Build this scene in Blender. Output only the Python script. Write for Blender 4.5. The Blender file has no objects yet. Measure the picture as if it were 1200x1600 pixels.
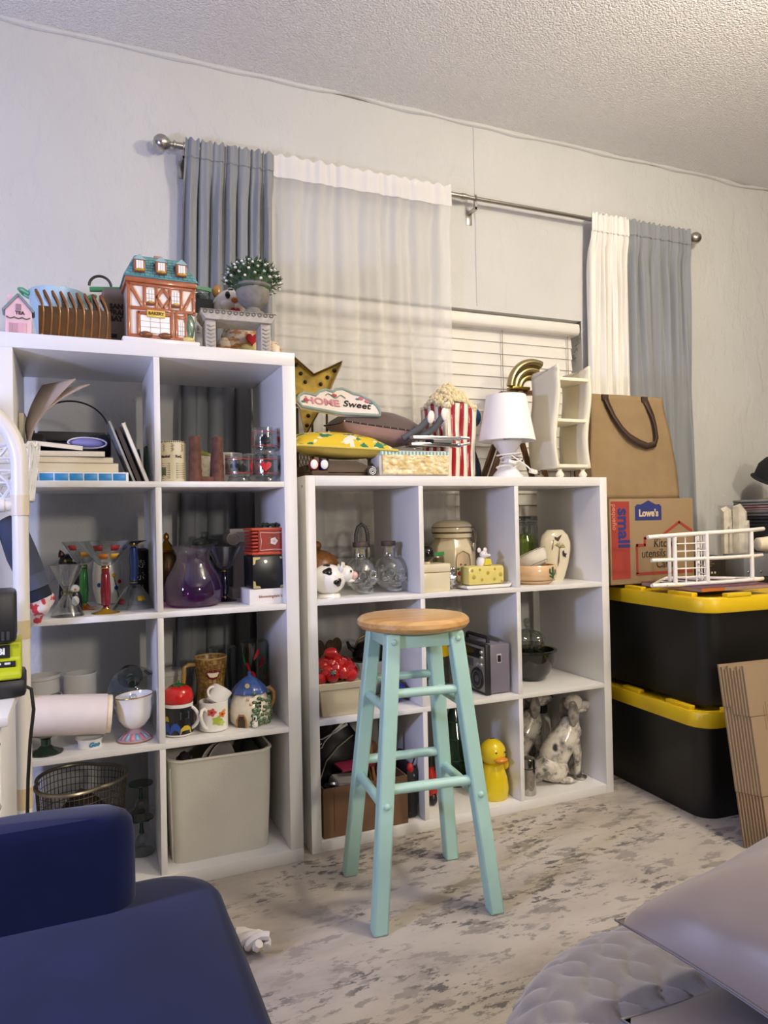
import bpy, bmesh, math, random
from mathutils import Vector as V, Matrix, noise
PI = math.pi
random.seed(7)
sc = bpy.context.scene
C = sc.collection

# ---------------------------------------------------------------- camera
F, PITCH, YAW, ROLL = 1120.98, .0114, .3997, -.02
def cam_axes(p, y, r):
    f = V((math.sin(y)*math.cos(p), math.cos(y)*math.cos(p), math.sin(p)))
    rt = V((math.cos(y), -math.sin(y), 0)); up = rt.cross(f)
    return math.cos(r)*rt+math.sin(r)*up, -math.sin(r)*rt+math.cos(r)*up, f
rt, up, fw = cam_axes(PITCH, YAW, ROLL)
cd = bpy.data.cameras.new('camera'); cam = bpy.data.objects.new('camera', cd); C.objects.link(cam)
cam.matrix_world = Matrix(((rt.x, up.x, -fw.x, -.5794), (rt.y, up.y, -fw.y, -2.0161), (rt.z, up.z, -fw.z, .9786), (0, 0, 0, 1)))
cd.sensor_fit = 'HORIZONTAL'; cd.sensor_width = 36; cd.lens = F/1200*36; cd.clip_start = .05
sc.camera = cam
# ---------------------------------------------------------------- world, lights, exposure
w = bpy.data.worlds.new('world'); sc.world = w; w.use_nodes = True
w.node_tree.nodes['Background'].inputs[0].default_value = (.02, .03, .06, 1)
w.node_tree.nodes['Background'].inputs[1].default_value = .5
def lamp(name, loc, radius, power, col):
    l = bpy.data.lights.new(name, 'POINT'); l.shadow_soft_size = radius; l.energy = power; l.color = col
    o = bpy.data.objects.new(name, l); C.objects.link(o); o.location = loc; return o
lamp('ceiling_lamp_light', (1.2, -1.3, 2.28), .11, 38, (1, .88, .70))
lamp('left_lamp_light', (-1.75, -1.10, 1.2), .10, 46, (.52, .58, 1))
lamp('room_lamp_light', (.85, -4.1, 1.72), .16, 84, (1, .89, .75))
sc.view_settings.view_transform = 'Standard'; sc.view_settings.look = 'None'
sc.view_settings.gamma = 1; sc.view_settings.use_curve_mapping = False
sc.view_settings.exposure = .9
sc.cycles.use_denoising = True
sc.cycles.max_bounces = 10; sc.cycles.transparent_max_bounces = 24
sc.cycles.caustics_reflective = False; sc.cycles.caustics_refractive = False

# ---------------------------------------------------------------- materials
def lin(c):
    if isinstance(c, str):
        c = [int(c[i:i+2], 16)/255 for i in (0, 2, 4)]
    return tuple((x/12.92 if x <= .04045 else ((x+.055)/1.055)**2.4) for x in c)+(1,)
MATS = {}
def nodes(name):
    m = bpy.data.materials.new(name); m.use_nodes = True
    nt = m.node_tree; b = nt.nodes['Principled BSDF']; return m, nt, b
def coords(nt, scale=(1, 1, 1), space='Object'):
    t = nt.nodes.new('ShaderNodeTexCoord'); mp = nt.nodes.new('ShaderNodeMapping')
    nt.links.new(t.outputs[space], mp.inputs[0]); mp.inputs['Scale'].default_value = scale
    return mp.outputs[0]
def noise_tex(nt, co, scale, detail=3, rough=.5):
    n = nt.nodes.new('ShaderNodeTexNoise'); nt.links.new(co, n.inputs['Vector'])
    n.inputs['Scale'].default_value = scale; n.inputs['Detail'].default_value = detail; n.inputs['Roughness'].default_value = rough
    return n.outputs['Fac']
def ramp(nt, fac, stops, interp='LINEAR'):
    r = nt.nodes.new('ShaderNodeValToRGB'); nt.links.new(fac, r.inputs[0]); e = r.color_ramp.elements
    r.color_ramp.interpolation = interp
    while len(e) < len(stops): e.new(.5)
    for i, (p, c) in enumerate(stops): e[i].position = p; e[i].color = lin(c) if not isinstance(c, tuple) or len(c) == 3 else c
    return r.outputs[0]
def mixc(nt, fac, a, b, mode='MIX'):
    m = nt.nodes.new('ShaderNodeMix'); m.data_type = 'RGBA'; m.blend_type = mode
    for s, v in ((0, fac), (6, a), (7, b)):
        if hasattr(v, 'is_linked') or hasattr(v, 'links'): nt.links.new(v, m.inputs[s])
        elif isinstance(v, (int, float)): m.inputs[s].default_value = v
        else: m.inputs[s].default_value = lin(v)
    return m.outputs[2]
def bumpn(nt, b, h, strength, dist=.002):
    n = nt.nodes.new('ShaderNodeBump'); n.inputs['Strength'].default_value = strength; n.inputs['Distance'].default_value = dist
    nt.links.new(h, n.inputs['Height']); nt.links.new(n.outputs[0], b.inputs['Normal']); return n
def mat(col, rough=.5, metal=0, vary=0, vs=20, bump=0, bs=60, coat=0, sheen=0, emit=0, name=None, sub=0):
    key = (col, rough, metal, vary, vs, bump, bs, coat, sheen, emit, sub)
    if key in MATS: return MATS[key]
    m, nt, b = nodes(name or 'paint_'+col)
    b.inputs['Roughness'].default_value = rough; b.inputs['Metallic'].default_value = metal
    b.inputs['Coat Weight'].default_value = coat; b.inputs['Sheen Weight'].default_value = sheen
    b.inputs['Base Color'].default_value = lin(col)
    co = coords(nt) if (vary or bump) else None
    if vary:
        n = noise_tex(nt, co, vs, 4)
        r = nt.nodes.new('ShaderNodeMapRange'); nt.links.new(n, r.inputs[0]); r.inputs[1].default_value = .3; r.inputs[2].default_value = .7
        r.inputs[3].default_value = 1-vary; r.inputs[4].default_value = 1+vary*.4
        v = nt.nodes.new('ShaderNodeVectorMath'); v.operation = 'SCALE'; v.inputs[0].default_value = lin(col)[:3]
        nt.links.new(r.outputs[0], v.inputs['Scale']); nt.links.new(v.outputs[0], b.inputs['Base Color'])
    if bump: bumpn(nt, b, noise_tex(nt, co, bs, 4), bump)
    if emit:
        b.inputs['Emission Color'].default_value = lin(col); b.inputs['Emission Strength'].default_value = emit
    MATS[key] = m; return m
def cer(col, rough=.14, vary=0, vs=30, bump=0, bs=60): return mat(col, rough, 0, vary, vs, bump, bs, coat=.3)
def glassm(col='F4F8F8', rough=.02, tint=.92, refl=1.0, edge=.25):
    """thin clear glass: tinted see-through with mirror reflection that grows at grazing angles"""
    key = ('glass', col, rough, tint, refl, edge)
    if key in MATS: return MATS[key]
    m = bpy.data.materials.new('glass_'+col); m.use_nodes = True; nt = m.node_tree; nt.nodes.clear()
    o = nt.nodes.new('ShaderNodeOutputMaterial'); mx = nt.nodes.new('ShaderNodeMixShader')
    t = nt.nodes.new('ShaderNodeBsdfTransparent'); g = nt.nodes.new('ShaderNodeBsdfGlossy')
    c = lin(col); t.inputs[0].default_value = (c[0]*tint, c[1]*tint, c[2]*tint, 1)
    g.inputs['Roughness'].default_value = rough; g.inputs[0].default_value = (.95*refl, .95*refl, .95*refl, 1)
    f = nt.nodes.new('ShaderNodeLayerWeight'); f.inputs[0].default_value = edge
    p = nt.nodes.new('ShaderNodeMath'); p.operation = 'MULTIPLY_ADD'; p.inputs[1].default_value = .75; p.inputs[2].default_value = .05
    nt.links.new(f.outputs['Facing'], p.inputs[0])
    nt.links.new(p.outputs[0], mx.inputs[0]); nt.links.new(t.outputs[0], mx.inputs[1]); nt.links.new(g.outputs[0], mx.inputs[2])
    nt.links.new(mx.outputs[0], o.inputs[0]); MATS[key] = m; return m
def stripes(colA, colB, axis, period, duty=.5, phase=0, rough=.3, name='striped'):
    m, nt, b = nodes(name); b.inputs['Roughness'].default_value = rough
    t = nt.nodes.new('ShaderNodeTexCoord'); s = nt.nodes.new('ShaderNodeSeparateXYZ'); nt.links.new(t.outputs['Object'], s.inputs[0])
    a = nt.nodes.new('ShaderNodeMath'); a.operation = 'MULTIPLY_ADD'; a.inputs[1].default_value = 1/period; a.inputs[2].default_value = phase
    if isinstance(axis, int): nt.links.new(s.outputs[axis], a.inputs[0])
    else:
        ad = nt.nodes.new('ShaderNodeMath'); ad.operation = 'ADD'; nt.links.new(s.outputs[axis[0]], ad.inputs[0]); nt.links.new(s.outputs[axis[1]], ad.inputs[1]); nt.links.new(ad.outputs[0], a.inputs[0])
    fr = nt.nodes.new('ShaderNodeMath'); fr.operation = 'FRACT'; nt.links.new(a.outputs[0], fr.inputs[0])
    lt = nt.nodes.new('ShaderNodeMath'); lt.operation = 'LESS_THAN'; lt.inputs[1].default_value = duty; nt.links.new(fr.outputs[0], lt.inputs[0])
    nt.links.new(mixc(nt, lt.outputs[0], colB, colA), b.inputs['Base Color']); return m
def spotted(colA, colB, scale, thr=.5, soft=.03, rough=.2, bump=0, stretch=(1, 1, 1), detail=2, name='spotted', colC=None, thr2=.65):
    m, nt, b = nodes(name); b.inputs['Roughness'].default_value = rough
    n = noise_tex(nt, coords(nt, stretch), scale, detail)
    st = [(thr-soft, colA), (thr+soft, colB)]
    if colC: st += [(thr2-soft, colB), (thr2+soft, colC)]
    nt.links.new(ramp(nt, n, st), b.inputs['Base Color'])
    if bump: bumpn(nt, b, n, bump)
    return m
def wood(colA, colB, axis=0, scale=6, rough=.35):
    key = ('wood', colA, colB, axis, scale, rough)
    if key in MATS: return MATS[key]
    m, nt, b = nodes('wood_'+colA); b.inputs['Roughness'].default_value = rough
    st = [14, 14, 14]; st[axis] = .9
    n = noise_tex(nt, coords(nt, st), scale, 5, .6)
    nt.links.new(ramp(nt, n, [(.3, colB), (.62, colA)]), b.inputs['Base Color']); bumpn(nt, b, n, .06)
    MATS[key] = m; return m
def sheer():
    m = bpy.data.materials.new('sheer_voile'); m.use_nodes = True; nt = m.node_tree; nt.nodes.clear()
    o = nt.nodes.new('ShaderNodeOutputMaterial'); mx = nt.nodes.new('ShaderNodeMixShader'); m2 = nt.nodes.new('ShaderNodeMixShader')
    t = nt.nodes.new('ShaderNodeBsdfTransparent'); d = nt.nodes.new('ShaderNodeBsdfDiffuse'); tr = nt.nodes.new('ShaderNodeBsdfTranslucent')
    d.inputs[0].default_value = (.86, .85, .84, 1); tr.inputs[0].default_value = (.8, .8, .8, 1)
    m2.inputs[0].default_value = .3; nt.links.new(d.outputs[0], m2.inputs[1]); nt.links.new(tr.outputs[0], m2.inputs[2])
    lw = nt.nodes.new('ShaderNodeLayerWeight'); lw.inputs[0].default_value = .35
    p = nt.nodes.new('ShaderNodeMath'); p.operation = 'MULTIPLY_ADD'; p.inputs[1].default_value = .4; p.inputs[2].default_value = .5
    nt.links.new(lw.outputs['Facing'], p.inputs[0]); nt.links.new(p.outputs[0], mx.inputs[0])
    nt.links.new(t.outputs[0], mx.inputs[1]); nt.links.new(m2.outputs[0], mx.inputs[2]); nt.links.new(mx.outputs[0], o.inputs[0]); return m

# ---------------------------------------------------------------- mesh helpers
def RM(ax, ang): return Matrix.Rotation(ang, 4, ax)
def TM(*v): return Matrix.Translation(v if len(v) == 3 else v[0])
class G:
    def __init__(s): s.bm = bmesh.new()
    def faces(s, verts, faces, M=None):
        vs = [s.bm.verts.new(M @ V(v) if M else v) for v in verts]
        for f in faces:
            try: s.bm.faces.new([vs[i] for i in f])
            except ValueError: pass
        return s
    def box(s, x0, x1, y0, y1, z0, z1, M=None, bev=0):
        v = [(x, y, z) for x in (x0, x1) for y in (y0, y1) for z in (z0, z1)]
        f = [(0, 1, 3, 2), (4, 6, 7, 5), (0, 4, 5, 1), (2, 3, 7, 6), (0, 2, 6, 4), (1, 5, 7, 3)]
        if not bev: return s.faces(v, f, M)
        b = bmesh.new(); vs = [b.verts.new(p) for p in v]
        for q in f: b.faces.new([vs[i] for i in q])
        bmesh.ops.bevel(b, geom=list(b.edges), offset=bev, segments=2, affect='EDGES', profile=.5)
        b.verts.index_update(); s.faces([p.co.copy() for p in b.verts], [[p.index for p in q.verts] for q in b.faces], M); b.free(); return s
    def lathe(s, prof, seg=24, M=None, c=(0, 0, 0), fx=None, a0=0, a1=2*PI, sx=1, sy=1):
        full = abs(a1-a0-2*PI) < 1e-6; n = seg if full else seg+1; vs = []; rows = []
        for r, z in prof:
            if abs(r) < 1e-7: rows.append([len(vs)]); vs.append((c[0], c[1], c[2]+z)); continue
            row = []
            for i in range(n):
                a = a0+(a1-a0)*i/seg; p = (r*math.cos(a)*sx, r*math.sin(a)*sy, z)
                if fx: p = fx(p, a)
                row.append(len(vs)); vs.append((c[0]+p[0], c[1]+p[1], c[2]+p[2]))
            rows.append(row)
        fs = []
        for A, B in zip(rows, rows[1:]):
            m = n if full else n-1
            for i in range(m):
                j = (i+1) % n
                if len(A) == 1 and len(B) > 1: fs.append((A[0], B[i], B[j]))
                elif len(B) == 1 and len(A) > 1: fs.append((A[i], B[0], A[j]))
                elif len(A) > 1: fs.append((A[i], B[i], B[j], A[j]))
        return s.faces(vs, fs, M)
    def ell(s, c, rx, ry, rz, u=18, v=10, M=None):
        pr = [(math.sin(PI*i/v), -math.cos(PI*i/v)) for i in range(v+1)]; pr[0] = (0, -1); pr[-1] = (0, 1)
        D = Matrix.Diagonal((rx, ry, rz, 1)); T = TM(*c) @ (M or Matrix()) @ D
        return s.lathe(pr, u, T)
    def tube(s, pts, r, seg=8, closed=False, M=None, flat=1):
        P = [V(p) for p in pts]; n = len(P); R = r if isinstance(r, (list, tuple)) else [r]*n
        vs = []; prev = None
        for i in range(n):
            a = P[i-1] if (i or closed) else P[i]; b = P[(i+1) % n] if (i < n-1 or closed) else P[i]
            t = (b-a).normalized()
            if prev is None:
                x = V((0, 0, 1)) if abs(t.z) < .9 else V((1, 0, 0)); x = (x-t*x.dot(t)).normalized()
            else:
                x = prev-t*prev.dot(t); x = x.normalized() if x.length > 1e-6 else V((1, 0, 0))
            prev = x; y = t.cross(x)
            for k in range(seg):
                an = 2*PI*k/seg; vs.append(P[i]+R[i]*(x*math.cos(an)*flat+y*math.sin(an)))
        fs = []
        for i in range(n if closed else n-1):
            for k in range(seg):
                a = i*seg; b = ((i+1) % n)*seg; fs.append((a+k, a+(k+1) % seg, b+(k+1) % seg, b+k))
        if not closed: fs += [tuple(range(seg))[::-1], tuple((n-1)*seg+k for k in range(seg))]
        return s.faces(vs, fs, M)
    def prism(s, poly, d0, d1, axis='y', M=None):
        def P(u, w, d): return {'y': (u, d, w), 'z': (u, w, d), 'x': (d, u, w)}[axis]
        n = len(poly); vs = [P(u, w, d0) for u, w in poly]+[P(u, w, d1) for u, w in poly]
        fs = [tuple(range(n))[::-1], tuple(range(n, 2*n))]+[(i, (i+1) % n, n+(i+1) % n, n+i) for i in range(n)]
        return s.faces(vs, fs, M)
    def grid(s, fn, nu, nv, cu=False, cv=False, M=None):
        vs = [fn(i/nu if not cu else i/nu, j/nv) for j in range(nv+(0 if cv else 1)) for i in range(nu+(0 if cu else 1))]
        W = nu+(0 if cu else 1); H = nv+(0 if cv else 1); fs = []
        for j in range(nv):
            for i in range(nu): fs.append((j*W+i, j*W+(i+1) % W, ((j+1) % H)*W+(i+1) % W, ((j+1) % H)*W+i))
        return s.faces(vs, fs, M)
    def cyl(s, c, r, h, seg=20, M=None, r2=None):
        r2 = r if r2 is None else r2
        return s.lathe([(0, 0), (r, 0), (r2, h), (0, h)], seg, (TM(*c) @ M) if M else TM(*c))
    def tor(s, c, R, r, M=None, seg=24, sub=8):
        pts = [(R*math.cos(2*PI*i/seg), R*math.sin(2*PI*i/seg), 0) for i in range(seg)]
        return s.tube(pts, r, sub, True, (TM(*c) @ M) if M else TM(*c))
    def out(s, name, m, parent=None, loc=(0, 0, 0), rot=(0, 0, 0), sub=0, solid=0, bevel=0, ang=38, kind=None, jitter=0, js=30):
        bm = s.bm
        bmesh.ops.remove_doubles(bm, verts=bm.verts, dist=1e-6)
        bmesh.ops.recalc_face_normals(bm, faces=bm.faces)
        if jitter:
            bm.normal_update()
            for v in bm.verts: v.co += v.normal*jitter*noise.noise(v.co*js)
        for e in bm.edges:
            e.smooth = not (len(e.link_faces) == 2 and e.calc_face_angle(0) > math.radians(ang))
        for f in bm.faces: f.smooth = True
        me = bpy.data.meshes.new(name); bm.to_mesh(me); bm.free()
        for q in (m if isinstance(m, (list, tuple)) else [m]): me.materials.append(q)
        o = bpy.data.objects.new(name, me); C.objects.link(o); o.location = loc; o.rotation_euler = rot
        if parent: o.parent = parent
        if bevel:
            k = o.modifiers.new('bevel', 'BEVEL'); k.width = bevel; k.segments = 2; k.limit_method = 'ANGLE'; k.angle_limit = .6
        if solid:
            k = o.modifiers.new('thickness', 'SOLIDIFY'); k.thickness = solid; k.offset = 0
        if sub:
            k = o.modifiers.new('smooth', 'SUBSURF'); k.levels = sub; k.render_levels = sub
        if kind: o['kind'] = kind
        return o
def tag(o, label, cat, group=None, kind=None):
    o['label'] = label; o['category'] = cat
    if group: o['group'] = group
    if kind: o['kind'] = kind
    return o
def thing(name, label, cat, loc=(0, 0, 0), rz=0, group=None, rot=None):
    o = bpy.data.objects.new(name, None); C.objects.link(o); o.empty_display_size = .02
    o.location = loc; o.rotation_euler = rot or (0, 0, rz); return tag(o, label, cat, group)
def struct(name, g, m, **k):
    o = g.out(name, m, **k); o['kind'] = 'structure'; return o
def part(o, label): o['label'] = label; return o
def bx(name, m, parent, x0, x1, y0, y1, z0, z1, bev=0, **k): return G().box(x0, x1, y0, y1, z0, z1, bev=bev).out(name, m, parent, **k)
def copy_tree(o, parent=None):
    c = o.copy(); C.objects.link(c); c.parent = parent
    for ch in o.children: copy_tree(ch, c)
    return c
def text(name, s, size, m, parent, loc=(0, 0, 0), rot=(PI/2, 0, 0), ext=.0006, bold=0, align='CENTER', wrapR=None, sx=1, shear=0, space=1, wsx=1, wsy=1):
    cu = bpy.data.curves.new(name, 'FONT'); cu.body = s; cu.size = size; cu.extrude = ext; cu.offset = bold; cu.align_x = align; cu.align_y = 'CENTER'
    cu.shear = shear; cu.space_character = space; cu.resolution_u = 3
    t = bpy.data.objects.new(name, cu); C.objects.link(t); dg = bpy.context.evaluated_depsgraph_get()
    me = bpy.data.meshes.new_from_object(t.evaluated_get(dg)); bpy.data.objects.remove(t)
    for v in me.vertices: v.co.x *= sx
    if wrapR:
        for v in me.vertices:
            a = v.co.x/wrapR-PI/2; r = wrapR+.0004+v.co.z; v.co = V((r*math.cos(a)*wsx, r*math.sin(a)*wsy, v.co.y))
        rot = (0, 0, rot[2]) if rot[0] == PI/2 else rot
    me.materials.clear(); me.materials.append(m)
    o = bpy.data.objects.new(name, me); C.objects.link(o); o.location = loc; o.rotation_euler = rot; o.parent = parent; return o
def wrap(g, poly, R, a0, z0, th=.0006, sx=1, sy=1):
    """flat outline (u, w) laid on a cylinder of radius R, facing -y when a0 = 0"""
    def P(u, w, r): a = a0+u/R-PI/2; return (r*math.cos(a)*sx, r*math.sin(a)*sy, z0+w)
    n = len(poly); vs = [P(u, w, R+.0002) for u, w in poly]+[P(u, w, R+th) for u, w in poly]
    cu = sum(p[0] for p in poly)/n; cw = sum(p[1] for p in poly)/n; vs += [P(cu, cw, R+th)]
    return g.faces(vs, [(i, (i+1) % n, n+(i+1) % n, n+i) for i in range(n)]+[(n+i, n+(i+1) % n, 2*n) for i in range(n)])
def circ(r, n=14, cx=0, cy=0, ry=None): return [(cx+r*math.cos(2*PI*i/n), cy+(ry or r)*math.sin(2*PI*i/n)) for i in range(n)]
def heart(s, cx=0, cy=0): return [(cx+s*math.sin(t)**3, cy+s*(.8125*math.cos(t)-.3125*math.cos(2*t)-.125*math.cos(3*t)-.0625*math.cos(4*t))) for t in [2*PI*i/24 for i in range(24)]]
def cushion(w, d, h, n=20, pinch=.10, p=2.2, flat=1, wk=.06):
    """pillow mesh centred on the origin, seam in the z = 0 plane"""
    def pt(u, v, s):
        a = 2*u-1; b = 2*v-1
        k = (max(0, (1-abs(a)**p)*(1-abs(b)**p)))**.5
        x = a*(w/2)*(1-pinch*(1-b*b)*abs(a)**3*.8); y = b*(d/2)*(1-pinch*(1-a*a)*abs(b)**3*.8)
        wr = 1+wk*noise.noise(V((a*2.3, b*2.3, s*3)))+wk*.6*noise.noise(V((a*5+b*2, b*3, s*5)))
        return (x, y, s*h/2*k*wr*(1 if s > 0 else flat))
    top = G().grid(lambda u, v: pt(u, v, 1), n, n); bot = G().grid(lambda u, v: pt(u, v, -1), n, n); return top, bot
def rim_pts(w, d, n=64, pinch=.10):
    P = []
    for i in range(n):
        t = 4*i/n; k = int(t); f = 2*(t-k)-1
        a, b = [(f, -1), (1, f), (-f, 1), (-1, -f)][k]
        P.append((a*(w/2)*(1-pinch*(1-b*b)*abs(a)**3*.8), b*(d/2)*(1-pinch*(1-a*a)*abs(b)**3*.8), 0))
    return P
# ---------------------------------------------------------------- the room
WY = .49; CZ = 2.576
WX0, WX1, WZ0, WZ1 = .06, 1.42, .84, 1.82
def wall_mat(col, rough=.7):
    m, nt, b = nodes('skip_trowel_plaster'); b.inputs['Roughness'].default_value = rough
    co = coords(nt); n1 = noise_tex(nt, coords(nt, (1, 1, .6)), 9, 6, .62)
    r = ramp(nt, n1, [(.47, (0, 0, 0)), (.56, (1, 1, 1))])
    bumpn(nt, b, r, .42, .004); nt.links.new(ramp(nt, noise_tex(nt, co, 2.2, 3), [(.3, col), (.7, 'D3D3D0')]), b.inputs['Base Color']); return m
wallm = wall_mat('CCCCC9')
g = G()
for x0, x1, z0, z1 in ((-2.2, WX0, 0, CZ), (WX1, 3.3, 0, CZ), (WX0, WX1, 0, WZ0), (WX0, WX1, WZ1, CZ)): g.box(x0, x1, WY, WY+.16, z0, z1)
wall_back = struct('wall_back', g, wallm)
seam = [(.905+.004*noise.noise(V((i*.5, 0, 3))), WY-.001, CZ-i*.037) for i in range(21)]
part(G().tube(seam, .0035, 6).out('plaster_seam', wallm, wall_back), 'raised vertical plaster seam')
crk = [(-2+i*.06, WY-.001, CZ-.004+.006*noise.noise(V((i*.21, 2, 0)))) for i in range(86)]
part(G().tube(crk, [.0022+.003*max(0, noise.noise(V((i*.33, 7, 1)))) for i in range(86)], 6).out('joint_crack', mat('8A8276', .9), wall_back), 'cracked joint under the ceiling')
cov = [(-2+i*.03, WY-.003, CZ-.003+.013*noise.noise(V((i*.12, 5, 0)))) for i in range(172)]
G().tube(cov, [.010+.007*noise.noise(V((i*.2, 1, 9))) for i in range(172)], 8).out('joint_compound', wallm, wall_back)
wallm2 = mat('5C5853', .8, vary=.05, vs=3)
struct('wall_left', G().box(-2.36, -2.2, -5.2, WY+.16, 0, CZ), wallm2)
struct('wall_right', G().box(3.3, 3.46, -5.2, WY+.16, 0, CZ), wallm2)
struct('wall_front', G().box(-2.36, 3.46, -5.36, -5.2, 0, CZ), wallm2)
m, nt, b = nodes('popcorn_ceiling'); b.inputs['Roughness'].default_value = .85; b.inputs['Base Color'].default_value = lin('F3F1EF')
vo = nt.nodes.new('ShaderNodeTexVoronoi'); vo.inputs['Scale'].default_value = 150; nt.links.new(coords(nt), vo.inputs['Vector'])
n2 = noise_tex(nt, coords(nt), 95, 4, .7)
mm = nt.nodes.new('ShaderNodeMath'); mm.operation = 'SUBTRACT'; nt.links.new(n2, mm.inputs[0]); nt.links.new(vo.outputs['Distance'], mm.inputs[1])
bumpn(nt, b, mm.outputs[0], .9, .006)
struct('ceiling', G().box(-2.36, 3.46, -5.36, WY+.16, CZ, CZ+.1), m)
struct('floor', G().box(-2.36, 3.46, -5.36, WY+.16, -.12, -.009), wood('8A6A4A', '6E5238', 0, 3, .4))
# rug
m, nt, b = nodes('distressed_rug'); b.inputs['Roughness'].default_value = .95; b.inputs['Sheen Weight'].default_value = .2
cs = coords(nt, (1, 2.1, 1)); big = noise_tex(nt, cs, 2.1, 5, .62)
base = ramp(nt, big, [(.36, 'A0968B'), (.5, 'B8AEA0'), (.66, 'C2B9AC')])
f1 = ramp(nt, noise_tex(nt, coords(nt, (1, 2.3, 1)), 9, 8, .66), [(.555, (0, 0, 0)), (.575, (1, 1, 1))])
c1 = mixc(nt, f1, base, '968D82')
msk = ramp(nt, noise_tex(nt, coords(nt, (1.3, 1.9, 1)), 3.1, 3), [(.46, (0, 0, 0)), (.58, (1, 1, 1))])
f2 = ramp(nt, noise_tex(nt, coords(nt, (1, 2.6, 1)), 17, 8, .7), [(.535, (0, 0, 0)), (.56, (1, 1, 1))])
mu = nt.nodes.new('ShaderNodeMath'); mu.operation = 'MULTIPLY'; nt.links.new(f2, mu.inputs[0]); nt.links.new(msk, mu.inputs[1])
c2 = mixc(nt, mu.outputs[0], c1, '66605B')
nt.links.new(c2, b.inputs['Base Color']); bumpn(nt, b, noise_tex(nt, coords(nt), 500, 2), .4, .003)
tag(G().box(-1.7, 2.7, -3.2, .46, -.009, 0).out('area_rug', m), 'beige and grey distressed patterned rug covering the floor', 'rug')

# window with frame and panes, night outside
wf = G(); t = .045
for x0, x1, z0, z1 in ((WX0, WX0+t, WZ0, WZ1), (WX1-t, WX1, WZ0, WZ1), (WX0, WX1, WZ0, WZ0+t), (WX0, WX1, WZ1-t, WZ1), (.72, .76, WZ0, WZ1)): wf.box(x0, x1, WY+.10, WY+.14, z0, z1)
win = struct('window_1', wf, mat('E8E8E4', .4))
for x0, x1 in ((WX0+t, .72), (.76, WX1-t)): bx('pane', glassm('8A9AA8', .02, .5), win, x0, x1, WY+.118, WY+.122, WZ0+t, WZ1-t)
bx('window_sill', mat('E8E8E4', .4), win, WX0-.03, WX1+.03, WY-.022, WY+.1, WZ0-.03, WZ0)
# blinds
BL = thing('venetian_blind', 'white wide-slat venetian blind closed over the window', 'blind', (0, 0, 0))
bw = mat('E9E5DC', .45, vary=.04, vs=3)
G().prism([(WY+.005, 1.757), (WY-.004, 1.765), (WY-.008, 1.785), (WY-.004, 1.803), (WY+.005, 1.808), (WY+.06, 1.808), (WY+.06, 1.757)], WX0+.012, WX1-.012, 'x').out('valance', bw, BL, bevel=.003)
nsl = 18
slat = None
for i in range(nsl):
    z = 1.735-i*.0485
    if slat is None:
        gg = G().prism([(-.0015, -.0262), (.0015, -.0262), (.0025, 0), (.0015, .0262), (-.0015, .0262), (-.0005, 0)], WX0+.02, WX1-.02, 'x', M=RM('X', -.13)); slat = gg.out('slat', bw, BL, (0, WY+.045, z))
    else:
        o = slat.copy(); C.objects.link(o); o.parent = BL; o.location = (0, WY+.045, z)
for x in (.25, .62, 1.04, 1.37): G().tube([(x, WY+.030, 1.757), (x, WY+.030, .86)], .0016, 6).out('ladder_cord', mat('8E887C', .8), BL)
bx('bottom_rail', bw, BL, WX0+.02, WX1-.02, WY+.032, WY+.058, .845, .862, bev=.003)

# curtain rod
steel = mat('B9B6B0', .28, 1)
RY, RZ = .435, 2.243
rod = thing('curtain_rod', 'brushed nickel curtain rod with ball finials above the window', 'curtain rod', (0, 0, 0))
G().tube([(-.27, RY, RZ), (.84, RY, RZ)], .0105, 14).out('rod_tube', steel, rod)
G().tube([(.82, RY, RZ), (1.985, RY, RZ)], .0085, 14).out('rod_tube', steel, rod)
G().tube([(.812, RY, RZ), (.83, RY, RZ)], .0125, 14).out('collar', steel, rod)
for x, s in ((-.27, -1), (1.985, 1)):
    G().lathe([(.0105, 0), (.014, .002), (.014, .008), (.009, .012), (.009, .018), (.013, .02), (.018, .026), (.0255, .038), (.027, .048), (.024, .06), (.014, .071), (0, .074)], 20, TM(x, RY, RZ) @ RM('Y', s*PI/2)).out('finial', steel, rod)
for x in (-.245, .875, 1.96):
    G().box(x-.012, x+.012, WY-.004, WY, RZ-.085, RZ-.025, bev=.001).box(x-.006, x+.006, RY-.005, WY-.003, RZ-.046, RZ-.034, M=None).tor((x, RY, RZ), .0125, .003, RM('Y', PI/2)).box(x-.005, x+.005, RY-.005, RY+.006, RZ-.045, RZ-.012).out('bracket', steel, rod)

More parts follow.
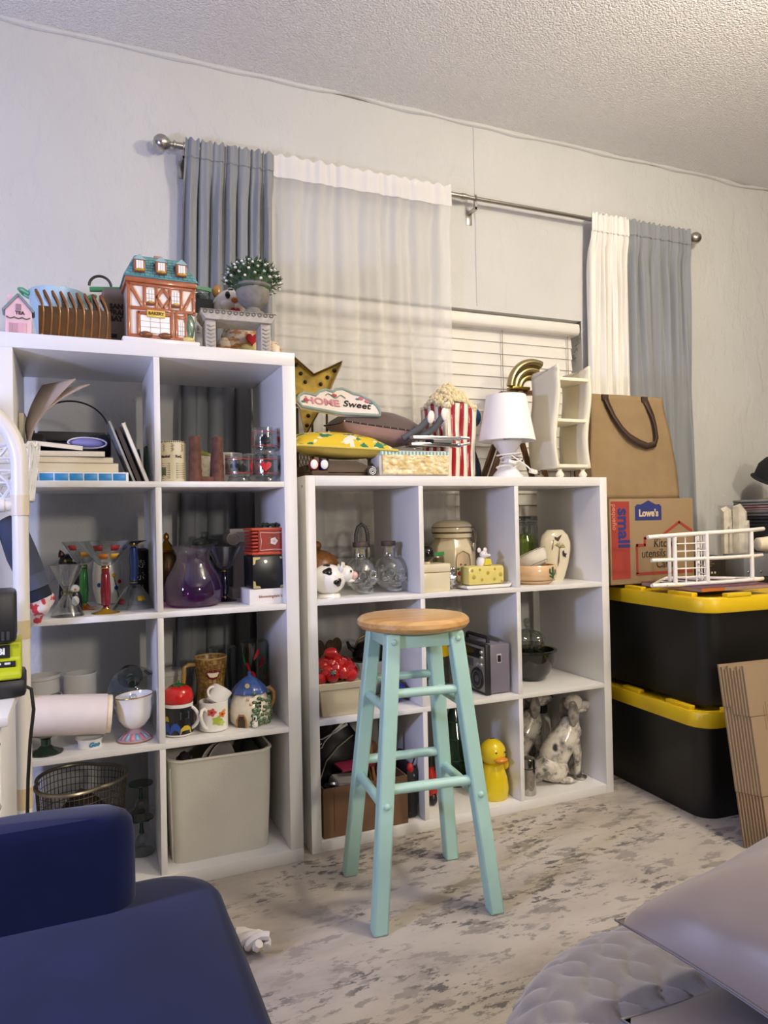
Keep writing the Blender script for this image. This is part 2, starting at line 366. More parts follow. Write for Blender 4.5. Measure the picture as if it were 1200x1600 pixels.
def curtain(name, xa0, xa1, xb0, xb1, zb, m, label, folds, ampT, ampB, header=None, headm=None, seed=0, n=140, base_y=RY, zfloor=None, broad=.5, yoff=.006):
    def f(u, v):
        k = v**.8
        x = (xa0+(xa1-xa0)*u)*(1-k)+(xb0+(xb1-xb0)*u)*k
        ph = u*folds*2*PI
        wob = 2.3*noise.noise(V((u*3.1+seed, v*1.4, seed)))*min(1, v*2)
        a = ampT*(1-k)+ampB*k
        lock = max(0, 1-v*9); top = max(0, min(1, (.075-v)/.035)); br = min(1, max(0, (v-.12)/.3))
        y = a*((1-br)*(math.sin(ph+wob)*(1-lock*.35)+.35*math.sin(2.3*ph+1.1+seed+wob*1.6)+lock*.5*math.sin(ph*2.7))+br*(math.sin(ph*broad+wob+seed)+.45*math.sin(ph*broad*2.1+wob*1.3)))
        y = y*(1-.62*top)-.021*top
        z = RZ+.022+(zb-RZ-.022)*v+(.005*math.sin(ph*2.1+seed) if v == 0 else 0)
        return (x+.25*a*math.cos(ph+wob), base_y+yoff+max(-.03, min(.038, y)), z)
    T = thing(name, label, 'curtain', (0, 0, 0), 0)
    G().grid(f, n, 44).out('drape', m, T)
    if header:
        G().grid(lambda u, v: (lambda p: (p[0], p[1]-.0025, p[2]))(f(u, v*header)), n, 6).out('header_pocket', headm or m, T)
    return T
gray = mat('8F9397', .85, vary=.05, vs=4, bump=.15, bs=900, sheen=.3)
sh = sheer()
m, nt, b = nodes('voile_double'); b.inputs['Base Color'].default_value = lin('EDEBEA'); b.inputs['Roughness'].default_value = .8
b.inputs['Transmission Weight'].default_value = 0; b.inputs['Alpha'].default_value = .8; sh2 = m
curtain('gray_curtain', -.245, .055, -.315, .03, .06, gray, 'grey curtain panel at the left end of the rod', 7, .016, .024, header=.028, seed=1)
curtain('sheer_curtain', .055, .755, .02, .765, .08, sh, 'wide see-through white voile curtain spread over the blind', 7, .010, .017, header=.036, headm=sh2, seed=4, n=220, broad=.8)
curtain('sheer_curtain', 1.43, 1.625, 1.385, 1.645, .08, mat('F0EDE6', .8, vary=.03, vs=9), 'bunched white curtain panel at the right of the bare rod', 7, .013, .017, header=.035, seed=9)
curtain('gray_curtain', 1.625, 1.985, 1.64, 2.045, .06, gray, 'grey curtain panel at the right end of the rod', 6, .014, .022, header=.03, seed=13)

# ---------------------------------------------------------------- shelf units
white = mat('E6E5E3', .35, vary=.02, vs=3)
def box_part(name, parent, *a, m=None): return bx(name, m or white, parent, *a, bev=.0012)
TS = thing('cube_shelf', 'tall white cube shelf two columns wide, four rows high', 'shelf', (0, 0, 0))
TZ = [1.0955, .743, .3905, .038]
box_part('top_panel', TS, -.77, 0, 0, .39, 1.432, 1.47); box_part('bottom_panel', TS, -.77, 0, 0, .39, 0, .038)
box_part('side_panel', TS, -.77, -.732, 0, .39, .038, 1.432); box_part('side_panel', TS, -.038, 0, 0, .39, .038, 1.432)
for z in TZ[:3]: box_part('shelf_board', TS, -.732, -.038, .001, .389, z-.016, z)
for z0, z1 in ((.038, TZ[2]-.016), (TZ[2], TZ[1]-.016), (TZ[1], TZ[0]-.016), (TZ[0], 1.432)): box_part('divider', TS, -.394, -.378, .001, .389, z0, z1)
SX0, SX1, SY0, SY1, SH = .0325, 1.146, .0264, .4074, 1.1156
SZ = [.7442, .3875, .0307]
SS = thing('cube_shelf', 'lower white cube shelf, three by three, under the window', 'shelf', (0, 0, 0))
box_part('side_panel', SS, SX0, SX0+.0307, SY0, SY1, 0, SH); box_part('side_panel', SS, SX1-.0307, SX1, SY0, SY1, 0, SH)
box_part('top_panel', SS, SX0+.0307, SX1-.0307, SY0+.0005, SY1, SH-.0307, SH); box_part('bottom_panel', SS, SX0+.0307, SX1-.0307, SY0+.0005, SY1, 0, .0307)
for z in SZ[:2]: box_part('shelf_board', SS, SX0+.0307, SX1-.0307, SY0+.001, SY1, z-.016, z)
for z0, z1 in ((.0307, SZ[1]-.016), (SZ[1], SZ[0]-.016), (SZ[0], SH-.0307)):
    for x in (.4032, .7592): box_part('divider', SS, x, x+.016, SY0+.001, SY1, z0, z1)
G().lathe([(0, 0), (.004, 0), (.004, .001), (0, .001)], 12, TM(SX0, .06, 1.085) @ RM('Y', -PI/2)).out('screw_cap', mat('8A8A88', .4), SS)

# ---------------------------------------------------------------- stool
mint = mat('AED5C8', .32, vary=.05, vs=9, bump=.05, bs=40)
ST = thing('bar_stool', 'mint green wooden bar stool with round natural wood seat', 'stool', (.2245, -.295, 0), -.115)
G().lathe([(0, 0), (.128, 0), (.141, .004), (.148, .014), (.147, .024), (.139, .031), (.125, .033), (0, .033)], 48).out('seat', wood('D9AE74', 'C08E50', 0, 5, .25), ST, (0, 0, .695))
def legp(sx, sy, z): k = .15-(.15-.083)*z/.695; return V((sx*k, sy*k, z))
for sx in (-1, 1):
    for sy in (-1, 1):
        v = []
        for z in (0, .695):
            c = legp(sx, sy, z)
            for dx, dy in ((-1, -1), (1, -1), (1, 1), (-1, 1)): v.append((c.x+dx*.019, c.y+dy*.019, z))
        G().faces(v, [(3, 2, 1, 0), (4, 5, 6, 7), (0, 1, 5, 4), (1, 2, 6, 5), (2, 3, 7, 6), (3, 0, 4, 7)]).out('leg', mint, ST, bevel=.005)
    for z, r in ((.507, .0115), (.282, .0125)):
        a = legp(sx, -1, z); b_ = legp(sx, 1, z); G().tube([a+V((0, .012, 0)), b_-V((0, .012, 0))], r, 14).out('rung', mint, ST)
for sy in (-1, 1):
    for z, r in ((.548, .0115), (.322, .0125)):
        a = legp(-1, sy, z); b_ = legp(1, sy, z); G().tube([a+V((.012, 0, 0)), b_-V((.012, 0, 0))], r, 14).out('rung', mint, ST)
    c = legp(1, sy, .68); G().box(-c.x+.017, c.x-.017, c.y-.009, c.y+.009, .657, .694, bev=.002).out('apron', mint, ST)
    c = legp(sy, 1, .68); G().box(c.x-.009, c.x+.009, -c.y+.017, c.y-.017, .657, .694, bev=.002).out('apron', mint, ST)
    for z in (.676, .29):
        c = legp(sy, -1, z); G().lathe([(0, .0065), (.004, .006), (.0075, .003), (.0085, 0), (0, 0)], 14, TM(c.x, c.y-.019, c.z) @ RM('X', PI/2)).out('screw_cap', mint, ST)

# ---------------------------------------------------------------- navy chair (left foreground)
vel = mat('0B1540', .9, vary=.4, vs=5, sheen=.12); vel.node_tree.nodes['Principled BSDF'].inputs['Specular IOR Level'].default_value = .15
NC = thing('velvet_chair', 'navy blue velvet chair with low back in the left foreground', 'chair', (-.66, -1.24, 0))
def rbox(w, d, h, r, n=8, puff=.01):
    """cushion-like block with rounded vertical corners and domed top"""
    pts = []
    for cx, cy, a0 in ((w/2-r, d/2-r, 0), (-w/2+r, d/2-r, PI/2), (-w/2+r, -d/2+r, PI), (w/2-r, -d/2+r, 1.5*PI)):
        for i in range(n+1): a = a0+PI/2*i/n; pts.append((cx+r*math.cos(a), cy+r*math.sin(a)))
    N = len(pts); vs = []; fs = []
    rows = [(.985, 0), (1, .012), (1, h-.03), (.99, h-.012), (.965, h-.003), (.9, h+puff*.4), (.6, h+puff*.9), (.25, h+puff)]
    for s, z in rows: vs += [(x*s if s < .97 else x-(1-s)*w/2*(1 if x > 0 else -1), y*s if s < .97 else y-(1-s)*d/2*(1 if y > 0 else -1), z) for x, y in pts]
    for k in range(len(rows)-1): fs += [(k*N+i, k*N+(i+1) % N, (k+1)*N+(i+1) % N, (k+1)*N+i) for i in range(N)]
    fs += [tuple(range(N))[::-1], tuple((len(rows)-1)*N+i for i in range(N))]
    return G().faces(vs, fs)
rbox(.53, .66, .13, .085).out('seat', vel, NC, (0, .055, .315))
pp = [(.265*math.copysign(min(1, abs(math.cos(a))**.38), math.cos(a)), .055+.33*math.copysign(min(1, abs(math.sin(a))**.38), math.sin(a)), .432) for a in [2*PI*i/72 for i in range(72)]]
G().tube([(x*.982, y*.985, z) for x, y, z in pp], .0045, 8, True).out('piping', mat('0A1028', .8, sheen=.2), NC)
rbox(.52, .085, .128, .038, puff=.012).out('backrest', vel, NC, (-.115, .315, .442), (-.10, 0, 0))
bx('seat_frame', mat('0A1028', .8), NC, -.22, .22, -.25, .25, .28, .318)
for sx in (-1, 1):
    for sy in (-1, 1): G().lathe([(0, 0), (.012, 0), (.019, .285), (0, .285)], 14).out('leg', wood('5B3A22', '3C2414', 2), NC, (sx*.19, sy*.22, 0))

# ---------------------------------------------------------------- bed with quilt and satin pillows (right foreground)
BX0, BX1, BY0, BY1, BT = -.19, 1.75, -3.05, -1.24, .46
def bedp(x0, x1, y0, y1, r, n=10):
    P = []
    for cx, cy, a0 in ((x1-r, y1-r, 0), (x0+r, y1-r, PI/2), (x0+r, y0+r, PI), (x1-r, y0+r, 1.5*PI)):
        for i in range(n+1): a = a0+PI/2*i/n; P.append((cx+r*math.cos(a), cy+r*math.sin(a)))
    return P
BD = thing('bed', 'bed in the right foreground with rounded mattress corner', 'bed', (0, 0, 0))
pm = bedp(BX0+.03, BX1-.03, BY0+.03, BY1-.03, .20); N = len(pm)
def stack(pts, rows):
    vs = []; fs = []; n = len(pts); cx = (BX0+BX1)/2; cy = (BY0+BY1)/2
    for ins, z in rows:
        vs += [(x-ins*(1 if x > cx else -1)*min(1, abs(x-cx)/.1), y-ins*(1 if y > cy else -1)*min(1, abs(y-cy)/.1), z) for x, y in pts]
    for k in range(len(rows)-1): fs += [(k*n+i, k*n+(i+1) % n, (k+1)*n+(i+1) % n, (k+1)*n+i) for i in range(n)]
    fs += [tuple(range(n))[::-1], tuple((len(rows)-1)*n+i for i in range(n))]; return G().faces(vs, fs)
stack(pm, [(.02, .20), (0, .22), (0, .40), (.02, .43)]).out('mattress', mat('D8D4CE', .9), BD)
bx('bed_base', mat('4A4540', .8), BD, BX0+.08, BX1-.08, BY0+.08, BY1-.08, .06, .199)
for x in (BX0+.14, BX1-.14):
    for y in (BY0+.14, BY1-.14): G().cyl((x, y, 0), .03, .06).out('leg', mat('2E2722', .6), BD)
qm = mat('7B736C', .82, vary=.06, vs=8, bump=.2, bs=700, sheen=.4)
def quilt():
    NU, NV = 300, 270; x0, x1, y0, y1 = BX0, .75, -2.1, BY1; r = .22
    def f(u, v):
        a = u*(x1-x0+.30)-.30; b_ = v*(y1-y0+.30)-.30      # distance inward from the left edge / from the far edge, negative = hanging side
        X = max(a, 0); Y = max(b_, 0)
        # wrap rounded corner
        px, py = x0+X, y1-Y
        ed = 1e9
        if X < r and Y < r:
            dx, dy = r-X, r-Y; L = math.hypot(dx, dy)
            if L > 1e-6:
                m_ = max(dx, dy)/L; px, py = x0+r-dx*m_, y1-r+dy*m_
        drop = max(0, -a, -b_)
        edge = min(X, Y) if not (X < r and Y < r) else r-max(r-X, r-Y)
        z = BT-.055*math.exp(-edge/.035)
        nx, ny = 0, 0
        if drop > 0:
            nx = -1 if -a >= drop-1e-9 else 0; ny = 1 if -b_ >= drop-1e-9 else 0
            if X < r and Y < r:
                dx, dy = r-X, r-Y; L = math.hypot(dx, dy) or 1; nx, ny = -dx/L, dy/L
            z = BT-.055-drop*.98; px += nx*.012*min(1, drop/.06); py += ny*.012*min(1, drop/.06)
        # ogee quilting
        s, t_ = (px+(-drop if nx else 0))/.058, (py+(drop if ny else 0))/.10
        q1 = abs(math.sin(PI*(s+.28*math.sin(2*PI*t_)))); q2 = abs(math.sin(PI*(s+.5-.28*math.sin(2*PI*t_)+.5)))
        h = .0075*(min(q1, q2))**.45+.003*noise.noise(V((px*9, py*9, 1)))
        if drop > 0: px += nx*h; py += ny*h
        else: z += h
        return (px, py, z)
    return G().grid(f, NU, NV)
qo = quilt().out('bed_quilt', qm, ang=75, solid=.004)
tag(qo, 'grey quilted coverlet stitched in ogee shapes over the bed corner', 'quilt')
sat = mat('8C7D70', .36, vary=.05, vs=5, sheen=.3)
def pillow(name, label, w_, d_, h_, loc, rot, m, pip=None, group=None, cat='pillow', n=26, m2=None, pr=.003, pinch=.10, flat=1, wk=.06):
    T = thing(name, label, cat, loc, rot=rot, group=group); a, b_ = cushion(w_, d_, h_, n, pinch, flat=flat, wk=wk)
    a.out('front_cover', m, T); b_.out('back_cover', m2 or m, T)
    if pip: G().tube(rim_pts(w_, d_, 72, pinch), pr, 8, True).out('piping', pip, T)
    return T
pillow('satin_pillow', 'large taupe satin pillow with seam edge lying on the quilt', .54, .42, .25, (.225, -1.59, .533), (.04, .0, .04), sat, mat('6E655F', .4), n=44, pr=.0016, flat=.3, wk=.16)
pillow('satin_pillow', 'flatter grey satin pillow below the big taupe one', .38, .36, .06, (.105, -1.615, .480), (.0, .0, .05), mat('7E7671', .36, vary=.05, vs=5), mat('6E6A6C', .4), n=36, pr=.0016, flat=.3, wk=.16)
# ---------------------------------------------------------------- reusable vessels
def cup_prof(r0, r1, h, th=.003, foot=.004, mid=None):
    out = [(0, 0), (r0*.82, 0), (r0*.9, .0015), (r0, foot)]
    if mid: out += [(a, b_) for a, b_ in mid]
    out += [(r1, h-.001), (r1-th*.5, h), (r1-th, h-.001)]
    inn = [(a-th, b_) for a, b_ in (mid or [])][::-1]
    return out+inn+[(r0-th, foot+.004), (0, foot+.003)]
def handle(g, R, z0, z1, out, r=.005, ang=0, n=12, flat=1):
    pts = [(-(R-.002+out*math.sin(PI*i/n)**.7), 0, z0+(z1-z0)*i/n) for i in range(n+1)]
    return g.tube(pts, r, 8, M=RM('Z', ang), flat=flat)
def mug(name, label, loc, r, h, m, ang=0, hm=None, group=None, cat='mug', hz=(.2, .8), out=.024, r0=None, hr=.005):
    T = thing(name, label, cat, loc, 0, group)
    G().lathe(cup_prof(r0 or r*.97, r, h), 28).out('cup_body', m, T)
    handle(G(), r, h*hz[0], h*hz[1], out, hr, ang).out('handle', hm or m, T); return T
gold = mat('C9A24B', .25, 1); brass = mat('A9812F', .3, 1); black = mat('15151A', .35); wcer = cer('EDEBE6'); clear = glassm()
silver = mat('C8C8CC', .18, 1)

# ================================================================ on top of the tall shelf
Z = 1.47
# pink tea house
T = thing('ceramic_house', 'small pink ceramic cottage marked TEA', 'figurine', (-.721, .06, Z), .05)
pk = mat('E5BFC6', .25, vary=.06, vs=60, coat=.3)
G().prism([(-.031, 0), (.031, 0), (.031, .066), (0, .104), (-.031, .066)], -.025, .025).out('body', pk, T, bevel=.002)
for s in (-1, 1): G().box(-.003, .003, -.029, .029, 0, .056, M=TM(0, 0, .107) @ RM('Y', s*.69) @ TM(0, 0, -.056)).out('roof_panel', mat('7F8E93', .4, vary=.2, vs=80), T)
bx('chimney', pk, T, -.026, -.014, -.008, .008, .075, .110)
bx('door', mat('D6A7B2', .4), T, -.002, .018, -.027, -.024, .002, .034, bev=.001)
for x in (-.022, -.012): bx('window', mat('B9929E', .4), T, x, x+.007, -.027, -.024, .006, .032)
bx('window', mat('9A7C88', .4), T, -.006, .006, -.027, -.024, .066, .082)
G().tube([(-.028+i*.0045, -.027, .048-.004*abs(math.sin(i*.78))) for i in range(13)], .0016, 6).out('garland', mat('5F6B55', .6), T)
text('lettering', 'TEA', .012, mat('3A2A30', .5), T, (.003, -.0262, .059), bold=.0004)
# amber rack
am = glassm('C07E1E', .08, .75); am2 = mat('6B3D0A', .25, coat=.4)
T = thing('amber_rack', 'amber brown ribbed plastic rack with curved fins', 'rack', (-.586, .075, Z))
bx('base', mat('5A3A12', .3, coat=.3), T, -.088, .088, -.035, .035, 0, .008, bev=.002)
for y0 in (-.035, .032): bx('side_panel', mat('5E3D10', .2, coat=.5, vary=.3, vs=40), T, -.088, .088, y0, y0+.003, .008, .085)
for i in range(9):
    x = -.08+i*.0195
    def fn(u, v, x=x): 
        z = -.0+.003+v*.122; return (x-.018*max(0, v-.55)**2*4+.004*math.sin(v*3), -.041+u*.075, z)
    G().grid(fn, 2, 14).out('fin', am2 if i % 3 == 1 else mat('7E4A14', .15, coat=.6, vary=.3, vs=30), T, solid=.006)
for i in range(3):
    T2 = thing('note_pad', ['ruled white note pad between the left amber fins', 'ruled white note pad between the middle amber fins', 'ruled white note pad between the right amber fins'][i], 'note pad', (-.6145+i*.039, .08, Z+.0085), 0, 'note pads in the amber rack')
    bx('paper_block', stripes('E9E4D6', 'B8AD98', 2, .006, .6), T2, -.003, .004, -.02, .02, 0, .105+.006*(i == 1)); bx('cover', mat('3D4E78', .6), T2, -.0045, -.0031, -.02, .02, 0, .107)
# blue bowl with green handles
T = thing('plastic_bowl', 'light blue plastic bowl with green handles behind the amber rack', 'bowl', (-.632, .26, Z))
G().lathe(cup_prof(.045, .078, .185, .003, .004, [(.06, .08), (.072, .13)]), 30).out('bowl_body', mat('B4D4E0', .35), T)
for s in (-1, 1): G().tube([(s*.074, -.02, .172), (s*.092, -.02, .182), (s*.1, 0, .188), (s*.092, .02, .182), (s*.074, .02, .172)], .006, 8).out('handle', mat('4FA372', .35), T)
# coffee bag
T = thing('coffee_bag', 'brown coffee bag lettered SAN FRAN BAY beside the bakery jar', 'bag', (-.463, .195, Z))
kb = mat('8C7A6C', .8, vary=.06)
G().prism([(-.056, 0), (.056, 0), (.055, .16), (.05, .188), (-.05, .188), (-.056, .16)], -.032, .032).out('bag_body', kb, T, bevel=.006)
for i, s in enumerate(('SAN', 'FRAN', 'BAY')): text('lettering', s, .019, mat('2A211C', .7), T, (-.033, -.0328, .135-i*.0175), bold=.0012, align='LEFT')
bx('label', mat('2A211C', .7), T, -.032, -.014, -.0335, -.0325, .045, .056)
text('lettering', 'OneCup', .012, mat('2A211C', .7), T, (-.033, -.0328, .03), align='LEFT')
G().box(-.085, .03, -.008, .008, -.006, .006, M=TM(0, 0, .195) @ RM('Y', -.09), bev=.002).out('bag_clip', mat('49945F', .4), T)
G().tube([(-.055+.03*math.cos(a), .03, .208+.03*math.sin(a)) for a in [PI*i/12 for i in range(-2, 13)]], .004, 8).out('handle', mat('2A2220', .4), T)
# bakery cookie jar
T = thing('cookie_jar', 'bakery house cookie jar with teal roof and half-timbered walls', 'cookie jar', (-.370, .075, Z), .04)
plas = cer('EFE6DC', .25); tim = cer('A9603C', .3, .2, 40); teal = cer('5C949B', .25, .3, 40)
bx('base', cer('EDEAE8'), T, -.104, .100, -.068, .06, 0, .014, bev=.004)
bx('wall', plas, T, -.088, .088, -.055, .055, .014, .165, bev=.002)
yf = -.0552
def beam(x0, z0, x1, z1, w_=.009):
    d = V((x1-x0, 0, z1-z0)); L = d.length; a = math.atan2(d.z, d.x)
    G().box(-.002, L+.002, -.004, .004, -w_/2, w_/2, M=TM(x0, yf, z0) @ RM('Y', -a), bev=.0012).out('timber_beam', tim, T)
for a in ((-.086, .018, -.086, .165), (.086, .09, .086, .165), (-.09, .16, .09, .16), (-.088, .095, .088, .095), (-.088, .02, .06, .02), (-.045, .1, -.045, .157), (-.014, .1, -.014, .157), (.022, .1, .022, .157), (.052, .1, .052, .157),
          (-.083, .157, -.05, .1), (.058, .1, .083, .15), (-.014, .128, .004, .153), (.004, .153, .022, .128), (.022, .128, .004, .1), (.004, .1, -.014, .128), (-.062, .022, -.062, .085), (.026, .022, .026, .095), (.038, .022, .038, .095), (.064, .022, .064, .09), (-.062, .083, .024, .083), (.038, .08, .064, .08)): beam(*a)
pane = stripes('F3F1EA', 'AEB4B8', (0, 2), .006, .7)
def jwin(x0, x1, z0, z1, y=yf, box=True):
    bx('window', cer('F6F4F0'), T, x0, x1, y-.003, y+.002, z0, z1); k = T.children[-1]
    for i in range(1, 3): bx('glazing_bar', mat('B5B3B0', .4), k, x0+(x1-x0)*i/3-.0005, x0+(x1-x0)*i/3+.0005, y-.0042, y-.003, z0, z1)
    for i in range(1, 3): bx('glazing_bar', mat('B5B3B0', .4), k, x0, x1, y-.0042, y-.003, z0+(z1-z0)*i/3-.0005, z0+(z1-z0)*i/3+.0005)
    if box:
        G().ell(((x0+x1)/2, y-.004, z0-.002), (x1-x0)*.6, .006, .006).out('flower_box', cer('8D5430', .3), T)
        G().ell(((x0+x1)/2, y-.007, z0+.001), (x1-x0)*.3, .004, .004).out('flowers', cer('D9B84A', .3, .4, 200), T)
jwin(-.04, -.019, .112, .148); jwin(.026, .048, .112, .148); jwin(-.056, .02, .03, .076, box=False); jwin(.043, .06, .03, .066, box=False)
for x in (-.043, .008): G().ell((x, yf-.005, .024), .018, .008, .009).out('flower_box', cer('7F4C2C', .3, .3, 90), T)
sg = bx('sign', cer('E6C94F', .3), T, -.04, .008, -.064, -.058, .072, .091, bev=.002); text('lettering', 'BAKERY', .0115, mat('5A3A12', .5), T, (-.016, -.0645, .0815), bold=.0004)
G().ell((.074, -.05, .055), .015, .012, .044).out('tree', cer('5E7A66', .3, .35, 120), T, jitter=.003, js=120)
G().ell((.07, -.056, .02), .017, .008, .008).out('shrub', cer('D8C878', .3), T)
bx('eave', tim, T, -.095, .095, -.064, .062, .163, .178, bev=.003)
v = [(-.1, -.068, .177), (.1, -.068, .177), (.1, .066, .177), (-.1, .066, .177), (-.066, -.026, .249), (.062, -.026, .249), (.062, .03, .249), (-.066, .03, .249)]
G().faces(v, [(0, 3, 2, 1), (4, 5, 6, 7), (0, 1, 5, 4), (1, 2, 6, 5), (2, 3, 7, 6), (3, 0, 4, 7)]).out('roof', teal, T, bevel=.004)
tl = cer('4C838A', .25)
sh0 = None
for r in range(7):
    zz = .185+r*.009; f_ = (zz-.177)/.072; y = -.068+.042*f_-.0008; xw = .098-.036*f_
    n = int(xw*2/.0125)
    for i in range(n):
        x = -xw+(i+.5+(r % 2)*.25)*.0125
        if x > xw-.006: continue
        if sh0 is None: sh0 = G().box(-.0055, .0055, -.0012, .0008, -.0042, .0042, M=RM('X', -.52)).out('shingle', cer('6BA3A8', .25), T, (x, y, zz)); o = sh0
        else:
            o = sh0.copy(); C.objects.link(o); o.parent = T; o.location = (x, y, zz)
for x in (-.058, -.002, .052):
    d = bx('dormer', tim, T, x-.014, x+.014, -.074, -.045, .19, .222, bev=.002)
    bx('window', cer('F6F4F0'), d, x-.009, x+.009, -.0765, -.073, .196, .218)
    for i in (-1, 1): bx('glazing_bar', mat('B5B3B0', .4), d, x+i*.003-.0004, x+i*.003+.0004, -.0775, -.0764, .196, .218)
    G().prism([(x-.017, .221), (x+.017, .221), (x, .236)], -.076, -.035).out('dormer_roof', cer('8FB4B8', .25), d, bevel=.001)
    G().ell((x, -.077, .193), .013, .004, .004).out('flower_box', cer('C79A3A', .3, .4, 160), d)
bx('chimney', cer('B98A78', .4), T, -.012, .012, -.006, .012, .245, .262, bev=.003)
# boxed item with barcode, zip bag
T = thing('product_box', 'black carton with white barcode label behind the bakery jar', 'box', (-.247, .235, Z))
bx('carton', mat('232327', .5), T, -.05, .05, -.03, .03, 0, .196, bev=.001)
bx('label', mat('D9D9DB', .5), T, -.048, .018, -.0308, -.0301, .01, .15)
for i in range(11): bx('bar', mat('1A1A1C', .5), T, -.044, -.018, -.0314, -.0308, .055+i*.0075, .055+i*.0075+.002+.002*(i % 3))
text('lettering', '2 000', .011, mat('333333', .5), T, (.004, -.0312, .1), rot=(PI/2, -PI/2, 0))
T = thing('zip_bag', 'clear zip bag with green seal on the black carton', 'bag', (-.25, .235, Z+.197))
G().ell((0, 0, .018), .048, .028, .019).out('bag_body', glassm('DCE8E6', .15, .8), T, jitter=.004, js=60)
G().box(-.055, .05, -.004, .004, .036, .047, M=RM('Y', .10)).out('zip_seal', mat('6FAF84', .4), T)
# carved bench, urn of flowers, cat jar
T = thing('plant_stand', 'small whitewashed carved bench under the flower urn', 'stand', (-.157, .055, Z), -.03)
sm = mat('B9B3A9', .7, vary=.2, vs=70, bump=.3, bs=200)
G().prism([(-.093, .082), (.093, .082), (.106, .1), (.106, .108), (-.106, .108), (-.106, .1)], -.045, .05).out('bench_top', sm, T, bevel=.002)
for x in (-.078, .078):
    lg = bx('leg', sm, T, x-.014, x+.014, -.036, .04, 0, .082, bev=.002)
    for i in range(6): G().prism([(x-.011, .012+i*.011), (x, .006+i*.011), (x+.011, .012+i*.011), (x, .009+i*.011)], -.039, -.035).out('leaf_carving', mat('8C867C', .7), lg)
for i in range(12): G().tor((-.094+i*.017, -.0465, .1035), .0048, .0014, RM('X', PI/2), 12, 6).out('scroll_carving', mat('6E6961', .7), T)
G().box(-.107, .107, -.047, .051, .1075, .110).out('rim_strip', mat('8F897F', .7), T)
T = thing('flower_urn', 'grey stone urn full of tiny white flowers', 'flower pot', (-.108, .052, Z+.110))
st = mat('8A8680', .85, vary=.25, vs=40, bump=.4, bs=90)
G().lathe([(0, 0), (.036, 0), (.037, .006), (.03, .012), (.021, .018), (.02, .023), (.03, .03), (.043, .045), (.049, .066), (.049, .08), (.054, .084), (.054, .09), (.046, .09), (.044, .082), (0, .08)], 30).out('urn', st, T)
lf = G(); random.seed(3)
for i in range(620):
    a = random.random()*2*PI; e = math.asin(-.25+1.2*random.random()**.8); r = .073*(.75+.3*random.random())
    p = V((r*math.cos(a)*math.cos(e)*1.05, r*math.sin(a)*math.cos(e), .098+r*.86*math.sin(e)))
    M = TM(*p) @ (p-V((0, 0, .07))).to_track_quat('Z', 'Y').to_matrix().to_4x4() @ RM('Z', random.random()*6) @ RM('X', .6*random.random())
    lf.faces([(-.003, 0, 0), (0, .002, .008), (.003, 0, 0), (0, -.001, .016)], [(0, 1, 2), (0, 3, 1), (1, 3, 2)], M)
lf.ell((0, 0, .098), .058, .054, .052, 14, 8)
o = lf.out('foliage', mat('3E5B38', .6, vary=.4, vs=60), T); o['kind'] = 'stuff'
f0 = None
for i in range(70):
    a = 2.4*i; e = math.asin(-.15+1.13*(i+.5)/70); r = .076
    p = (r*math.cos(a)*math.cos(e)*1.06, r*math.sin(a)*math.cos(e), .098+r*.86*math.sin(e))
    if f0 is None: f0 = G().ell((0, 0, 0), .0047, .0047, .0038, 8, 5).out('flower', mat('F2F0EC', .6), T, p)
    else: o = f0.copy(); C.objects.link(o); o.parent = T; o.location = p
T = thing('cat_jar', 'ginger and white cat cookie jar behind the flower urn', 'cookie jar', (-.088, .245, Z))
gi = spotted('E8D9C4', 'C08A4C', 34, .52, .05, .15, stretch=(1, 1, 2.2), name='ginger_glaze')
G().lathe([(0, 0), (.07, 0), (.08, .02), (.085, .06), (.078, .1), (.06, .135), (.05, .15), (0, .15)], 28).out('body', gi, T)
h = G().ell((-.05, -.02, .178), .058, .058, .06).out('head', cer('EEE6DC'), T)
for x in (-.092, .0): G().ell((x, -.01, .232), .015, .01, .02).out('ear', cer('B98A4A'), T)
G().ell((-.05, -.08, .19), .011, .008, .008).out('nose', cer('D27A34'), T)
for x in (-.07, -.03): G().ell((x, -.073, .205), .008, .006, .011).out('eye', cer('20242A'), T)
for x in (-.07, -.03): G().ell((x, -.07, .172), .024, .016, .018).out('cheek', cer('F0E9E0'), T)
G().prism(heart(.014, -.05, .152), -.09, -.078).out('tongue', cer('C23040'), T)
G().prism(heart(.02, .0, .072), -.092, -.082).out('heart_patch', cer('C0303C'), T)
for x in (-.075, .08): G().ell((x, -.03, .045), .026, .035, .04).out('paw', gi, T)
G().ell((.0, -.066, .04), .04, .022, .035).out('belly', cer('D9CC8E', .2, .15, 80), T)

# ================================================================ tall shelf, left column, top row
Z = TZ[0]
def book(name, label, x0, x1, y0, y1, z0, z1, cov, pages='E6DCC4', rot=0, axis='z', group=None, cat='book', spine='b'):
    """lying book: page block between two covers, fore-edge to the front"""
    cx, cy = (x0+x1)/2, (y0+y1)/2; T = thing(name, label, cat, (cx, cy, z0), rot, group); w_, d_, h_ = x1-x0, y1-y0, z1-z0
    bx('pages', stripes(pages, 'D2C6AA', 2, .0016, .6), T, -w_/2+.001, w_/2-.001, -d_/2+.001, d_/2-.002, .0012, h_-.0012)
    c = mat(cov, .5)
    bx('cover', c, T, -w_/2, w_/2, -d_/2, d_/2, 0, .0012); bx('cover', c, T, -w_/2, w_/2, -d_/2, d_/2, h_-.0012, h_); bx('spine', c, T, -w_/2, w_/2, d_/2-.002, d_/2, 0, h_); return T
T = thing('tile_box', 'flat white box edged with blue rectangles under the paperbacks', 'box', (-.588, .115, Z))
bx('box_body', mat('E9E9EA', .4), T, -.128, .128, -.085, .085, 0, .0255, bev=.001)
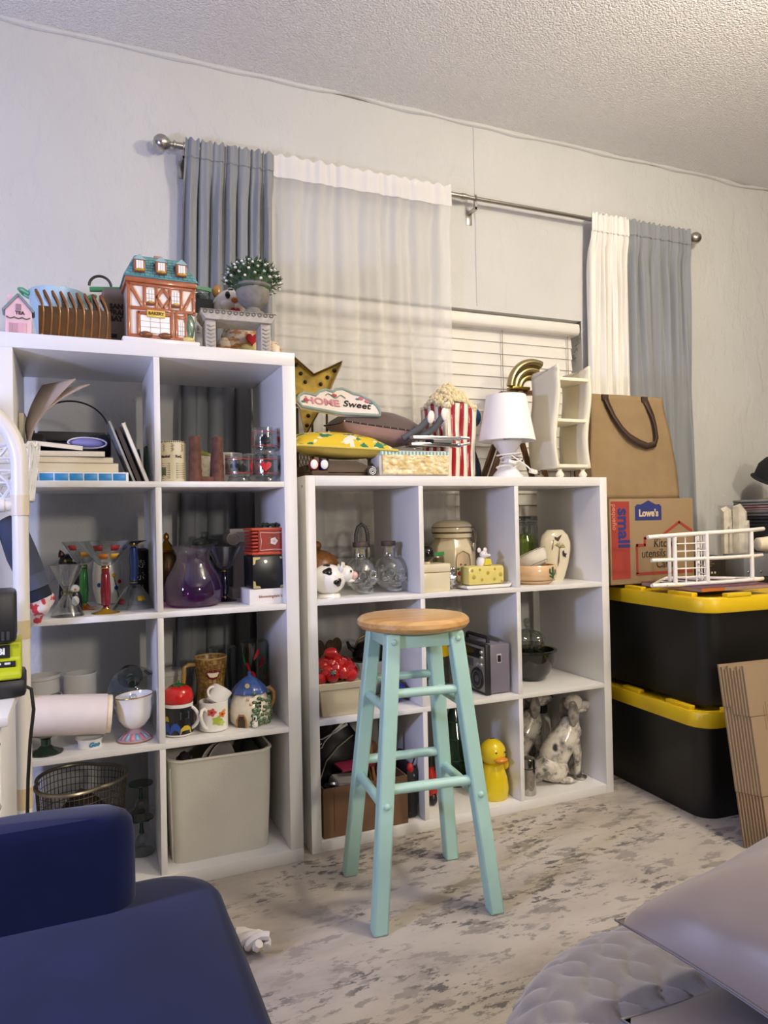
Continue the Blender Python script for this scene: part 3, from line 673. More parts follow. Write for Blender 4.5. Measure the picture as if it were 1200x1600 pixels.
for i in range(7):
    x = -.124+i*.0355; G().box(x, x+.0325, -.0862, -.0851, .0035, .022, bev=.0005).out('blue_panel', mat('2F86C4', .35, vary=.08, vs=60), T)
book('paperback', 'thickest cream-edged paperback lying directly on the blue tile box', -.702, -.485, .04, .19, Z+.0256, Z+.051, '8F8676', rot=.02)
book('paperback', 'cream-edged paperback lying second from the bottom of the pile', -.704, -.50, .045, .19, Z+.0511, Z+.067, 'A99E88', rot=.05)
book('paperback', 'cream-edged paperback lying third from the bottom of the pile', -.702, -.515, .045, .19, Z+.0671, Z+.083, '3D3A3C', rot=-.03)
T = book('paperback', 'topmost cream paperback, tipped up at its left end', -.695, -.572, .05, .185, Z+.0845, Z+.0985, '2F2B33'); T.rotation_euler = (0, .10, 0); T.location.z += .005
T = thing('open_booklet', 'tan booklet with two curled covers fanning open over the pile', 'booklet', (-.702, .10, Z+.105))
for k, (tx, tz) in enumerate(((.098, .168), (.128, .155))):
    def fn(u, v, tx=tx, tz=tz, k=k): return (tx*(v**(1.25+.5*k))+.004*k-.085*(u-.2)*v**.6, -.05+u*.12, tz*(v**(.82-.04*k))+.0015)
    G().grid(fn, 2, 14).out('page', mat('A8988C', .6, vary=.08), T, solid=.003)
T = thing('hard_case', 'dark grey hard case at the back of the book cell', 'case', (-.6, .31, Z))
bx('case_body', mat('34353A', .5), T, -.09, .09, -.045, .045, 0, .13, bev=.006); bx('lid', mat('4A4B50', .5), T, -.092, .092, -.047, .047, .131, .160, bev=.006)
T = thing('pouch', 'lavender oval pouch with white rim on the paperbacks', 'pouch', (-.562, .145, Z+.0965), .1)
G().ell((0, 0, .0165), .05, .02, .0155).out('pouch_body', mat('8F8BC6', .5), T); G().tube([(.05*math.cos(a), .0215*math.sin(a)*.3-.018, .0165+.0155*math.sin(a)) for a in [2*PI*i/30 for i in range(30)]], .0022, 6, True).out('rim', mat('DAD9E6', .4), T)
T = thing('headphones', 'black headphones with thin wire band on the shelf behind the paperbacks', 'headphones', (-.600, .226, Z))
G().tube([(.1*math.cos(a), 0, .155+.088*math.sin(a)) for a in [PI*i/24 for i in range(25)]], .0025, 8).out('headband', mat('1C1D20', .4), T)
for s in (-1, 1):
    G().lathe([(0, -.018), (.034, -.018), (.037, -.01), (.037, .01), (.03, .018), (0, .018)], 24, TM(s*.085, 0, .112) @ RM('Y', PI/2)).out('ear_cup', mat('26272B', .5), T)
    G().tube([(s*.1, 0, .155), (s*.098, 0, .112)], .004, 8).out('yoke', mat('1C1D20', .4), T)
G().tube([(.085, 0, .078), (.09, -.004, .04), (.08, -.006, .005), (.06, -.004, .004), (-.04, 0, .004)], .003, 8).out('cable', mat('17171A', .5), T)
def lean(name, label, xb, th, h_, ang, d0, d1, cov, pages, cat='book'):
    T = thing(name, label, cat, (xb, 0, Z+.0005), rot=(0, -ang, 0)); o = th*math.sin(ang)*0
    bx('pages', mat(pages, .6), T, -th+.0012, -.0012, d0, d1-.002, .0015, h_-.0015); c = mat(cov, .45)
    bx('cover', c, T, -th, -th+.0012, d0-.001, d1, 0, h_); bx('cover', c, T, -.0012, 0, d0-.001, d1, 0, h_); bx('spine', c, T, -th, 0, d1-.002, d1, 0, h_)
    T.location.z += 0; return T
lean('leaning_book', 'pale grey thin book leaning left beside the paperback pile', -.4405, .006, .178, .36, .045, .185, '8D9093', 'B5B2A8')
lean('leaning_book', 'dark brown book leaning between the grey and white ones', -.4245, .011, .158, .36, .045, .185, '3A302C', '4A3E38')
lean('leaning_book', 'white-edged book leaning nearest the divider', -.4065, .009, .172, .36, .03, .185, 'DAD6CC', 'F0ECDF')
T = thing('cutting_mat', 'green flexible board with rounded top against the divider', 'board', (-.3975, .25, Z)); G().prism([(-.05, 0), (.05, 0), (.05, .09), (.03, .118), (-.03, .118), (-.05, .09)], -.003, .003, 'x').out('board', mat('1F5A3A', .4), T)
T = thing('cutting_mat', 'navy flexible board leaning before the green one', 'board', (-.409, .25, Z), rot=(0, -.1, 0)); G().prism([(-.05, 0), (.05, 0), (.05, .09), (.03, .108), (-.03, .108), (-.05, .09)], -.0025, .0025, 'x').out('board', mat('20284A', .45), T)
book('upright_book', 'lavender spined book standing at the left end', -.7315, -.7175, .15, .3, Z, Z+.195, '8E86C4')
# ---- top row right column
T = thing('newsprint_canister', 'cream canister printed like a newspaper beside the divider', 'canister', (-.338, .07, Z)); ink = mat('2A2723', .6)
G().lathe([(0, 0), (.034, 0), (.035, .003), (.035, .11), (.034, .115), (.031, .115), (.031, .006), (0, .006)], 30).out('body', mat('D9CFB2', .5, vary=.05), T)
g = G()
for k, a0 in enumerate((-.75, .45)):
    for i in range(9): wrap(g, [(-.013, -.0012), (.013, -.0012), (.013, .0004), (-.013, .0004)], .035, a0, .052-i*.005)
wrap(g, [(-.045, -.001), (.045, -.001), (.045, .001), (-.045, .001)], .035, 0, .079)
for i in range(18): wrap(g, [(-.0012, -.002), (.0012, -.002), (.0012, .002), (-.0012, .002)], .035, -1.3+i*.155, .1125)
for a0 in (-.95, -.2, .6):
    for i in range(7): wrap(g, [(-.0035, -.0006), (.0025*(i % 3), -.0006), (.0035, .0008), (-.002, .0008)], .035, a0+.05*(i % 2), .086+i*.0033)
g.out('newsprint', ink, T)
text('lettering', 'Manite!', .010, ink, T, (0, 0, .0715), rot=(PI/2, 0, -.78), wrapR=.035, ext=.0003, bold=.0004); text('lettering', 'Red,', .010, ink, T, (0, 0, .0715), rot=(PI/2, 0, .3), wrapR=.035, ext=.0003, bold=.0004)
g = G(); wrap(g, [(-.008, 0), (.008, 0), (.008, .024), (-.008, .024)], .0351, -.95, .018); g.out('photo_print', mat('56664E', .6, vary=.4, vs=120), T)
T = thing('bookend', 'rough brown log bookend with two uprights', 'bookend', (-.25, .052, Z)); bk = mat('6B4638', .9, vary=.4, vs=50, bump=.8, bs=120)
for i, x in enumerate((-.031, .031)):
    G().grid(lambda u, v: (x+(.0185-.004*v)*math.cos(2*PI*u)*(1+.12*noise.noise(V((math.cos(2*PI*u)*2, v*9+i, math.sin(2*PI*u)*2)))), .030*math.sin(2*PI*u), .0+.128*v+.006*noise.noise(V((u*9, i, 0)))*v), 22, 16, cu=True).faces([], []).out('upright', bk, T, jitter=.002, js=150)
    G().ell((x, 0, .126), .013, .026, .004).out('cut_end', mat('7D5947', .9, vary=.3, vs=90), T)
bx('base', bk, T, -.04, .04, -.02, .03, 0, .016, bev=.003)
T = thing('lidded_cup', 'cream cup with olive lid between the bookend uprights', 'cup', (-.25, .17, Z)); G().lathe(cup_prof(.028, .032, .085), 24).out('cup_body', cer('CFC6AC', .3, .25, 90), T); G().lathe([(0, .085), (.033, .085), (.033, .092), (.02, .1), (.006, .102), (.006, .108), (0, .11)], 24).out('lid', cer('8A8746'), T)
mug('white_mug', 'white mug with tan stripe behind the card-suit glasses', (-.155, .22, Z), .041, .1, cer('E8E2D6'), 2.2)
mug('white_mug', 'white mug half hidden behind the stacked suit glasses', (-.075, .235, Z), .034, .1, cer('E6DFD2'), 2.4)
def suit_glass(label, loc, rz):
    T = thing('suit_glass', label, 'glass', loc, rz, 'card-suit tumblers'); R = .039
    G().lathe([(0, 0), (.033, 0), (.034, .004), (.030, .012), (.031, .017), (.0385, .022), (.039, .03), (.039, .079), (.0378, .0795), (.0372, .078), (.0372, .024), (.028, .016), (0, .014)], 32).out('glass_body', clear, T)
    for z in (.026, .0665):
        g = G()
        for k in range(20): wrap(g, [(-.0063, -.0011), (.0063, -.0011), (.0063, .0011), (-.0063, .0011)], R, k*2*PI/20, z)
        g.out('red_band', mat('A8242E', .4), T)
    cl = [(0, .004), (-.003, -.009), (.003, -.009)]
    for k in range(4):
        a0 = k*PI/2; g = G(); zz = .046
        if k == 0:
            for cx, cy in ((-.0078, -.001), (.0078, -.001), (0, .0095)): wrap(g, circ(.0072, 12, cx, cy), R, a0, zz)
            wrap(g, [(-.006, -.016), (.006, -.016), (.0014, 0), (-.0014, 0)], R, a0, zz); g.out('club', black, T)
        elif k == 1: wrap(g, [(0, -.0185), (.0135, 0), (0, .0185), (-.0135, 0)], R, a0, zz); g.out('diamond', mat('C4262E', .4), T)
        elif k == 2:
            wrap(g, [(x, -y) for x, y in heart(.0145)], R, a0, zz-.001); wrap(g, [(-.0045, -.014), (.0045, -.014), (.001, 0), (-.001, 0)], R, a0, zz); g.out('spade', black, T)
        else: wrap(g, heart(.0165), R, a0, zz); g.out('heart', mat('C4262E', .4), T)
    return T
suit_glass('card-suit tumbler showing a black club, left of the pair', (-.158, .05, Z), -.5)
suit_glass('card-suit tumbler showing a red heart, under another tumbler', (-.0785, .055, Z), 1.35)
suit_glass('card-suit tumbler stacked on top, showing a black spade', (-.0785, .055, Z+.0796), 2.9)

# ---- second row, left column
Z = TZ[1]
def martini(name, label, loc, h_, R, stemc, footc, flip=False, squares=(), group='coloured-stem martini glasses', rim=None, hollow=.35, rot=None, patch=None):
    T = thing(name, label, 'glass', loc, 0, group, rot=rot)
    S = (lambda p: [(r, h_-z) for r, z in p]) if flip else (lambda p: p)
    hb = h_*(1-hollow)
    G().lathe(S([(.012, hb+.001), (.018, hb+.004), (.026, hb+.012), (R-.0004, h_), (R-.0022, h_), (.024, hb+.0145), (.012, hb+.007), (0, hb+.006)]), 40).out('bowl', rim or clear, T)
    G().lathe(S([(0, hb+.001), (.009, hb+.001), (.0105, hb-.003), (.008, hb-.007), (.0105, hb-.01), (.009, hb-.014), (.011, hb-.024), (.0135, hb*.45), (.011, .022), (.0065, .018), (.009, .012), (0, .012)]), 24).out('stem', stemc, T)
    G().lathe(S([(0, 0), (.036, 0), (.037, .002), (.02, .006), (.008, .013), (0, .013)]), 32).out('foot', footc, T)
    for z in (.0125, hb-.005): G().tor((0, 0, (h_-z) if flip else z), .0095, .002, None, 20, 8).out('collar', gold, T)
    for a0, f, c in squares:
        zc = hb+.012+(h_-hb-.012)*f; r = .026+(R-.026)*f; sl = (R-.026)/(h_-hb-.012); g = G(); vs = []
        for da, dz in ((-.011, -.009), (.011, -.009), (.011, .009), (-.011, .009)):
            rr = r+dz*sl*.75+.0012; aa = a0+da/r-PI/2; vs.append((rr*math.cos(aa), rr*math.sin(aa), (h_-zc-dz*.75) if flip else zc+dz*.75))
        g.faces(vs, [(0, 1, 2, 3)]).out('painted_square', mat(c, .3), T, solid=.0006)
    return T
def stemm(c): return mat(c, .15, coat=.6, vary=.1, vs=40)
T = thing('hourglass_goblet', 'clear waisted glass with pale yellow knot at its middle', 'glass', (-.616, .055, Z))
G().lathe([(0, .0), (.041, 0), (.040, .003), (.03, .025), (.014, .05), (.008, .058), (.008, .066), (.012, .074), (.028, .105), (.041, .134), (.0395, .134), (.026, .106), (.008, .08), (0, .078)], 36).out('glass_body', clear, T)
g = G()
for i in range(6): g.ell((.0105*math.cos(i*PI/3), .0105*math.sin(i*PI/3), .061), .0045, .0045, .006, 10, 6)
g.out('knot', glassm('E6E0A8', .05, .9), T)
martini('martini_glass', 'martini glass with green stem and orange foot', (-.574, .20, Z), .192, .062, stemm('2F8A3E'), stemm('B85A20'), squares=[(-.6, .7, 'B8332C'), (.1, .35, 'D99A2A'), (.7, .7, '3A4A8A')])
martini('martini_glass', 'martini glass with dark red stem, gold foot and painted squares', (-.521, .062, Z), .195, .069, stemm('7A1726'), stemm('9A7A1E'), squares=[(-.35, .66, '8E1F22'), (.45, .66, '9C2024'), (-.15, .28, 'CE7A22'), (.6, .28, 'DDA82C'), (1.2, .66, '2C3A6A')])
martini('martini_glass', 'upside-down martini glass with blue stem', (-.443, .150, Z), .192, .061, stemm('24407E'), stemm('2C2A34'), True, squares=[(-.9, .6, '7E1C22'), (.4, .45, 'B99A2A')])
T = thing('black_canister', 'black cylinder canister with white brush characters', 'canister', (-.4215, .265, Z)); G().lathe([(0, 0), (.0265, 0), (.027, .002), (.027, .138), (.0275, .14), (.0275, .160), (.022, .166), (0, .167)], 28).out('body', mat('14151A', .3), T)
for i, (ch, z) in enumerate((('寺', .118), ('示', .082), ('泰', .045))): text('lettering', ch, .026, mat('E6E4DE', .6), T, (0, 0, z), rot=(PI/2, 0, .18-.08*i), wrapR=.0272, ext=.0003)
T = thing('white_vase', 'white vase painted with red, blue and yellow dots', 'vase', (-.507, .31, Z)); G().lathe(cup_prof(.034, .04, .13, .003, .004, [(.044, .05), (.045, .09)]), 28).out('vase_body', wcer, T)
g1 = G()
for c_, pts in (('2447A0', [(-.6, .06), (.5, .05)]), ('C42A30', [(.75, .068)]), ('D9B62C', [(.35, .088), (-.3, .1)])):
    g = G()
    for a0, z in pts: wrap(g, circ(.0065, 12), .0455, a0, z)
    g.out('painted_dot', mat(c_, .3), T)
G().tube([(.03, -.0345, .02), (.022, -.0395, .05), (.015, -.0435, .085)], .001, 5).out('painted_stem', black, T)
T = thing('cat_figurine', 'dark brown cat figurine with pink ear behind the glasses', 'figurine', (-.612, .30, Z)); dk = cer('2A2020')
G().lathe([(0, 0), (.03, 0), (.034, .03), (.03, .08), (.022, .11), (0, .12)], 22).out('body', dk, T); G().ell((0, -.01, .13), .031, .028, .027).out('head', dk, T)
for s in (-1, 1): e = G().lathe([(.011, 0), (.007, .012), (0, .022)], 12, TM(s*.02, -.01, .148) @ RM('Y', s*.3)).out('ear', dk, T); G().prism([(s*.02-.004, .152), (s*.02+.004, .152), (s*.021, .163)], -.022, -.02).out('inner_ear', cer('D98A9A'), e)
for s in (-1, 1): G().ell((s*.011, -.036, .136), .004, .003, .004).out('eye', cer('D8C070'), T)
T = thing('penguin_figurine', 'tiny black and white penguin figurine with orange beak', 'figurine', (-.598, .146, Z), .1); G().lathe([(0, 0), (.018, 0), (.021, .02), (.018, .045), (.013, .055), (0, .06)], 18).out('body', cer('1E1E22'), T); G().ell((0, -.008, .028), .013, .014, .024).out('belly', wcer, T); G().ell((0, 0, .063), .013, .012, .012).out('head', cer('E6E2DA'), T); G().lathe([(.004, 0), (0, .01)], 10, TM(0, -.01, .062) @ RM('X', PI/2)).out('beak', cer('D08A2A'), T)

# ---- second row, right column
T = thing('glass_pitcher', 'purple shaded glass pitcher vase with folded lip', 'pitcher', (-.283, .11, Z))
m, nt, b = nodes('purple_ombre_glass'); nt.nodes.remove(b); og = nt.nodes['Material Output']
mx = nt.nodes.new('ShaderNodeMixShader'); tr = nt.nodes.new('ShaderNodeBsdfTransparent'); gl = nt.nodes.new('ShaderNodeBsdfGlossy'); gl.inputs['Roughness'].default_value = .03
tc = nt.nodes.new('ShaderNodeTexCoord'); sp = nt.nodes.new('ShaderNodeSeparateXYZ'); nt.links.new(tc.outputs['Generated'], sp.inputs[0])
nt.links.new(ramp(nt, sp.outputs[2], [(.05, 'B04FAE'), (.35, 'B98AD0'), (.75, 'D6C9E2'), (1, 'E6E2EA')]), tr.inputs[0])
lw = nt.nodes.new('ShaderNodeLayerWeight'); lw.inputs[0].default_value = .3; pm_ = nt.nodes.new('ShaderNodeMath'); pm_.operation = 'MULTIPLY_ADD'; pm_.inputs[1].default_value = .45; pm_.inputs[2].default_value = .05
nt.links.new(lw.outputs['Facing'], pm_.inputs[0]); nt.links.new(pm_.outputs[0], mx.inputs[0]); nt.links.new(tr.outputs[0], mx.inputs[1]); nt.links.new(gl.outputs[0], mx.inputs[2]); m3 = nt.nodes.new('ShaderNodeMixShader'); m3.inputs[0].default_value = .12; df = nt.nodes.new('ShaderNodeBsdfDiffuse')
nt.links.new(ramp(nt, sp.outputs[2], [(.05, '7A2F7A'), (.4, '6E5490'), (.8, '8A8298')]), df.inputs[0])
nt.links.new(mx.outputs[0], m3.inputs[1]); nt.links.new(df.outputs[0], m3.inputs[2]); nt.links.new(m3.outputs[0], og.inputs[0])
def lip(p, a):
    if p[2] < .15: return p
    k = (p[2]-.15)/.022; s = 1+.14*k*max(0, math.cos(a-.2))**3; return (p[0]*s, p[1]*s, p[2]+.004*k*math.cos(a*3)*.6+.006*k*max(0, math.cos(a-.2))**3)
G().lathe([(0, .004), (.06, 0), (.076, .008), (.083, .03), (.082, .055), (.073, .085), (.057, .112), (.047, .135), (.047, .15), (.056, .166), (.063, .172)], 40, fx=lip).out('vessel', m, T)
T = thing('brass_samovar', 'dark bronze urn with brass finial behind the pitcher', 'urn', (-.338, .285, Z)); G().lathe([(0, 0), (.03, 0), (.026, .012), (.018, .02), (.032, .05), (.035, .1), (.028, .14), (.02, .15), (0, .15)], 24).out('body', mat('4A3A22', .3, .8), T); G().lathe([(.022, .15), (.026, .158), (.02, .168), (.01, .18), (.006, .188), (.009, .195), (.007, .205), (0, .212)], 20).out('finial', brass, T); G().tube([(.033, -.01, .12), (.05, -.015, .11), (.05, -.015, .07), (.033, -.01, .05)], .004, 8).out('handle', brass, T)
T = thing('glass_jar', 'clear glass jar with glass lid at the back of its cell', 'jar', (-.215, .325, Z)); G().lathe(cup_prof(.04, .042, .17, .003), 26).out('jar_body', glassm('D9E6E2', .03, .85), T); G().lathe([(0, .171), (.044, .171), (.044, .178), (.036, .186), (.02, .19), (.012, .196), (.014, .208), (0, .212)], 26).out('lid', glassm('D9E6E2', .03, .85), T)
martini('martini_glass', 'martini glass with dark navy stem beside the pitcher', (-.180, .185, Z), .165, .055, stemm('141A38'), stemm('14162A'), hollow=.42, group='coloured-stem martini glasses')
T = thing('column_candlestick', 'white ionic column candle holder with scroll capital', 'candle holder', (-.105, .285, Z)); stw = mat('B9B6B0', .8, vary=.08)
bx('base', stw, T, -.04, .04, -.04, .04, 0, .03, bev=.003)
G().lathe([(0, .03), (.033, .03), (.030, .04), (.027, .17), (.031, .176), (0, .176)], 40, fx=lambda p, a: (p[0]*(1-.05*(math.sin(a*10) > .3)), p[1]*(1-.05*(math.sin(a*10) > .3)), p[2])).out('shaft', stw, T)
bx('abacus', stw, T, -.046, .046, -.04, .04, .205, .218, bev=.003)
for s in (-1, 1): G().lathe([(0, 0), (.021, 0), (.021, .078), (0, .078)], 24, TM(s*.034, .039, .187) @ RM('X', PI/2)).tube([(s*.034+(.019-.0009*i)*math.cos(.55*i), -.040, .187+(.019-.0009*i)*math.sin(.55*i)) for i in range(20)], .0025, 6).out('volute', stw, T)
bx('lintel', stw, T, -.03, .03, -.036, .036, .176, .206)
T = thing('gift_box', 'small white box lettered bloomingdales under the black box', 'box', (-.083, .083, Z), .06); bx('box_body', mat('E6E2DC', .5), T, -.058, .058, -.05, .05, 0, .044, bev=.001); text('lettering', "bloomingdale's", .0118, mat('8A3A34', .5), T, (.004, -.0504, .022))
T = thing('black_box', 'black cube box with brass corner plates under the red box', 'box', (-.078, .083, Z+.0442), .04); bx('box_body', mat('101318', .3, coat=.3), T, -.052, .052, -.05, .05, 0, .094, bev=.002); bx('plinth', mat('101318', .4), T, -.046, .046, -.044, .044, .0941, .098)
for sx in (-1, 1):
    for sz in (-1, 1):
        x, z = sx*.0505, .047+sz*.045
        G().prism([(x, z), (x-sx*.022, z), (x-sx*.02, z-sz*.006), (x-sx*.008, z-sz*.008), (x-sx*.006, z-sz*.02), (x, z-sz*.022)], -.0518, -.0503).out('corner_plate', mat('C9BE8A', .3, .7), T)
T = thing('music_box', 'red pleated box with painted white rose on top of the black box', 'box', (-.074, .083, Z+.1423), .04); rd = mat('A8301F', .4, vary=.1, vs=50)
bx('box_body', rd, T, -.036, .055, -.046, .046, .008, .070)
for z in (0, .0702): bx('cover_board', mat('BE4427', .4), T, -.056, .056, -.049, .049, z, z+.0078, bev=.001)
for i in range(6): bx('pleat', rd, T, -.055, -.036, -.046, .046, .0095+i*.0102, .0165+i*.0102, bev=.003)
fp = bx('front_panel', mat('94251C', .45), T, -.034, .053, -.0475, -.0461, .010, .068)
wl = mat('E6D6CC', .5)
G().tube([(-.031, -.0478, .013), (.01, -.0478, .0155), (.05, -.0478, .013), (.047, -.0478, .039), (.05, -.0478, .065), (.01, -.0478, .0625), (-.031, -.0478, .065), (-.028, -.0478, .039)], .0009, 5, True).out('scroll_line', wl, T)
for i in range(5): G().ell((.0095+.006*math.cos(i*1.257), -.0482, .039+.006*math.sin(i*1.257)), .0055, .0012, .0055, 10, 6).out('rose_petal', wl, T)
G().ell((.0095, -.0492, .039), .004, .001, .004, 10, 6).out('rose_heart', mat('C9B0A8', .5), T)
for dx, dz in ((-.014, -.008), (.014, .008), (-.012, .01)): G().ell((.0095+dx, -.0479, .039+dz), .004, .0006, .0022).out('rose_leaf', mat('4F7A3A', .5), T)
g = G()
for i in range(26): g.ell((-.02+random.random()*.05, -.03+random.random()*.05, .083+random.random()*.006), .006, .006, .005, 6, 4)
o = g.out('dried_moss', mat('2E3A2A', .9), T)

# ---- third row, left column
Z = TZ[2]
for i, lb in enumerate(('bottom ramekin of the white stack behind the paper roll', 'middle ramekin of the white stack behind the paper roll', 'top ramekin of the white stack, tipped slightly')):
    T = thing('ramekin', lb, 'dish', (-.682, .25, Z+i*.0555+(.002 if i == 2 else 0)), 0, 'stacked white ramekins', rot=(0, -.05 if i == 2 else 0, 0))
    G().lathe(cup_prof(.041, .046, .055, .003, .004, [(.042, .042), (.046, .046)]), 32).out('dish_body', cer('E3E3E0'), T); G().tor((0, 0, .0525), .0455, .0018, None, 32, 6).out('rim', cer('E3E3E0'), T)
T = thing('white_crock', 'tall plain white crock behind the paper roll', 'crock', (-.588, .25, Z)); G().lathe(cup_prof(.043, .045, .165, .004), 30).out('crock_body', cer('DDDDDB'), T); G().tor((0, 0, .162), .044, .002, None, 30, 6).out('rim', cer('E6E6E4'), T)
T = thing('paper_roll', 'fat roll of cream kraft paper resting across the shelf', 'roll', (-.632, .06, .4835), rot=(0, 0, 0)); MR = RM('Y', PI/2+.09)
G().lathe([(.050, -.115), (.0525, -.115), (.0525, .108), (.050, .108)], 40, MR).out('outer_sheet', mat('DCCFC4', .7, vary=.04), T)
G().lathe([(.012, -.12), (.0495, -.12), (.0495, .121), (.012, .121), (.012, -.12)], 36, MR).out('paper_core', mat('E3D2B6', .8), T)
T = thing('footed_bowl', 'small white footed bowl with blue lettering under the paper roll', 'bowl', (-.566, .062, Z), -.2); G().lathe([(0, .0), (.03, 0), (.032, .004), (.029, .01), (.031, .02), (.036, .026), (.0345, .026), (.027, .016), (0, .014)], 28).out('bowl_body', wcer, T); text('lettering', 'Goo', .016, mat('2F7FA8', .4), T, (0, 0, .012), rot=(PI/2, 0, .55), wrapR=.0315, ext=.0008, bold=.0008, shear=.3)
T = thing('glass_stand', 'dark green glass disc foot under the end of the paper roll', 'stand', (-.672, .06, Z)); G().lathe([(0, 0), (.042, 0), (.042, .003), (.02, .012), (.012, .02), (.012, .036), (.016, .04), (0, .04)], 32).out('foot', mat('12281F', .08, coat=.5), T)
T = thing('white_bowl', 'plain white bowl hidden behind the gold-rimmed cup', 'bowl', (-.447, .26, Z)); G().lathe(cup_prof(.03, .05, .05, .003, .004, [(.045, .03)]), 28).out('bowl_body', wcer, T)
T = martini('martini_glass', 'martini glass lying on its side with bowl facing out', (-.447, .33, Z+.124), .15, .072, stemm('2C5A3A'), stemm('46301C'), squares=[(a, .72, c) for a, c in ((.3, '5A1A1E'), (1.3, '1E2A4E'), (2.4, '6A1E20'), (3.4, '40201E'), (4.4, '1E2A4E'), (5.4, 'B86A2A'))], rot=(PI/2+.08, 0, 0), hollow=.45)
T = thing('footed_cup', 'white cup with gold rim and pink and blue petal foot', 'cup', (-.452, .075, Z), -.25)
def tiltlip(p, a): return p if p[2] < .1 else (p[0], p[1], p[2]+.004*math.cos(a-.2))
G().lathe([(0, .03), (.014, .03), (.03, .042), (.042, .06), (.046, .085), (.047, .11), (.051, .122), (.049, .123), (.0445, .11), (.043, .085), (.038, .062), (.02, .045), (0, .04)], 40, fx=tiltlip).out('cup_body', cer('E9E6DE'), T)
G().tube([(.0503*math.cos(a), .0503*math.sin(a), .1228+.004*math.cos(a-.2)) for a in [2*PI*i/40 for i in range(40)]], .0016, 8, True).out('gold_rim', mat('A8803C', .3, .8), T)
G().lathe([(0, 0), (.046, 0), (.047, .003), (.034, .014), (.018, .026), (.014, .031), (0, .031)], 40).out('foot', cer('B99AA6'), T)
for i in range(16):
    a = i*2*PI/16; ca, sa = math.cos(a), math.sin(a); vs = []
    for r, z, w_ in ((.042, .0078, .0045), (.034, .0148, .0055), (.024, .0222, .003)):
        for s in (-1, 1): vs.append((r*ca-s*w_*sa, r*sa+s*w_*ca, z))
    G().faces(vs, [(0, 1, 3, 2), (2, 3, 5, 4)]).out('painted_petal', cer(('D88AA0', '8ABBD8')[i % 2]), T, solid=.0008)
G().tor((0, 0, .0025), .046, .0014, None, 40, 6).out('gold_rim', mat('A8803C', .3, .8), T)
T = thing('green_eraser', 'small green cube charm with clear top inside the cup', 'charm', (-.455, .07, Z+.0412)); bx('cube', mat('3F8A2A', .3), T, -.012, .012, -.012, .012, .045, .068, bev=.003); bx('stalk', mat('3F8A2A', .3), T, -.004, .004, -.004, .004, 0, .045); G().ell((0, 0, .076), .011, .011, .009).out('clear_top', clear, T)

# ---- third row, right column
T = thing('black_mug', 'black printed mug with white rim under the strawberry lid', 'mug', (-.335, .07, Z))
G().lathe(cup_prof(.039, .040, .09), 34).out('cup_body', cer('E8E6E2'), T)
g = G().lathe([(.0402, .008), (.0404, .0082), (.0404, .081), (.0402, .0812)], 34); g.out('print_wrap', cer('1C1B20', .25), T)
for a0, z, w_, hh, c_ in ((-.95, .026, .010, .03, '2A4A9A'), (-.35, .024, .016, .032, '2B4FA6'), (.38, .02, .018, .024, 'C9AE2E'), (-1.0, .052, .008, .014, 'B89F2E')):
    g = G(); wrap(g, [(-w_, -hh*.5), (w_, -hh*.5), (w_*.8, hh*.2), (w_*.3, hh*.5), (-w_*.3, hh*.5), (-w_*.8, hh*.2)], .0405, a0, z); g.out('colour_patch', mat(c_, .3), T)
g = G(); wrap(g, [(-.013, -.010), (.013, -.010), (.013, .010), (-.013, .010)], .0405, .3, .06); g.out('screen_print', mat('50525A', .3), T); g = G(); wrap(g, [(-.010, -.0075), (.010, -.0075), (.010, .0075), (-.010, .0075)], .0409, .3, .06); g.out('screen_print', mat('0B0B0E', .3), T)
handle(G(), .04, .02, .078, .02, .005, ang=2.6).out('handle', cer('E8E6E2'), T)
T = thing('ceramic_strawberry', 'red ceramic strawberry with green cap on the black mug', 'ornament', (-.335, .07, Z+.0904)); G().lathe([(0, 0), (.037, 0), (.041, .008), (.041, .02), (.036, .036), (.022, .046), (0, .049)], 28).out('berry', cer('C81E1E', .15, .1, 60, .25, 140), T)
g = G()
for i in range(8): a = i*PI/4; g.faces([(0, 0, .0515), (.012*math.cos(a-.35), .012*math.sin(a-.35), .0505), (.03*math.cos(a), .03*math.sin(a), .044), (.012*math.cos(a+.35), .012*math.sin(a+.35), .0505)], [(0, 1, 2, 3)])
g.ell((0, 0, .047), .017, .017, .0055, 14, 6); g.out('leaf_cap', cer('1F5A2C'), T); G().tube([(0, 0, .05), (.002, 0, .06)], .0025, 6).out('stem', cer('3A7A40'), T)
T = thing('tiki_mug', 'wicker-patterned tiki mug with grinning red lips', 'mug', (-.226, .19, Z)); ww = spotted('B99458', '7A5A2C', 90, .5, .08, .35, .3, (1, 1, 1), name='wicker_glaze')
G().lathe([(0, 0), (.043, 0), (.045, .01), (.040, .07), (.037, .105), (.041, .15), (.049, .184), (.049, .188), (.046, .188), (.038, .15), (.034, .105), (0, .1)], 34).out('cup_body', ww, T)
g = G()
for i in range(12): z = .02+i*.0135; r = .0455 if z < .02 else (.0445-.0005*i if z < .11 else .037+.012*(z-.105)/.08+.001); g.tor((0, 0, z), max(.038, .0455-(z/.105)*.0078 if z < .105 else .0377+(z-.105)*.145), .0012, None, 34, 5)
for i in range(20):
    a = i*PI/10; g.tube([((.0457-(z/.105)*.0078 if z < .105 else .0379+(z-.105)*.145)*math.cos(a), (.0457-(z/.105)*.0078 if z < .105 else .0379+(z-.105)*.145)*math.sin(a), z) for z in (.01, .04, .07, .105, .13, .15, .18)], .0011, 5)
g.out('wicker_relief', mat('8A6A34', .4), T)
G().tor((0, 0, .187), .0475, .0022, None, 34, 6).out('rim', cer('C9AE78'), T)
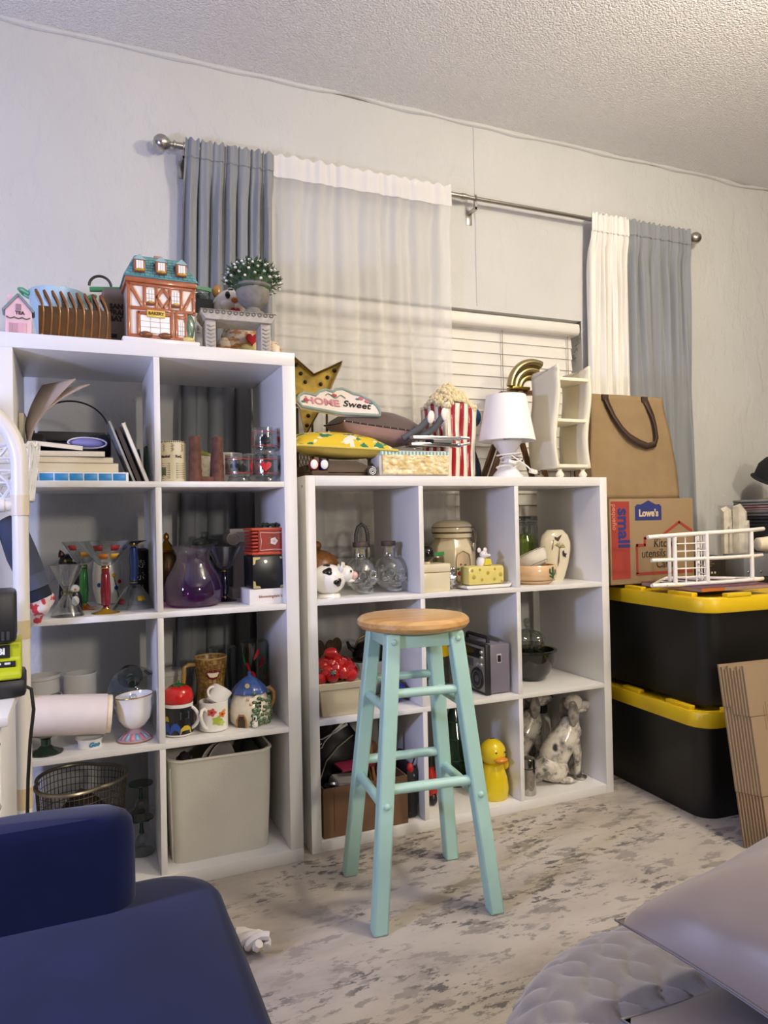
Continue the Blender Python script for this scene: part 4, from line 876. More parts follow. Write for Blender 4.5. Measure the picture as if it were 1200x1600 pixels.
G().tube([(-.046, -.005, .168), (-.065, -.01, .17), (-.078, -.014, .165), (-.08, -.016, .14), (-.083, -.016, .115), (-.075, -.014, .1)], [.006, .0075, .0065, .0075, .0065, .006], 10).out('bamboo_handle', cer('B08A4A', .3), T)
g = G(); up_ = [(-.022, .004), (-.013, .013), (-.005, .0155), (0, .012), (.005, .0155), (.013, .013), (.022, .004), (.012, -.010), (0, -.014), (-.012, -.010)]
wrap(g, [(x*1.05, y*1.15) for x, y in up_], .0405, .02, .141, .0035); g.out('lips', cer('6E2028'), T)
g = G(); wrap(g, [(-.016, .005), (0, .004), (.016, .005), (.010, -.007), (0, -.009), (-.010, -.007)], .0405, .02, .141, .005); g.out('teeth', cer('E2D8BC'), T)
T = thing('heart_handle_mug', 'white mug with flower print and heart-shaped handle', 'mug', (-.238, .075, Z))
G().lathe(cup_prof(.0405, .041, .083), 34).out('cup_body', cer('EDEAE4'), T)
hp = [(-(.040+.0), 0, .062), (-.052, 0, .071), (-.064, 0, .068), (-.069, 0, .056), (-.064, 0, .04), (-.052, 0, .022), (-.040, 0, .014)]
G().tube(hp, .005, 10, M=RM('Z', .88)).out('handle', cer('EDEAE4'), T)
for c_, a0, z, rr in (('D0584C', -.28, .058, .012), ('E0762C', .45, .05, .010), ('A9B84A', .1, .034, .014), ('B8C860', .4, .026, .009), ('E8A05A', .62, .058, .006)):
    g = G(); wrap(g, [((rr*(1+.18*math.cos(5*t)))*math.cos(t), (rr*(1+.18*math.cos(5*t)))*math.sin(t)*.85) for t in [2*PI*i/30 for i in range(30)]], .0412, a0, z); g.out('flower_print', mat(c_, .35), T)
g = G(); wrap(g, circ(.0035), .0418, -.28, .058); wrap(g, circ(.003), .0418, .45, .05); g.out('flower_centre', mat('8A2A2C', .35), T, kind='stuff')
T = thing('tilted_cup', 'white cup tipped over into the flower print mug', 'cup', (-.237, .075, Z+.072), rot=(-.25, .62, 0)); G().lathe(cup_prof(.026, .031, .05), 30).out('cup_body', cer('EEECE8'), T); handle(G(), .029, .01, .04, .014, .0035, ang=.35).out('handle', cer('EEECE8'), T)
T = thing('cottage_teapot', 'cottage-shaped teapot with blue thatch roof and painted ivy', 'teapot', (-.128, .10, Z))
G().lathe([(0, 0), (.05, 0), (.058, .01), (.061, .035), (.057, .065), (.046, .09), (.036, .102), (0, .102)], 34).out('pot_body', cer('E6DECB', .18, .08, 60), T)
G().lathe([(0, .094), (.052, .090), (.051, .097), (.043, .109), (.030, .122), (.016, .132), (.006, .138), (.005, .143), (.006, .148), (0, .152)], 30, fx=lambda p, a: (p[0]*(1+.05*math.sin(a*11)), p[1]*(1+.05*math.sin(a*11)), p[2])).out('roof_lid', cer('3E5A9E', .2, .35, 90), T)
g = G(); wrap(g, circ(.007, 12, ry=.007), .046, -.35, .117); g.out('roof_window', cer('C9B98A'), T)
G().prism([(-.012, 0), (.012, 0), (.012, .022), (.006, .033), (-.006, .033), (-.012, .022)], -.062, -.052, M=RM('Z', -.62)).out('door', cer('3A2418'), T)
G().tube([(-.014, -.06, 0), (-.014, -.061, .022), (-.007, -.059, .036), (.007, -.059, .036), (.014, -.061, .022), (.014, -.06, 0)], .003, 8, M=RM('Z', -.62)).out('door_frame', cer('A8763C'), T)
for dx in (-.004, .004):
    for dz in (-.005, .005): G().box(-.003, .003, -.002, .002, -.0035, .0035, M=RM('Z', .25) @ TM(dx, -.0575, .062+dz)).out('window_pane', cer('2A1A14'), T)
random.seed(11); iv = cer('55704A', .25, .4, 80)
for i in range(52):
    a = -.1+random.random()*1.35; z = .006+(random.random()**1.5)*.088; r = .0605-.2*max(0, z-.05)
    G().ell((r*math.sin(a), -r*math.cos(a), z), .0075, .004, .0055, 8, 5).out('ivy_leaf', iv, T)
for a, z in ((-.15, .066), (.5, .045), (-.3, .08), (.7, .03)): r = .061-.25*max(0, z-.05); G().ell((r*math.sin(a), -r*math.cos(a), z), .005, .003, .005, 8, 5).out('blossom', cer('D9B0A0'), T)
G().lathe([(0, 0), (.008, 0), (.009, .012), (.005, .02), (.006, .026), (.004, .031), (0, .032)], 14, TM(.0, -.066, .003)).out('painted_cat', spotted('E8E6E0', '1C1C1E', 110, .55, .02), T)
G().tube([(.038, -.01, .094), (.056, -.014, .1), (.069, -.014, .085), (.07, -.012, .062), (.06, -.01, .042), (.052, -.008, .034)], [.005, .006, .0065, .006, .006, .005], 10).out('twig_handle', cer('A8804C', .3, .4, 90), T)
G().tube([(-.05, .01, .05), (-.063, .012, .075), (-.066, .012, .098)], [.010, .008, .006], 10).out('spout', cer('5A78A0', .2, .4, 60), T)
T = thing('chili_glass', 'tall clear tumbler painted with red and green chili peppers', 'glass', (-.082, .24, Z)); G().lathe(cup_prof(.036, .042, .215, .003, .01), 30).out('glass_body', glassm('E8EEEA', .03, .9), T)
random.seed(5)
for i in range(15):
    a0 = -1.5+i*.21; z = .03+(i*.067) % .16; rr = .036+.006*z/.215+.0006; g = G(); t_ = (-1)**i*.4
    pp_ = [(-.004, .016), (.004, .016), (.006, .004), (.003, -.012), (-.002, -.02), (-.004, -.006)]
    wrap(g, [(x*math.cos(t_)-y*math.sin(t_), x*math.sin(t_)+y*math.cos(t_)) for x, y in pp_], rr, a0, z); g.out('painted_chili', mat(('B01E22', 'B8242A', '3C7A3A')[i % 3], .35), T)
T = thing('clear_pitcher', 'clear glass pitcher standing behind the cottage teapot', 'pitcher', (-.165, .33, Z)); G().lathe(cup_prof(.036, .044, .19, .003, .006, [(.045, .06), (.04, .13)]), 28).out('pitcher_body', clear, T); handle(G(), .042, .04, .16, .03, .004, .4).out('handle', clear, T)
T = thing('white_tub', 'white lidded tub behind the strawberry lid', 'tub', (-.335, .27, Z)); G().lathe(cup_prof(.034, .038, .13), 26).out('tub_body', cer('C9C9C2'), T); G().lathe([(0, .1305), (.04, .1305), (.04, .142), (.036, .145), (0, .145)], 26).out('lid', cer('D2D2CC'), T)

# ---- bottom row
Z = TZ[3]
T = thing('wire_basket', 'lobed bronze wire basket behind the navy chair', 'basket', (-.594, .15, Z)); wr = mat('6E6250', .4, .8)
def lob(a, s=1): r = s*(.112+.02*abs(math.cos(1.5*a))); return (r*math.cos(a)*.935, r*math.sin(a))
for z, s, rr in ((.245, 1, .0055), (.004, .86, .004)): G().tube([(*lob(2*PI*i/72, s), z) for i in range(72)], rr, 8, True).out('rim', mat('A89C88', .3, .9) if z > .1 else wr, T)
g = G()
for k in range(12): z = .02+k*.019; g.tube([(*lob(2*PI*i/60, .86+.14*z/.245), z) for i in range(60)], .001, 4, True)
for i in range(64): a = 2*PI*i/64; g.tube([(*lob(a, .86), .003), (*lob(a, 1), .245)], .001, 4)
o = g.out('wire_mesh', wr, T); o['kind'] = 'stuff'
bx('base_plate', wr, T, -.08, .08, -.08, .08, 0, .003)
T = thing('dark_pouch', 'black pouch lying inside the bronze wire basket', 'pouch', (-.59, .15, Z+.0035)); G().ell((0, 0, .1), .07, .06, .1).out('pouch_body', mat('1E1C1E', .6), T, jitter=.01, js=25); G().tube([(-.02, 0, .195), (0, 0, .21), (.02, 0, .195)], .004, 8).out('drawstring', mat('3A3638', .6), T)
gr = glassm('2F6A56', .03, .5)
T = thing('glass_plate', 'clear round glass plate under the green-stemmed glasses', 'plate', (-.4325, .165, Z)); G().lathe([(0, .0), (.024, 0), (.0355, .004), (.0355, .006), (.024, .003), (0, .003)], 36).out('plate_body', clear, T); G().tor((0, 0, .005), .0355, .0008, None, 36, 6).out('rim', glassm('BFD8D0', .03, .9), T)
for i, lb in enumerate(('lower upside-down margarita glass with green stem', 'upper upside-down margarita glass with green stem')):
    T = thing('margarita_glass', lb, 'glass', (-.432, .165, Z+.0065+i*.098), 0, 'green-stemmed margarita glasses')
    G().lathe([(.034, 0), (.035, .001), (.0345, .02), (.018, .03), (.015, .045), (.006, .054), (0, .055)], 30).out('bowl', clear, T)
    G().lathe([(0, .053), (.007, .053), (.005, .065), (.005, .085), (.008, .09), (0, .09)], 18).out('stem', mat('12382C', .1, coat=.5), T); G().lathe([(0, .089), (.008, .089), (.034, .094), (.034, .097), (0, .0975)], 30).out('foot', mat('12382C', .1, coat=.5), T)
# canvas bin
cv = mat('C9C6BB', .9, vary=.10, vs=5, bump=.5, bs=350, sheen=.2)
BN = thing('canvas_bin', 'large off-white canvas storage bin in the bottom cell', 'bin', (-.222, .185, Z)); R_ = .035
def rr(w_, d_, r, n=6):
    P = []
    for cx, cy, a0 in ((w_/2-r, d_/2-r, 0), (-w_/2+r, d_/2-r, PI/2), (-w_/2+r, -d_/2+r, PI), (w_/2-r, -d_/2+r, 1.5*PI)):
        for i in range(n+1): a = a0+PI/2*i/n; P.append((cx+r*math.cos(a), cy+r*math.sin(a)))
    return P
def shell(w0, d0, w1, d1, h_, r, th=.004, dip=None, bulge=0):
    rows = []; A = rr(w0, d0, r); Bp = rr(w1, d1, r); N = len(A); vs = []; K = 8
    def zt(x, y, z): return z+(dip(x, y)*(z/h_) if dip else 0)
    for k in range(K+1):
        f = k/K; bl = 1+bulge*math.sin(PI*f); vs += [((a[0]*(1-f)+b_[0]*f)*bl, (a[1]*(1-f)+b_[1]*f)*bl, zt(b_[0], b_[1], h_*f)) for a, b_ in zip(A, Bp)]
    sx = lambda p: (p[0]*(1-2*th/w1), p[1]*(1-2*th/d1))
    for k in range(K, -1, -1):
        f = k/K; vs += [(*sx(((a[0]*(1-f)+b_[0]*f), (a[1]*(1-f)+b_[1]*f))), zt(b_[0], b_[1], max(th, h_*f))) for a, b_ in zip(A, Bp)]
    M_ = 2*(K+1); fs = [(k*N+i, k*N+(i+1) % N, (k+1)*N+(i+1) % N, (k+1)*N+i) for k in range(M_-1) for i in range(N)]
    fs += [tuple(range(N))[::-1], tuple((M_-1)*N+i for i in range(N))]; return G().faces(vs, fs)
dip = lambda x, y: -.022*max(0, 1-abs(x)/.13)*(1 if y < -.05 else .3)
shell(.27, .27, .288, .295, .29, .03, dip=dip, bulge=.012).out('bin_body', cv, BN)
pts_ = rr(.289, .296, .03, 10); G().tube([(x, y, .287+dip(x, y)) for x, y in pts_], .0035, 6, True).out('hem', mat('D8D4C8', .9), BN)
G().tube([(-.137, -.139, .01), (-.143, -.146, .27)], .002, 6).out('side_seam', mat('B0AB9D', .9), BN)
for i, lb in enumerate(('white plate rim standing in the canvas bin, left one', 'white plate rim standing in the canvas bin, right one')):
    T = thing('dinner_plate', lb, 'plate', (-.235+.02*i, .2, Z+.17), rot=(PI/2, 0, .9), group='plates standing in the canvas bin'); G().lathe([(0, 0), (.05, 0), (.08, .01), (.105, .014), (.105, .016), (.08, .013), (.05, .004), (0, .004)], 36).out('plate_body', cer('C9C2BC'), T); G().tor((0, 0, .015), .105, .0018, None, 36, 6).out('rim', cer('E6E2DE'), T)
T = thing('dark_bundle', 'dark plum cloth bundle stuffed in the canvas bin', 'bundle', (-.312, .15, Z+.005)); G().ell((0, 0, .14), .032, .075, .136).out('cloth', mat('3A2A30', .8), T, jitter=.012, js=22); G().tor((0, 0, .255), .02, .004, None, 16, 6).out('tie', mat('5A4A50', .8), T)
T = thing('teal_folder', 'dark teal folder leaning in the right of the canvas bin', 'folder', (-.135, .2, Z+.006), rot=(0, .12, 0)); bx('folder_cover', mat('2A3A3C', .5), T, -.004, -.001, -.1, .1, 0, .268); bx('folder_cover', mat('2A3A3C', .5), T, .001, .004, -.1, .1, 0, .262)
# ================================================================ on top of the lower shelf
Z = SH
T = thing('wooden_tray', 'dark brown wooden tray under the yellow floral pillow', 'tray', (.157, .15, Z)); dw = wood('5A4630', '3A2C1E', 0, 5, .5)
bx('tray_base', dw, T, -.107, .107, -.09, .09, 0, .012, bev=.003)
for s in (-1, 1): G().prism([(-.107, .012), (.107, .012), (.098, .03), (.05, .048), (-.05, .048), (-.098, .03)], s*.088-.006, s*.088+.006).out('side_rail', dw, T, bevel=.002)
for s in (-1, 1): bx('end_rail', dw, T, s*.1-.006, s*.1+.006, -.08, .08, .012, .035, bev=.002)
T = thing('toy_balls', 'toy block with red and purple balls bearing white ovals', 'toy', (.083, .048, Z)); bx('block', mat('4A3524', .6), T, -.026, .026, -.012, .012, 0, .016, bev=.002)
for x, c_ in ((-.016, '8E1A22'), (.016, '3A2A66')):
    b_ = G().ell((x, 0, .034), .0165, .0165, .0185).out('ball', mat(c_, .3), T); G().ell((x-.003, -.0135, .034), .012, .0045, .0145).out('white_oval', mat('F0EEEA', .35), b_)
T = thing('swirl_badge', 'small black and white swirl badge by the popcorn print box', 'badge', (.252, .04, Z)); G().cyl((0, .004, .016), .016, .006, 24, RM('X', PI/2)).out('disc', mat('1A1A1C', .4), T); G().tube([((.002+.0006*i)*math.cos(.75*i), -.0025, .016+(.002+.0006*i)*math.sin(.75*i)) for i in range(20)], .0013, 6).out('swirl', mat('F0F0EC', .4), T)
yf_ = spotted('D8BE3C', 'D9C75A', 12, .5, .2, .8, name='yellow_canvas')
m, nt, b = nodes('yellow_floral'); b.inputs['Roughness'].default_value = .85
n1 = ramp(nt, noise_tex(nt, coords(nt), 22, 3), [(.57, (0, 0, 0)), (.59, (1, 1, 1))]); n2_ = ramp(nt, noise_tex(nt, coords(nt, (1, 1.3, 1)), 27, 2), [(.60, (0, 0, 0)), (.62, (1, 1, 1))])
nt.links.new(mixc(nt, n2_, mixc(nt, n1, 'DDBE2E', '2F7A5A'), 'E8E4D2'), b.inputs['Base Color'])
pillow('floral_pillow', 'yellow cushion with green floral top lying on the wooden tray', .325, .235, .085, (.175, .15, Z+.104), (.16, .03, 0), m, mat('D9C458', .8), m2=mat('D6C05A', .85, vary=.1, vs=20), n=24, pr=.004)
T = thing('wicker_tray', 'arched wicker tray standing at the back beside the tall shelf', 'tray', (.105, .368, Z), rot=(-.06, 0, 0)); wk = mat('A88A58', .7, vary=.2, vs=60)
def arch(w_, h_, n=28): return [(-w_, 0, 0)]+[(-w_*math.cos(PI*i/n), 0, h_*.45+h_*.55*math.sin(PI*i/n)) for i in range(n+1)]+[(w_, 0, 0)]
G().tube(arch(.088, .165), .006, 8).out('frame', wk, T)
for i in range(15):
    for s in (-1, 1):
        x0 = -.08+i*.0114; x1 = x0+s*.05
        if abs(x1) < .084: G().tube([(x0, .002*s, .004), (x1, .002*s, .1+.05*math.sqrt(max(0, 1-(x1/.088)**2)))], .0018, 5).out('cane', wk, T)
brn = mat('584640', .7, vary=.12, vs=10, sheen=.4); pnk = mat('A88580', .8, vary=.06, vs=10, sheen=.4)
T = pillow('velvet_pillow', 'brown and dusty pink cushion with dotted piping', .30, .22, .12, (.335, .205, Z+.168), (.06, .10, 0), brn, None, m2=pnk, n=26)
rp = rim_pts(.30, .22, 90)
G().tube(rp, .0022, 6, True).out('piping', mat('1E1614', .6), T); dot0 = None
for i in range(0, 90, 2):
    if dot0 is None: dot0 = G().ell((0, 0, 0), .0024, .0024, .0024, 6, 4).out('piping_dot', mat('E6DCD0', .6), T, rp[i])
    else: o = dot0.copy(); C.objects.link(o); o.parent = T; o.location = rp[i]
T = thing('shoe_box', 'grey fabric box propping the brown cushion', 'box', (.415, .27, Z)); bx('box_body', mat('6E5F58', .9), T, -.07, .07, -.045, .045, 0, .075, bev=.004); bx('lid', mat('7A6A62', .9), T, -.073, .073, -.048, .048, .0755, .093, bev=.004)
# star
T = thing('marquee_star', 'gold metal marquee star with bulb sockets', 'star', (.142, .30, Z+.003), rot=(-.08, 0, -.33)); R1, R2 = .150, .062; rl = math.radians(9); zc = .298
sp_ = [((R1 if i % 2 == 0 else R2)*math.cos(rl+PI/2+i*PI/5+math.radians(18-18)), zc+(R1 if i % 2 == 0 else R2)*math.sin(rl+PI/2+i*PI/5)) for i in range(10)]
sp_ = [((R1 if i % 2 == 0 else R2)*math.cos(math.radians(117)-i*PI/5), zc+(R1 if i % 2 == 0 else R2)*math.sin(math.radians(117)-i*PI/5)) for i in range(10)]
gm = mat('D0B050', .42, .5, vary=.35, vs=35, bump=.3, bs=50)
G().prism([(x*.97, zc+(z-zc)*.97) for x, z in sp_], .004, .008).out('star_face', gm, T)
g = G(); n = 10; vs = [(x, -.022, z) for x, z in sp_]+[(x, .012, z) for x, z in sp_]; g.faces(vs, [(i, (i+1) % n, n+(i+1) % n, n+i) for i in range(n)]).out('star_edge', mat('8A6E30', .4, .8, vary=.3, vs=30), T, solid=.003)
for i in range(0, 10, 2):
    a = math.radians(117)-i*PI/5
    for r in (.045, .078, .112):
        x, z = r*math.cos(a), zc+r*math.sin(a); k = G().lathe([(0, 0), (.007, 0), (.007, .003), (.0045, .004), (.0045, .009), (.003, .012), (0, .0125)], 12, TM(x, .004, z) @ RM('X', PI/2)).out('bulb_socket', mat('3A2C1C', .4, .5), T)
G().tube([(0, .012, zc-.05), (0, .075, 0)], .004, 6).out('easel_leg', mat('5A4A2A', .5, .6), T)
G().tube([(-.05, .010, zc-.05), (-.05, .0, 0)], .004, 6).tube([(.05, .010, zc-.05), (.05, 0, 0)], .004, 6).out('support_rod', mat('5A4A2A', .5, .6), T)
T = thing('home_sign', 'scalloped hooked sign reading HOME Sweet in pink and black', 'sign', (.175, .105, Z+.208), rot=(-.62, .07, 0))
cl_ = [(-.125, .0), (-.135, .02), (-.13, .045), (-.112, .06), (-.09, .06), (-.075, .055), (-.06, .075), (-.035, .088), (-.012, .082), (.0, .095), (.022, .102), (.042, .094), (.055, .085), (.08, .082), (.1, .07), (.118, .06), (.132, .04), (.138, .02), (.135, .0), (.0, -.012)]
G().prism(cl_, 0, .014).out('sign_board', mat('E4DAD2', .85, bump=.5, bs=400), T, bevel=.003)
G().tube([(x, -.001, z) for x, z in cl_], .005, 8, True).out('rope_border', mat('8FA09A', .8, bump=.5, bs=300), T)
text('lettering', 'HOME', .04, mat('C98A92', .8), T, (-.055, -.0015, .030), bold=.0012); text('lettering', 'Sweet', .038, mat('2A2226', .8), T, (.058, -.0015, .034), shear=.35, bold=.0006)
for x, z, c_ in ((-.108, .03, 'B84A55'), (.08, .066, 'C4707C'), (.1, .056, 'C4707C'), (-.01, .066, 'B84A55')): G().ell((x, -.002, z), .009, .003, .007).out('rose', mat(c_, .8), T)
for x, z in ((-.118, .022), (.068, .062), (.112, .05)): G().ell((x, -.0015, z), .007, .002, .004).out('leaf', mat('4A7A6E', .8), T)
G().tube([(-.04+.006*i, -.002, .062+.008*math.sin(i*.9)) for i in range(12)], .0016, 6).out('vine', mat('6E8A86', .8), T)
# popcorn print box
T = thing('popcorn_box', 'soft box printed with popcorn and teal gingham band', 'box', (.400, .088, Z), -.03)
pc = spotted('F2E6BE', 'D9C184', 38, .5, .10, .7, .9, name='popcorn_print')
G().box(-.123, .125, -.05, .032, 0, .082, bev=.012).out('box_body', mat('E2DCD4', .6), T)
g = G().grid(lambda u, v: (-.112+.228*u, -.0525-.004*noise.noise(V((u*14, v*6, 2)))-.004*noise.noise(V((u*26, v*11, 5))), .006+.062*v), 60, 18); g.out('popcorn_print', pc, T, solid=.002)
g = G().box(-.12, .12, -.0535, -.0505, .068, .078); g.out('gingham_band', stripes('6FA8AC', 'D9E2DC', 0, .012, .5), T)
G().ell((-.02, -.01, .088), .07, .035, .008).out('plastic_window', glassm('F0F0F0', .1, .9), T)
# hand tools
T = thing('metal_press', 'silver hand press with two grey handles and white end caps', 'tool', (.487, .072, Z+.0975), .0)
G().box(-.095, .085, -.025, .025, 0, .012, bev=.002).out('lower_plate', silver, T); G().box(-.09, .085, -.028, .022, .022, .034, bev=.002).out('upper_plate', mat('D6D6D8', .25, .8), T)
G().box(-.02, .05, -.034, .026, .0121, .0219).out('hinge', mat('9A9A9E', .3, .9), T)
for x0, x1, z1 in ((-.06, -.025, .092), (-.01, .025, .102)):
    hh = G().tube([(x0-.045, .02, .028), ((x0+x1)/2-.01, .0, .06), (x1, -.02, z1)], [.010, .012, .012], 10).out('grip', mat('5E6062', .5), T); G().ell((x1, -.026, z1+.002), .0125, .006, .022, M=RM('Y', .15 if x0 < -.03 else -.1)).out('end_cap', mat('EDEADF', .4), hh)
G().tube([(.08, -.03, .03), (.108, -.035, .028), (.112, -.035, .012), (.08, -.03, .006)], .005, 8).out('clamp', silver, T)
# popcorn bucket
T = thing('popcorn_bucket', 'red and white striped ceramic popcorn bucket heaped with popcorn', 'bucket', (.612, .208, Z), .23)
def buck(k): return (.060+.0085*k, .060+.0085*k)
hB = .258; ns = 7
def wav(u, k): return .0016*math.sin(k*9+u*5)
vs = []; fs = []; mi = []
SE = [(-1, -1, 1, -1), (1, -1, 1, 1), (1, 1, -1, 1), (-1, 1, -1, -1)]
red_ = cer('A01824', .12); wht_ = cer('F0E8DA', .12)
for si, (ax, ay, bx_, by_) in enumerate(SE):
    for i in range(ns):
        g = G()
        def fn(u, v, si=si, i=i):
            t_ = (i+u)/ns; w_, d_ = buck(v); x = (ax+(bx_-ax)*t_)*w_; y = (ay+(by_-ay)*t_)*d_; wv = .0022*math.sin(v*8+t_*6)
            if si == 0: return (x, y+wv, hB*v)
            return (x+(wv if si in (1, 3) else 0), y, hB*v)
        g.grid(fn, 1, 16).out('stripe', wht_ if i % 2 == 0 else red_, T, solid=.004)
bx('bucket_floor', wht_, T, -.057, .057, -.057, .057, .002, .006)
g = G(); random.seed(21)
for i in range(420):
    x, y = random.uniform(-.07, .07), random.uniform(-.07, .07); r = min(1, math.hypot(x, y)/.085)
    z = hB-.012+.075*(1-r**1.5)*(1+.15*random.random()); s = .0052+.0035*random.random()
    for k in range(3): g.ell((x+random.uniform(-.005, .005), y+random.uniform(-.005, .005), z+random.uniform(-.004, .004)), s, s, s, 6, 4)
g.ell((0, 0, hB-.02), .055, .06, .075, 14, 8)
o = g.out('popcorn', mat('E6D6AC', .7, vary=.25, vs=90), T); o['kind'] = 'stuff'
# blue bottle
T = thing('blue_flask', 'dark blue flask with shiny ball top behind the bucket', 'flask', (.752, .29, Z)); G().lathe([(0, 0), (.034, 0), (.036, .01), (.03, .06), (.014, .11), (.012, .2), (0, .2)], 24).out('flask_body', mat('16263E', .25), T); G().ell((0, 0, .235), .037, .037, .04).out('ball_top', mat('2A5A86', .12, .3), T)
# lamp
T = thing('table_lamp', 'small white table lamp with pleated shade and coiled cord', 'lamp', (.793, .118, Z)); wl_ = mat('EDEBEC', .3)
G().lathe([(0, 0), (.056, 0), (.055, .006), (.045, .02), (.03, .036), (.016, .05), (.0125, .062), (.015, .074), (.028, .09), (.042, .110), (.052, .128), (0, .128)], 36).out('base', cer('E6E6EA'), T)
G().lathe([(.096, .130), (.098, .131), (.0685, .288), (.0665, .288)], 96, fx=lambda p, a: (p[0]*(1+.005*math.cos(a*48)), p[1]*(1+.005*math.cos(a*48)), p[2])).out('lamp_shade', mat('F3F1F2', .8), T)
for r, z in ((.097, .1305), (.0675, .288)): G().tor((0, 0, z), r, .0014, None, 48, 6).out('shade_ring', wl_, T)
G().cyl((0, 0, .128), .012, .05).out('bulb_holder', wl_, T)
G().box(-.068, .068, -.0015, .0015, .284, .287).box(-.0015, .0015, -.068, .068, .284, .287).out('shade_spider', mat('BDBDBD', .4, .5), T)
cd_ = []
for i in range(90):
    a = i*.33; cd_.append(((.032+.02*math.sin(i*.11))*math.cos(a)+.004*math.sin(i), (.03+.006*math.sin(i*.21))*math.sin(a)-.012, .06+.026*math.sin(i*.07+1)+.008*math.cos(a)))
cdr = G().tube(cd_, .0026, 6).out('cord', wl_, T); G().tube([cd_[-1], (.03, -.05, .05), (.045, -.06, .035), (.055, -.062, .024)], .0026, 6).out('cord_end', wl_, cdr)
G().box(-.014, .014, -.008, .008, -.007, .007, M=TM(.062, -.064, .02) @ RM('Y', .25), bev=.003).out('plug', cer('EDE8D8', .4), T)
for dz in (-.004, .004): G().box(.014, .028, -.0005, .0005, -.002+dz, .002+dz, M=TM(.062, -.064, .02) @ RM('Y', .25)).out('prong', silver, T)
G().box(-.022, .01, -.006, .006, -.006, .006, M=TM(-.01, -.052, .052) @ RM('Y', .2), bev=.003).out('switch', wl_, T)
# wooden folding stand and brass horn
T = thing('folding_stand', 'brown wooden folding stand behind the lamp', 'stand', (.955, .315, Z)); bw_ = wood('6B4428', '3E2414', 2, 5, .4)
def bar(n_, a, b_, w_=.022, d_=.012, y=0): 
    d = V(b_)-V(a); L = d.length; an = math.atan2(d.y, d.x); return G().box(0, L, -d_/2, d_/2, -w_/2, w_/2, M=TM(a[0], y, a[1]) @ RM('Y', -an), bev=.002).out(n_, bw_, T)
for y in (-.03, .03):
    bar('leg', (-.13, .006), (.01, .34), y=y); bar('leg', (.11, .006), (.0, .34), y=y+.013*(1 if y > 0 else -1))
for z, x in ((.09, -.09), (.18, -.055), (.25, -.02)): bar('rail', (x, z), (x+.11*(1-z/.5), z-.01), .016, .01, y=-.05)
G().tube([(-.05, -.06, .2), (-.05, .06, .2)], .006, 8).out('dowel', bw_, T); bar('top_rail', (-.06, .335), (.1, .345), .016, .03)
T = thing('brass_horn', 'curved fluted brass horn ornament on the wooden stand', 'ornament', (1.0, .305, Z+.353))
for k, (r0, c_) in enumerate(((.098, 'B5A67A'), (.073, 'CBBd8C'), (.049, 'BBA972'))):
    G().tube([(.03-r0*math.cos(a)*1.05, -.012+.01*k, r0*math.sin(a)*1.05) for a in [.08+1.85*i/20 for i in range(21)]], [.016-.001*k]*21, 10).out('flute', mat(c_, .25, 1), T)
G().box(-.07, .01, -.022, .022, -.004, .008, bev=.003).out('mouth', mat('8A7438', .3, 1), T)
# wavy display shelf
T = thing('wavy_shelf', 'cream miniature shelf with wavy sides and bun feet', 'shelf', (1.035, .14, Z)); cr = mat('E9E2CC', .45); crg = mat('C9C6C2', .5)
def wvx(v): return -.0105*math.sin(2*PI*v*.97)
for s, xx in ((-1, -.068), (1, .068)):
    def fn(u, v, xx=xx): return (xx+wvx(v)+(.004 if v > .9 else 0), -.078+.156*u, .034+.368*v-(.03*(u)*(1 if v == 1 else 0)))
    G().grid(fn, 6, 30).out('side_panel', cr, T, solid=.011)
for v in (.86, .46, .022):
    x = wvx(v); bx('shelf_board', cr, T, -.064+x, .064+x, -.076, .06, .034+.368*v-.005, .034+.368*v+.006, bev=.001)
for sx in (-1, 1):
    for sy in (-1, 1): G().lathe([(0, 0), (.009, 0), (.0145, .008), (.0145, .014), (.009, .022), (.006, .026), (.009, .031), (0, .031)], 18).out('bun_foot', cr, T, (sx*.05, sy*.06, 0))

# ================================================================ lower shelf, top row
Z = SZ[0]
T = thing('wooden_jar', 'brown wooden bowl with domed lid and ball knob', 'jar', (.15, .30, Z)); wd = wood('8A5A2C', '5E3A1A', 2, 6, .35)
G().lathe([(0, 0), (.05, 0), (.07, .03), (.074, .07), (.072, .085), (0, .085)], 30).out('bowl', wd, T); G().lathe([(0, .0855), (.075, .0855), (.074, .095), (.062, .118), (.035, .134), (.012, .14), (0, .14)], 30).out('lid', wd, T); G().ell((0, 0, .153), .017, .017, .016).out('knob', wd, T)
T = thing('cow_bank', 'round black and white cow bank facing right', 'piggy bank', (.119, .088, Z), -.15); cw = cer('F0EEEA', .12)
G().ell((0, 0, .056), .054, .05, .047, 26, 16).out('body', cw, T); G().lathe([(0, 0), (.036, 0), (.038, .004), (.034, .012), (0, .02)], 26).out('base', cw, T)
G().ell((.052, -.008, .072), .027, .024, .026).out('head', cw, T); G().ell((.078, -.01, .066), .013, .014, .013).out('muzzle', cer('E6B4B4'), T); G().ell((.068, -.01, .05), .014, .011, .006).out('jaw', cw, T)
for s in (-1, 1):
    G().ell((.036, -.008+s*.022, .088), .006, .010, .014, M=RM('X', -s*.6)).out('ear', cw, T); G().lathe([(.005, 0), (.003, .012), (0, .016)], 10, TM(.045, -.008+s*.01, .094) @ RM('X', -s*.3)).out('horn', cer('E8E0CC'), T)
G().ell((.066, -.029, .08), .003, .003, .004).out('eye', cer('101010'), T)
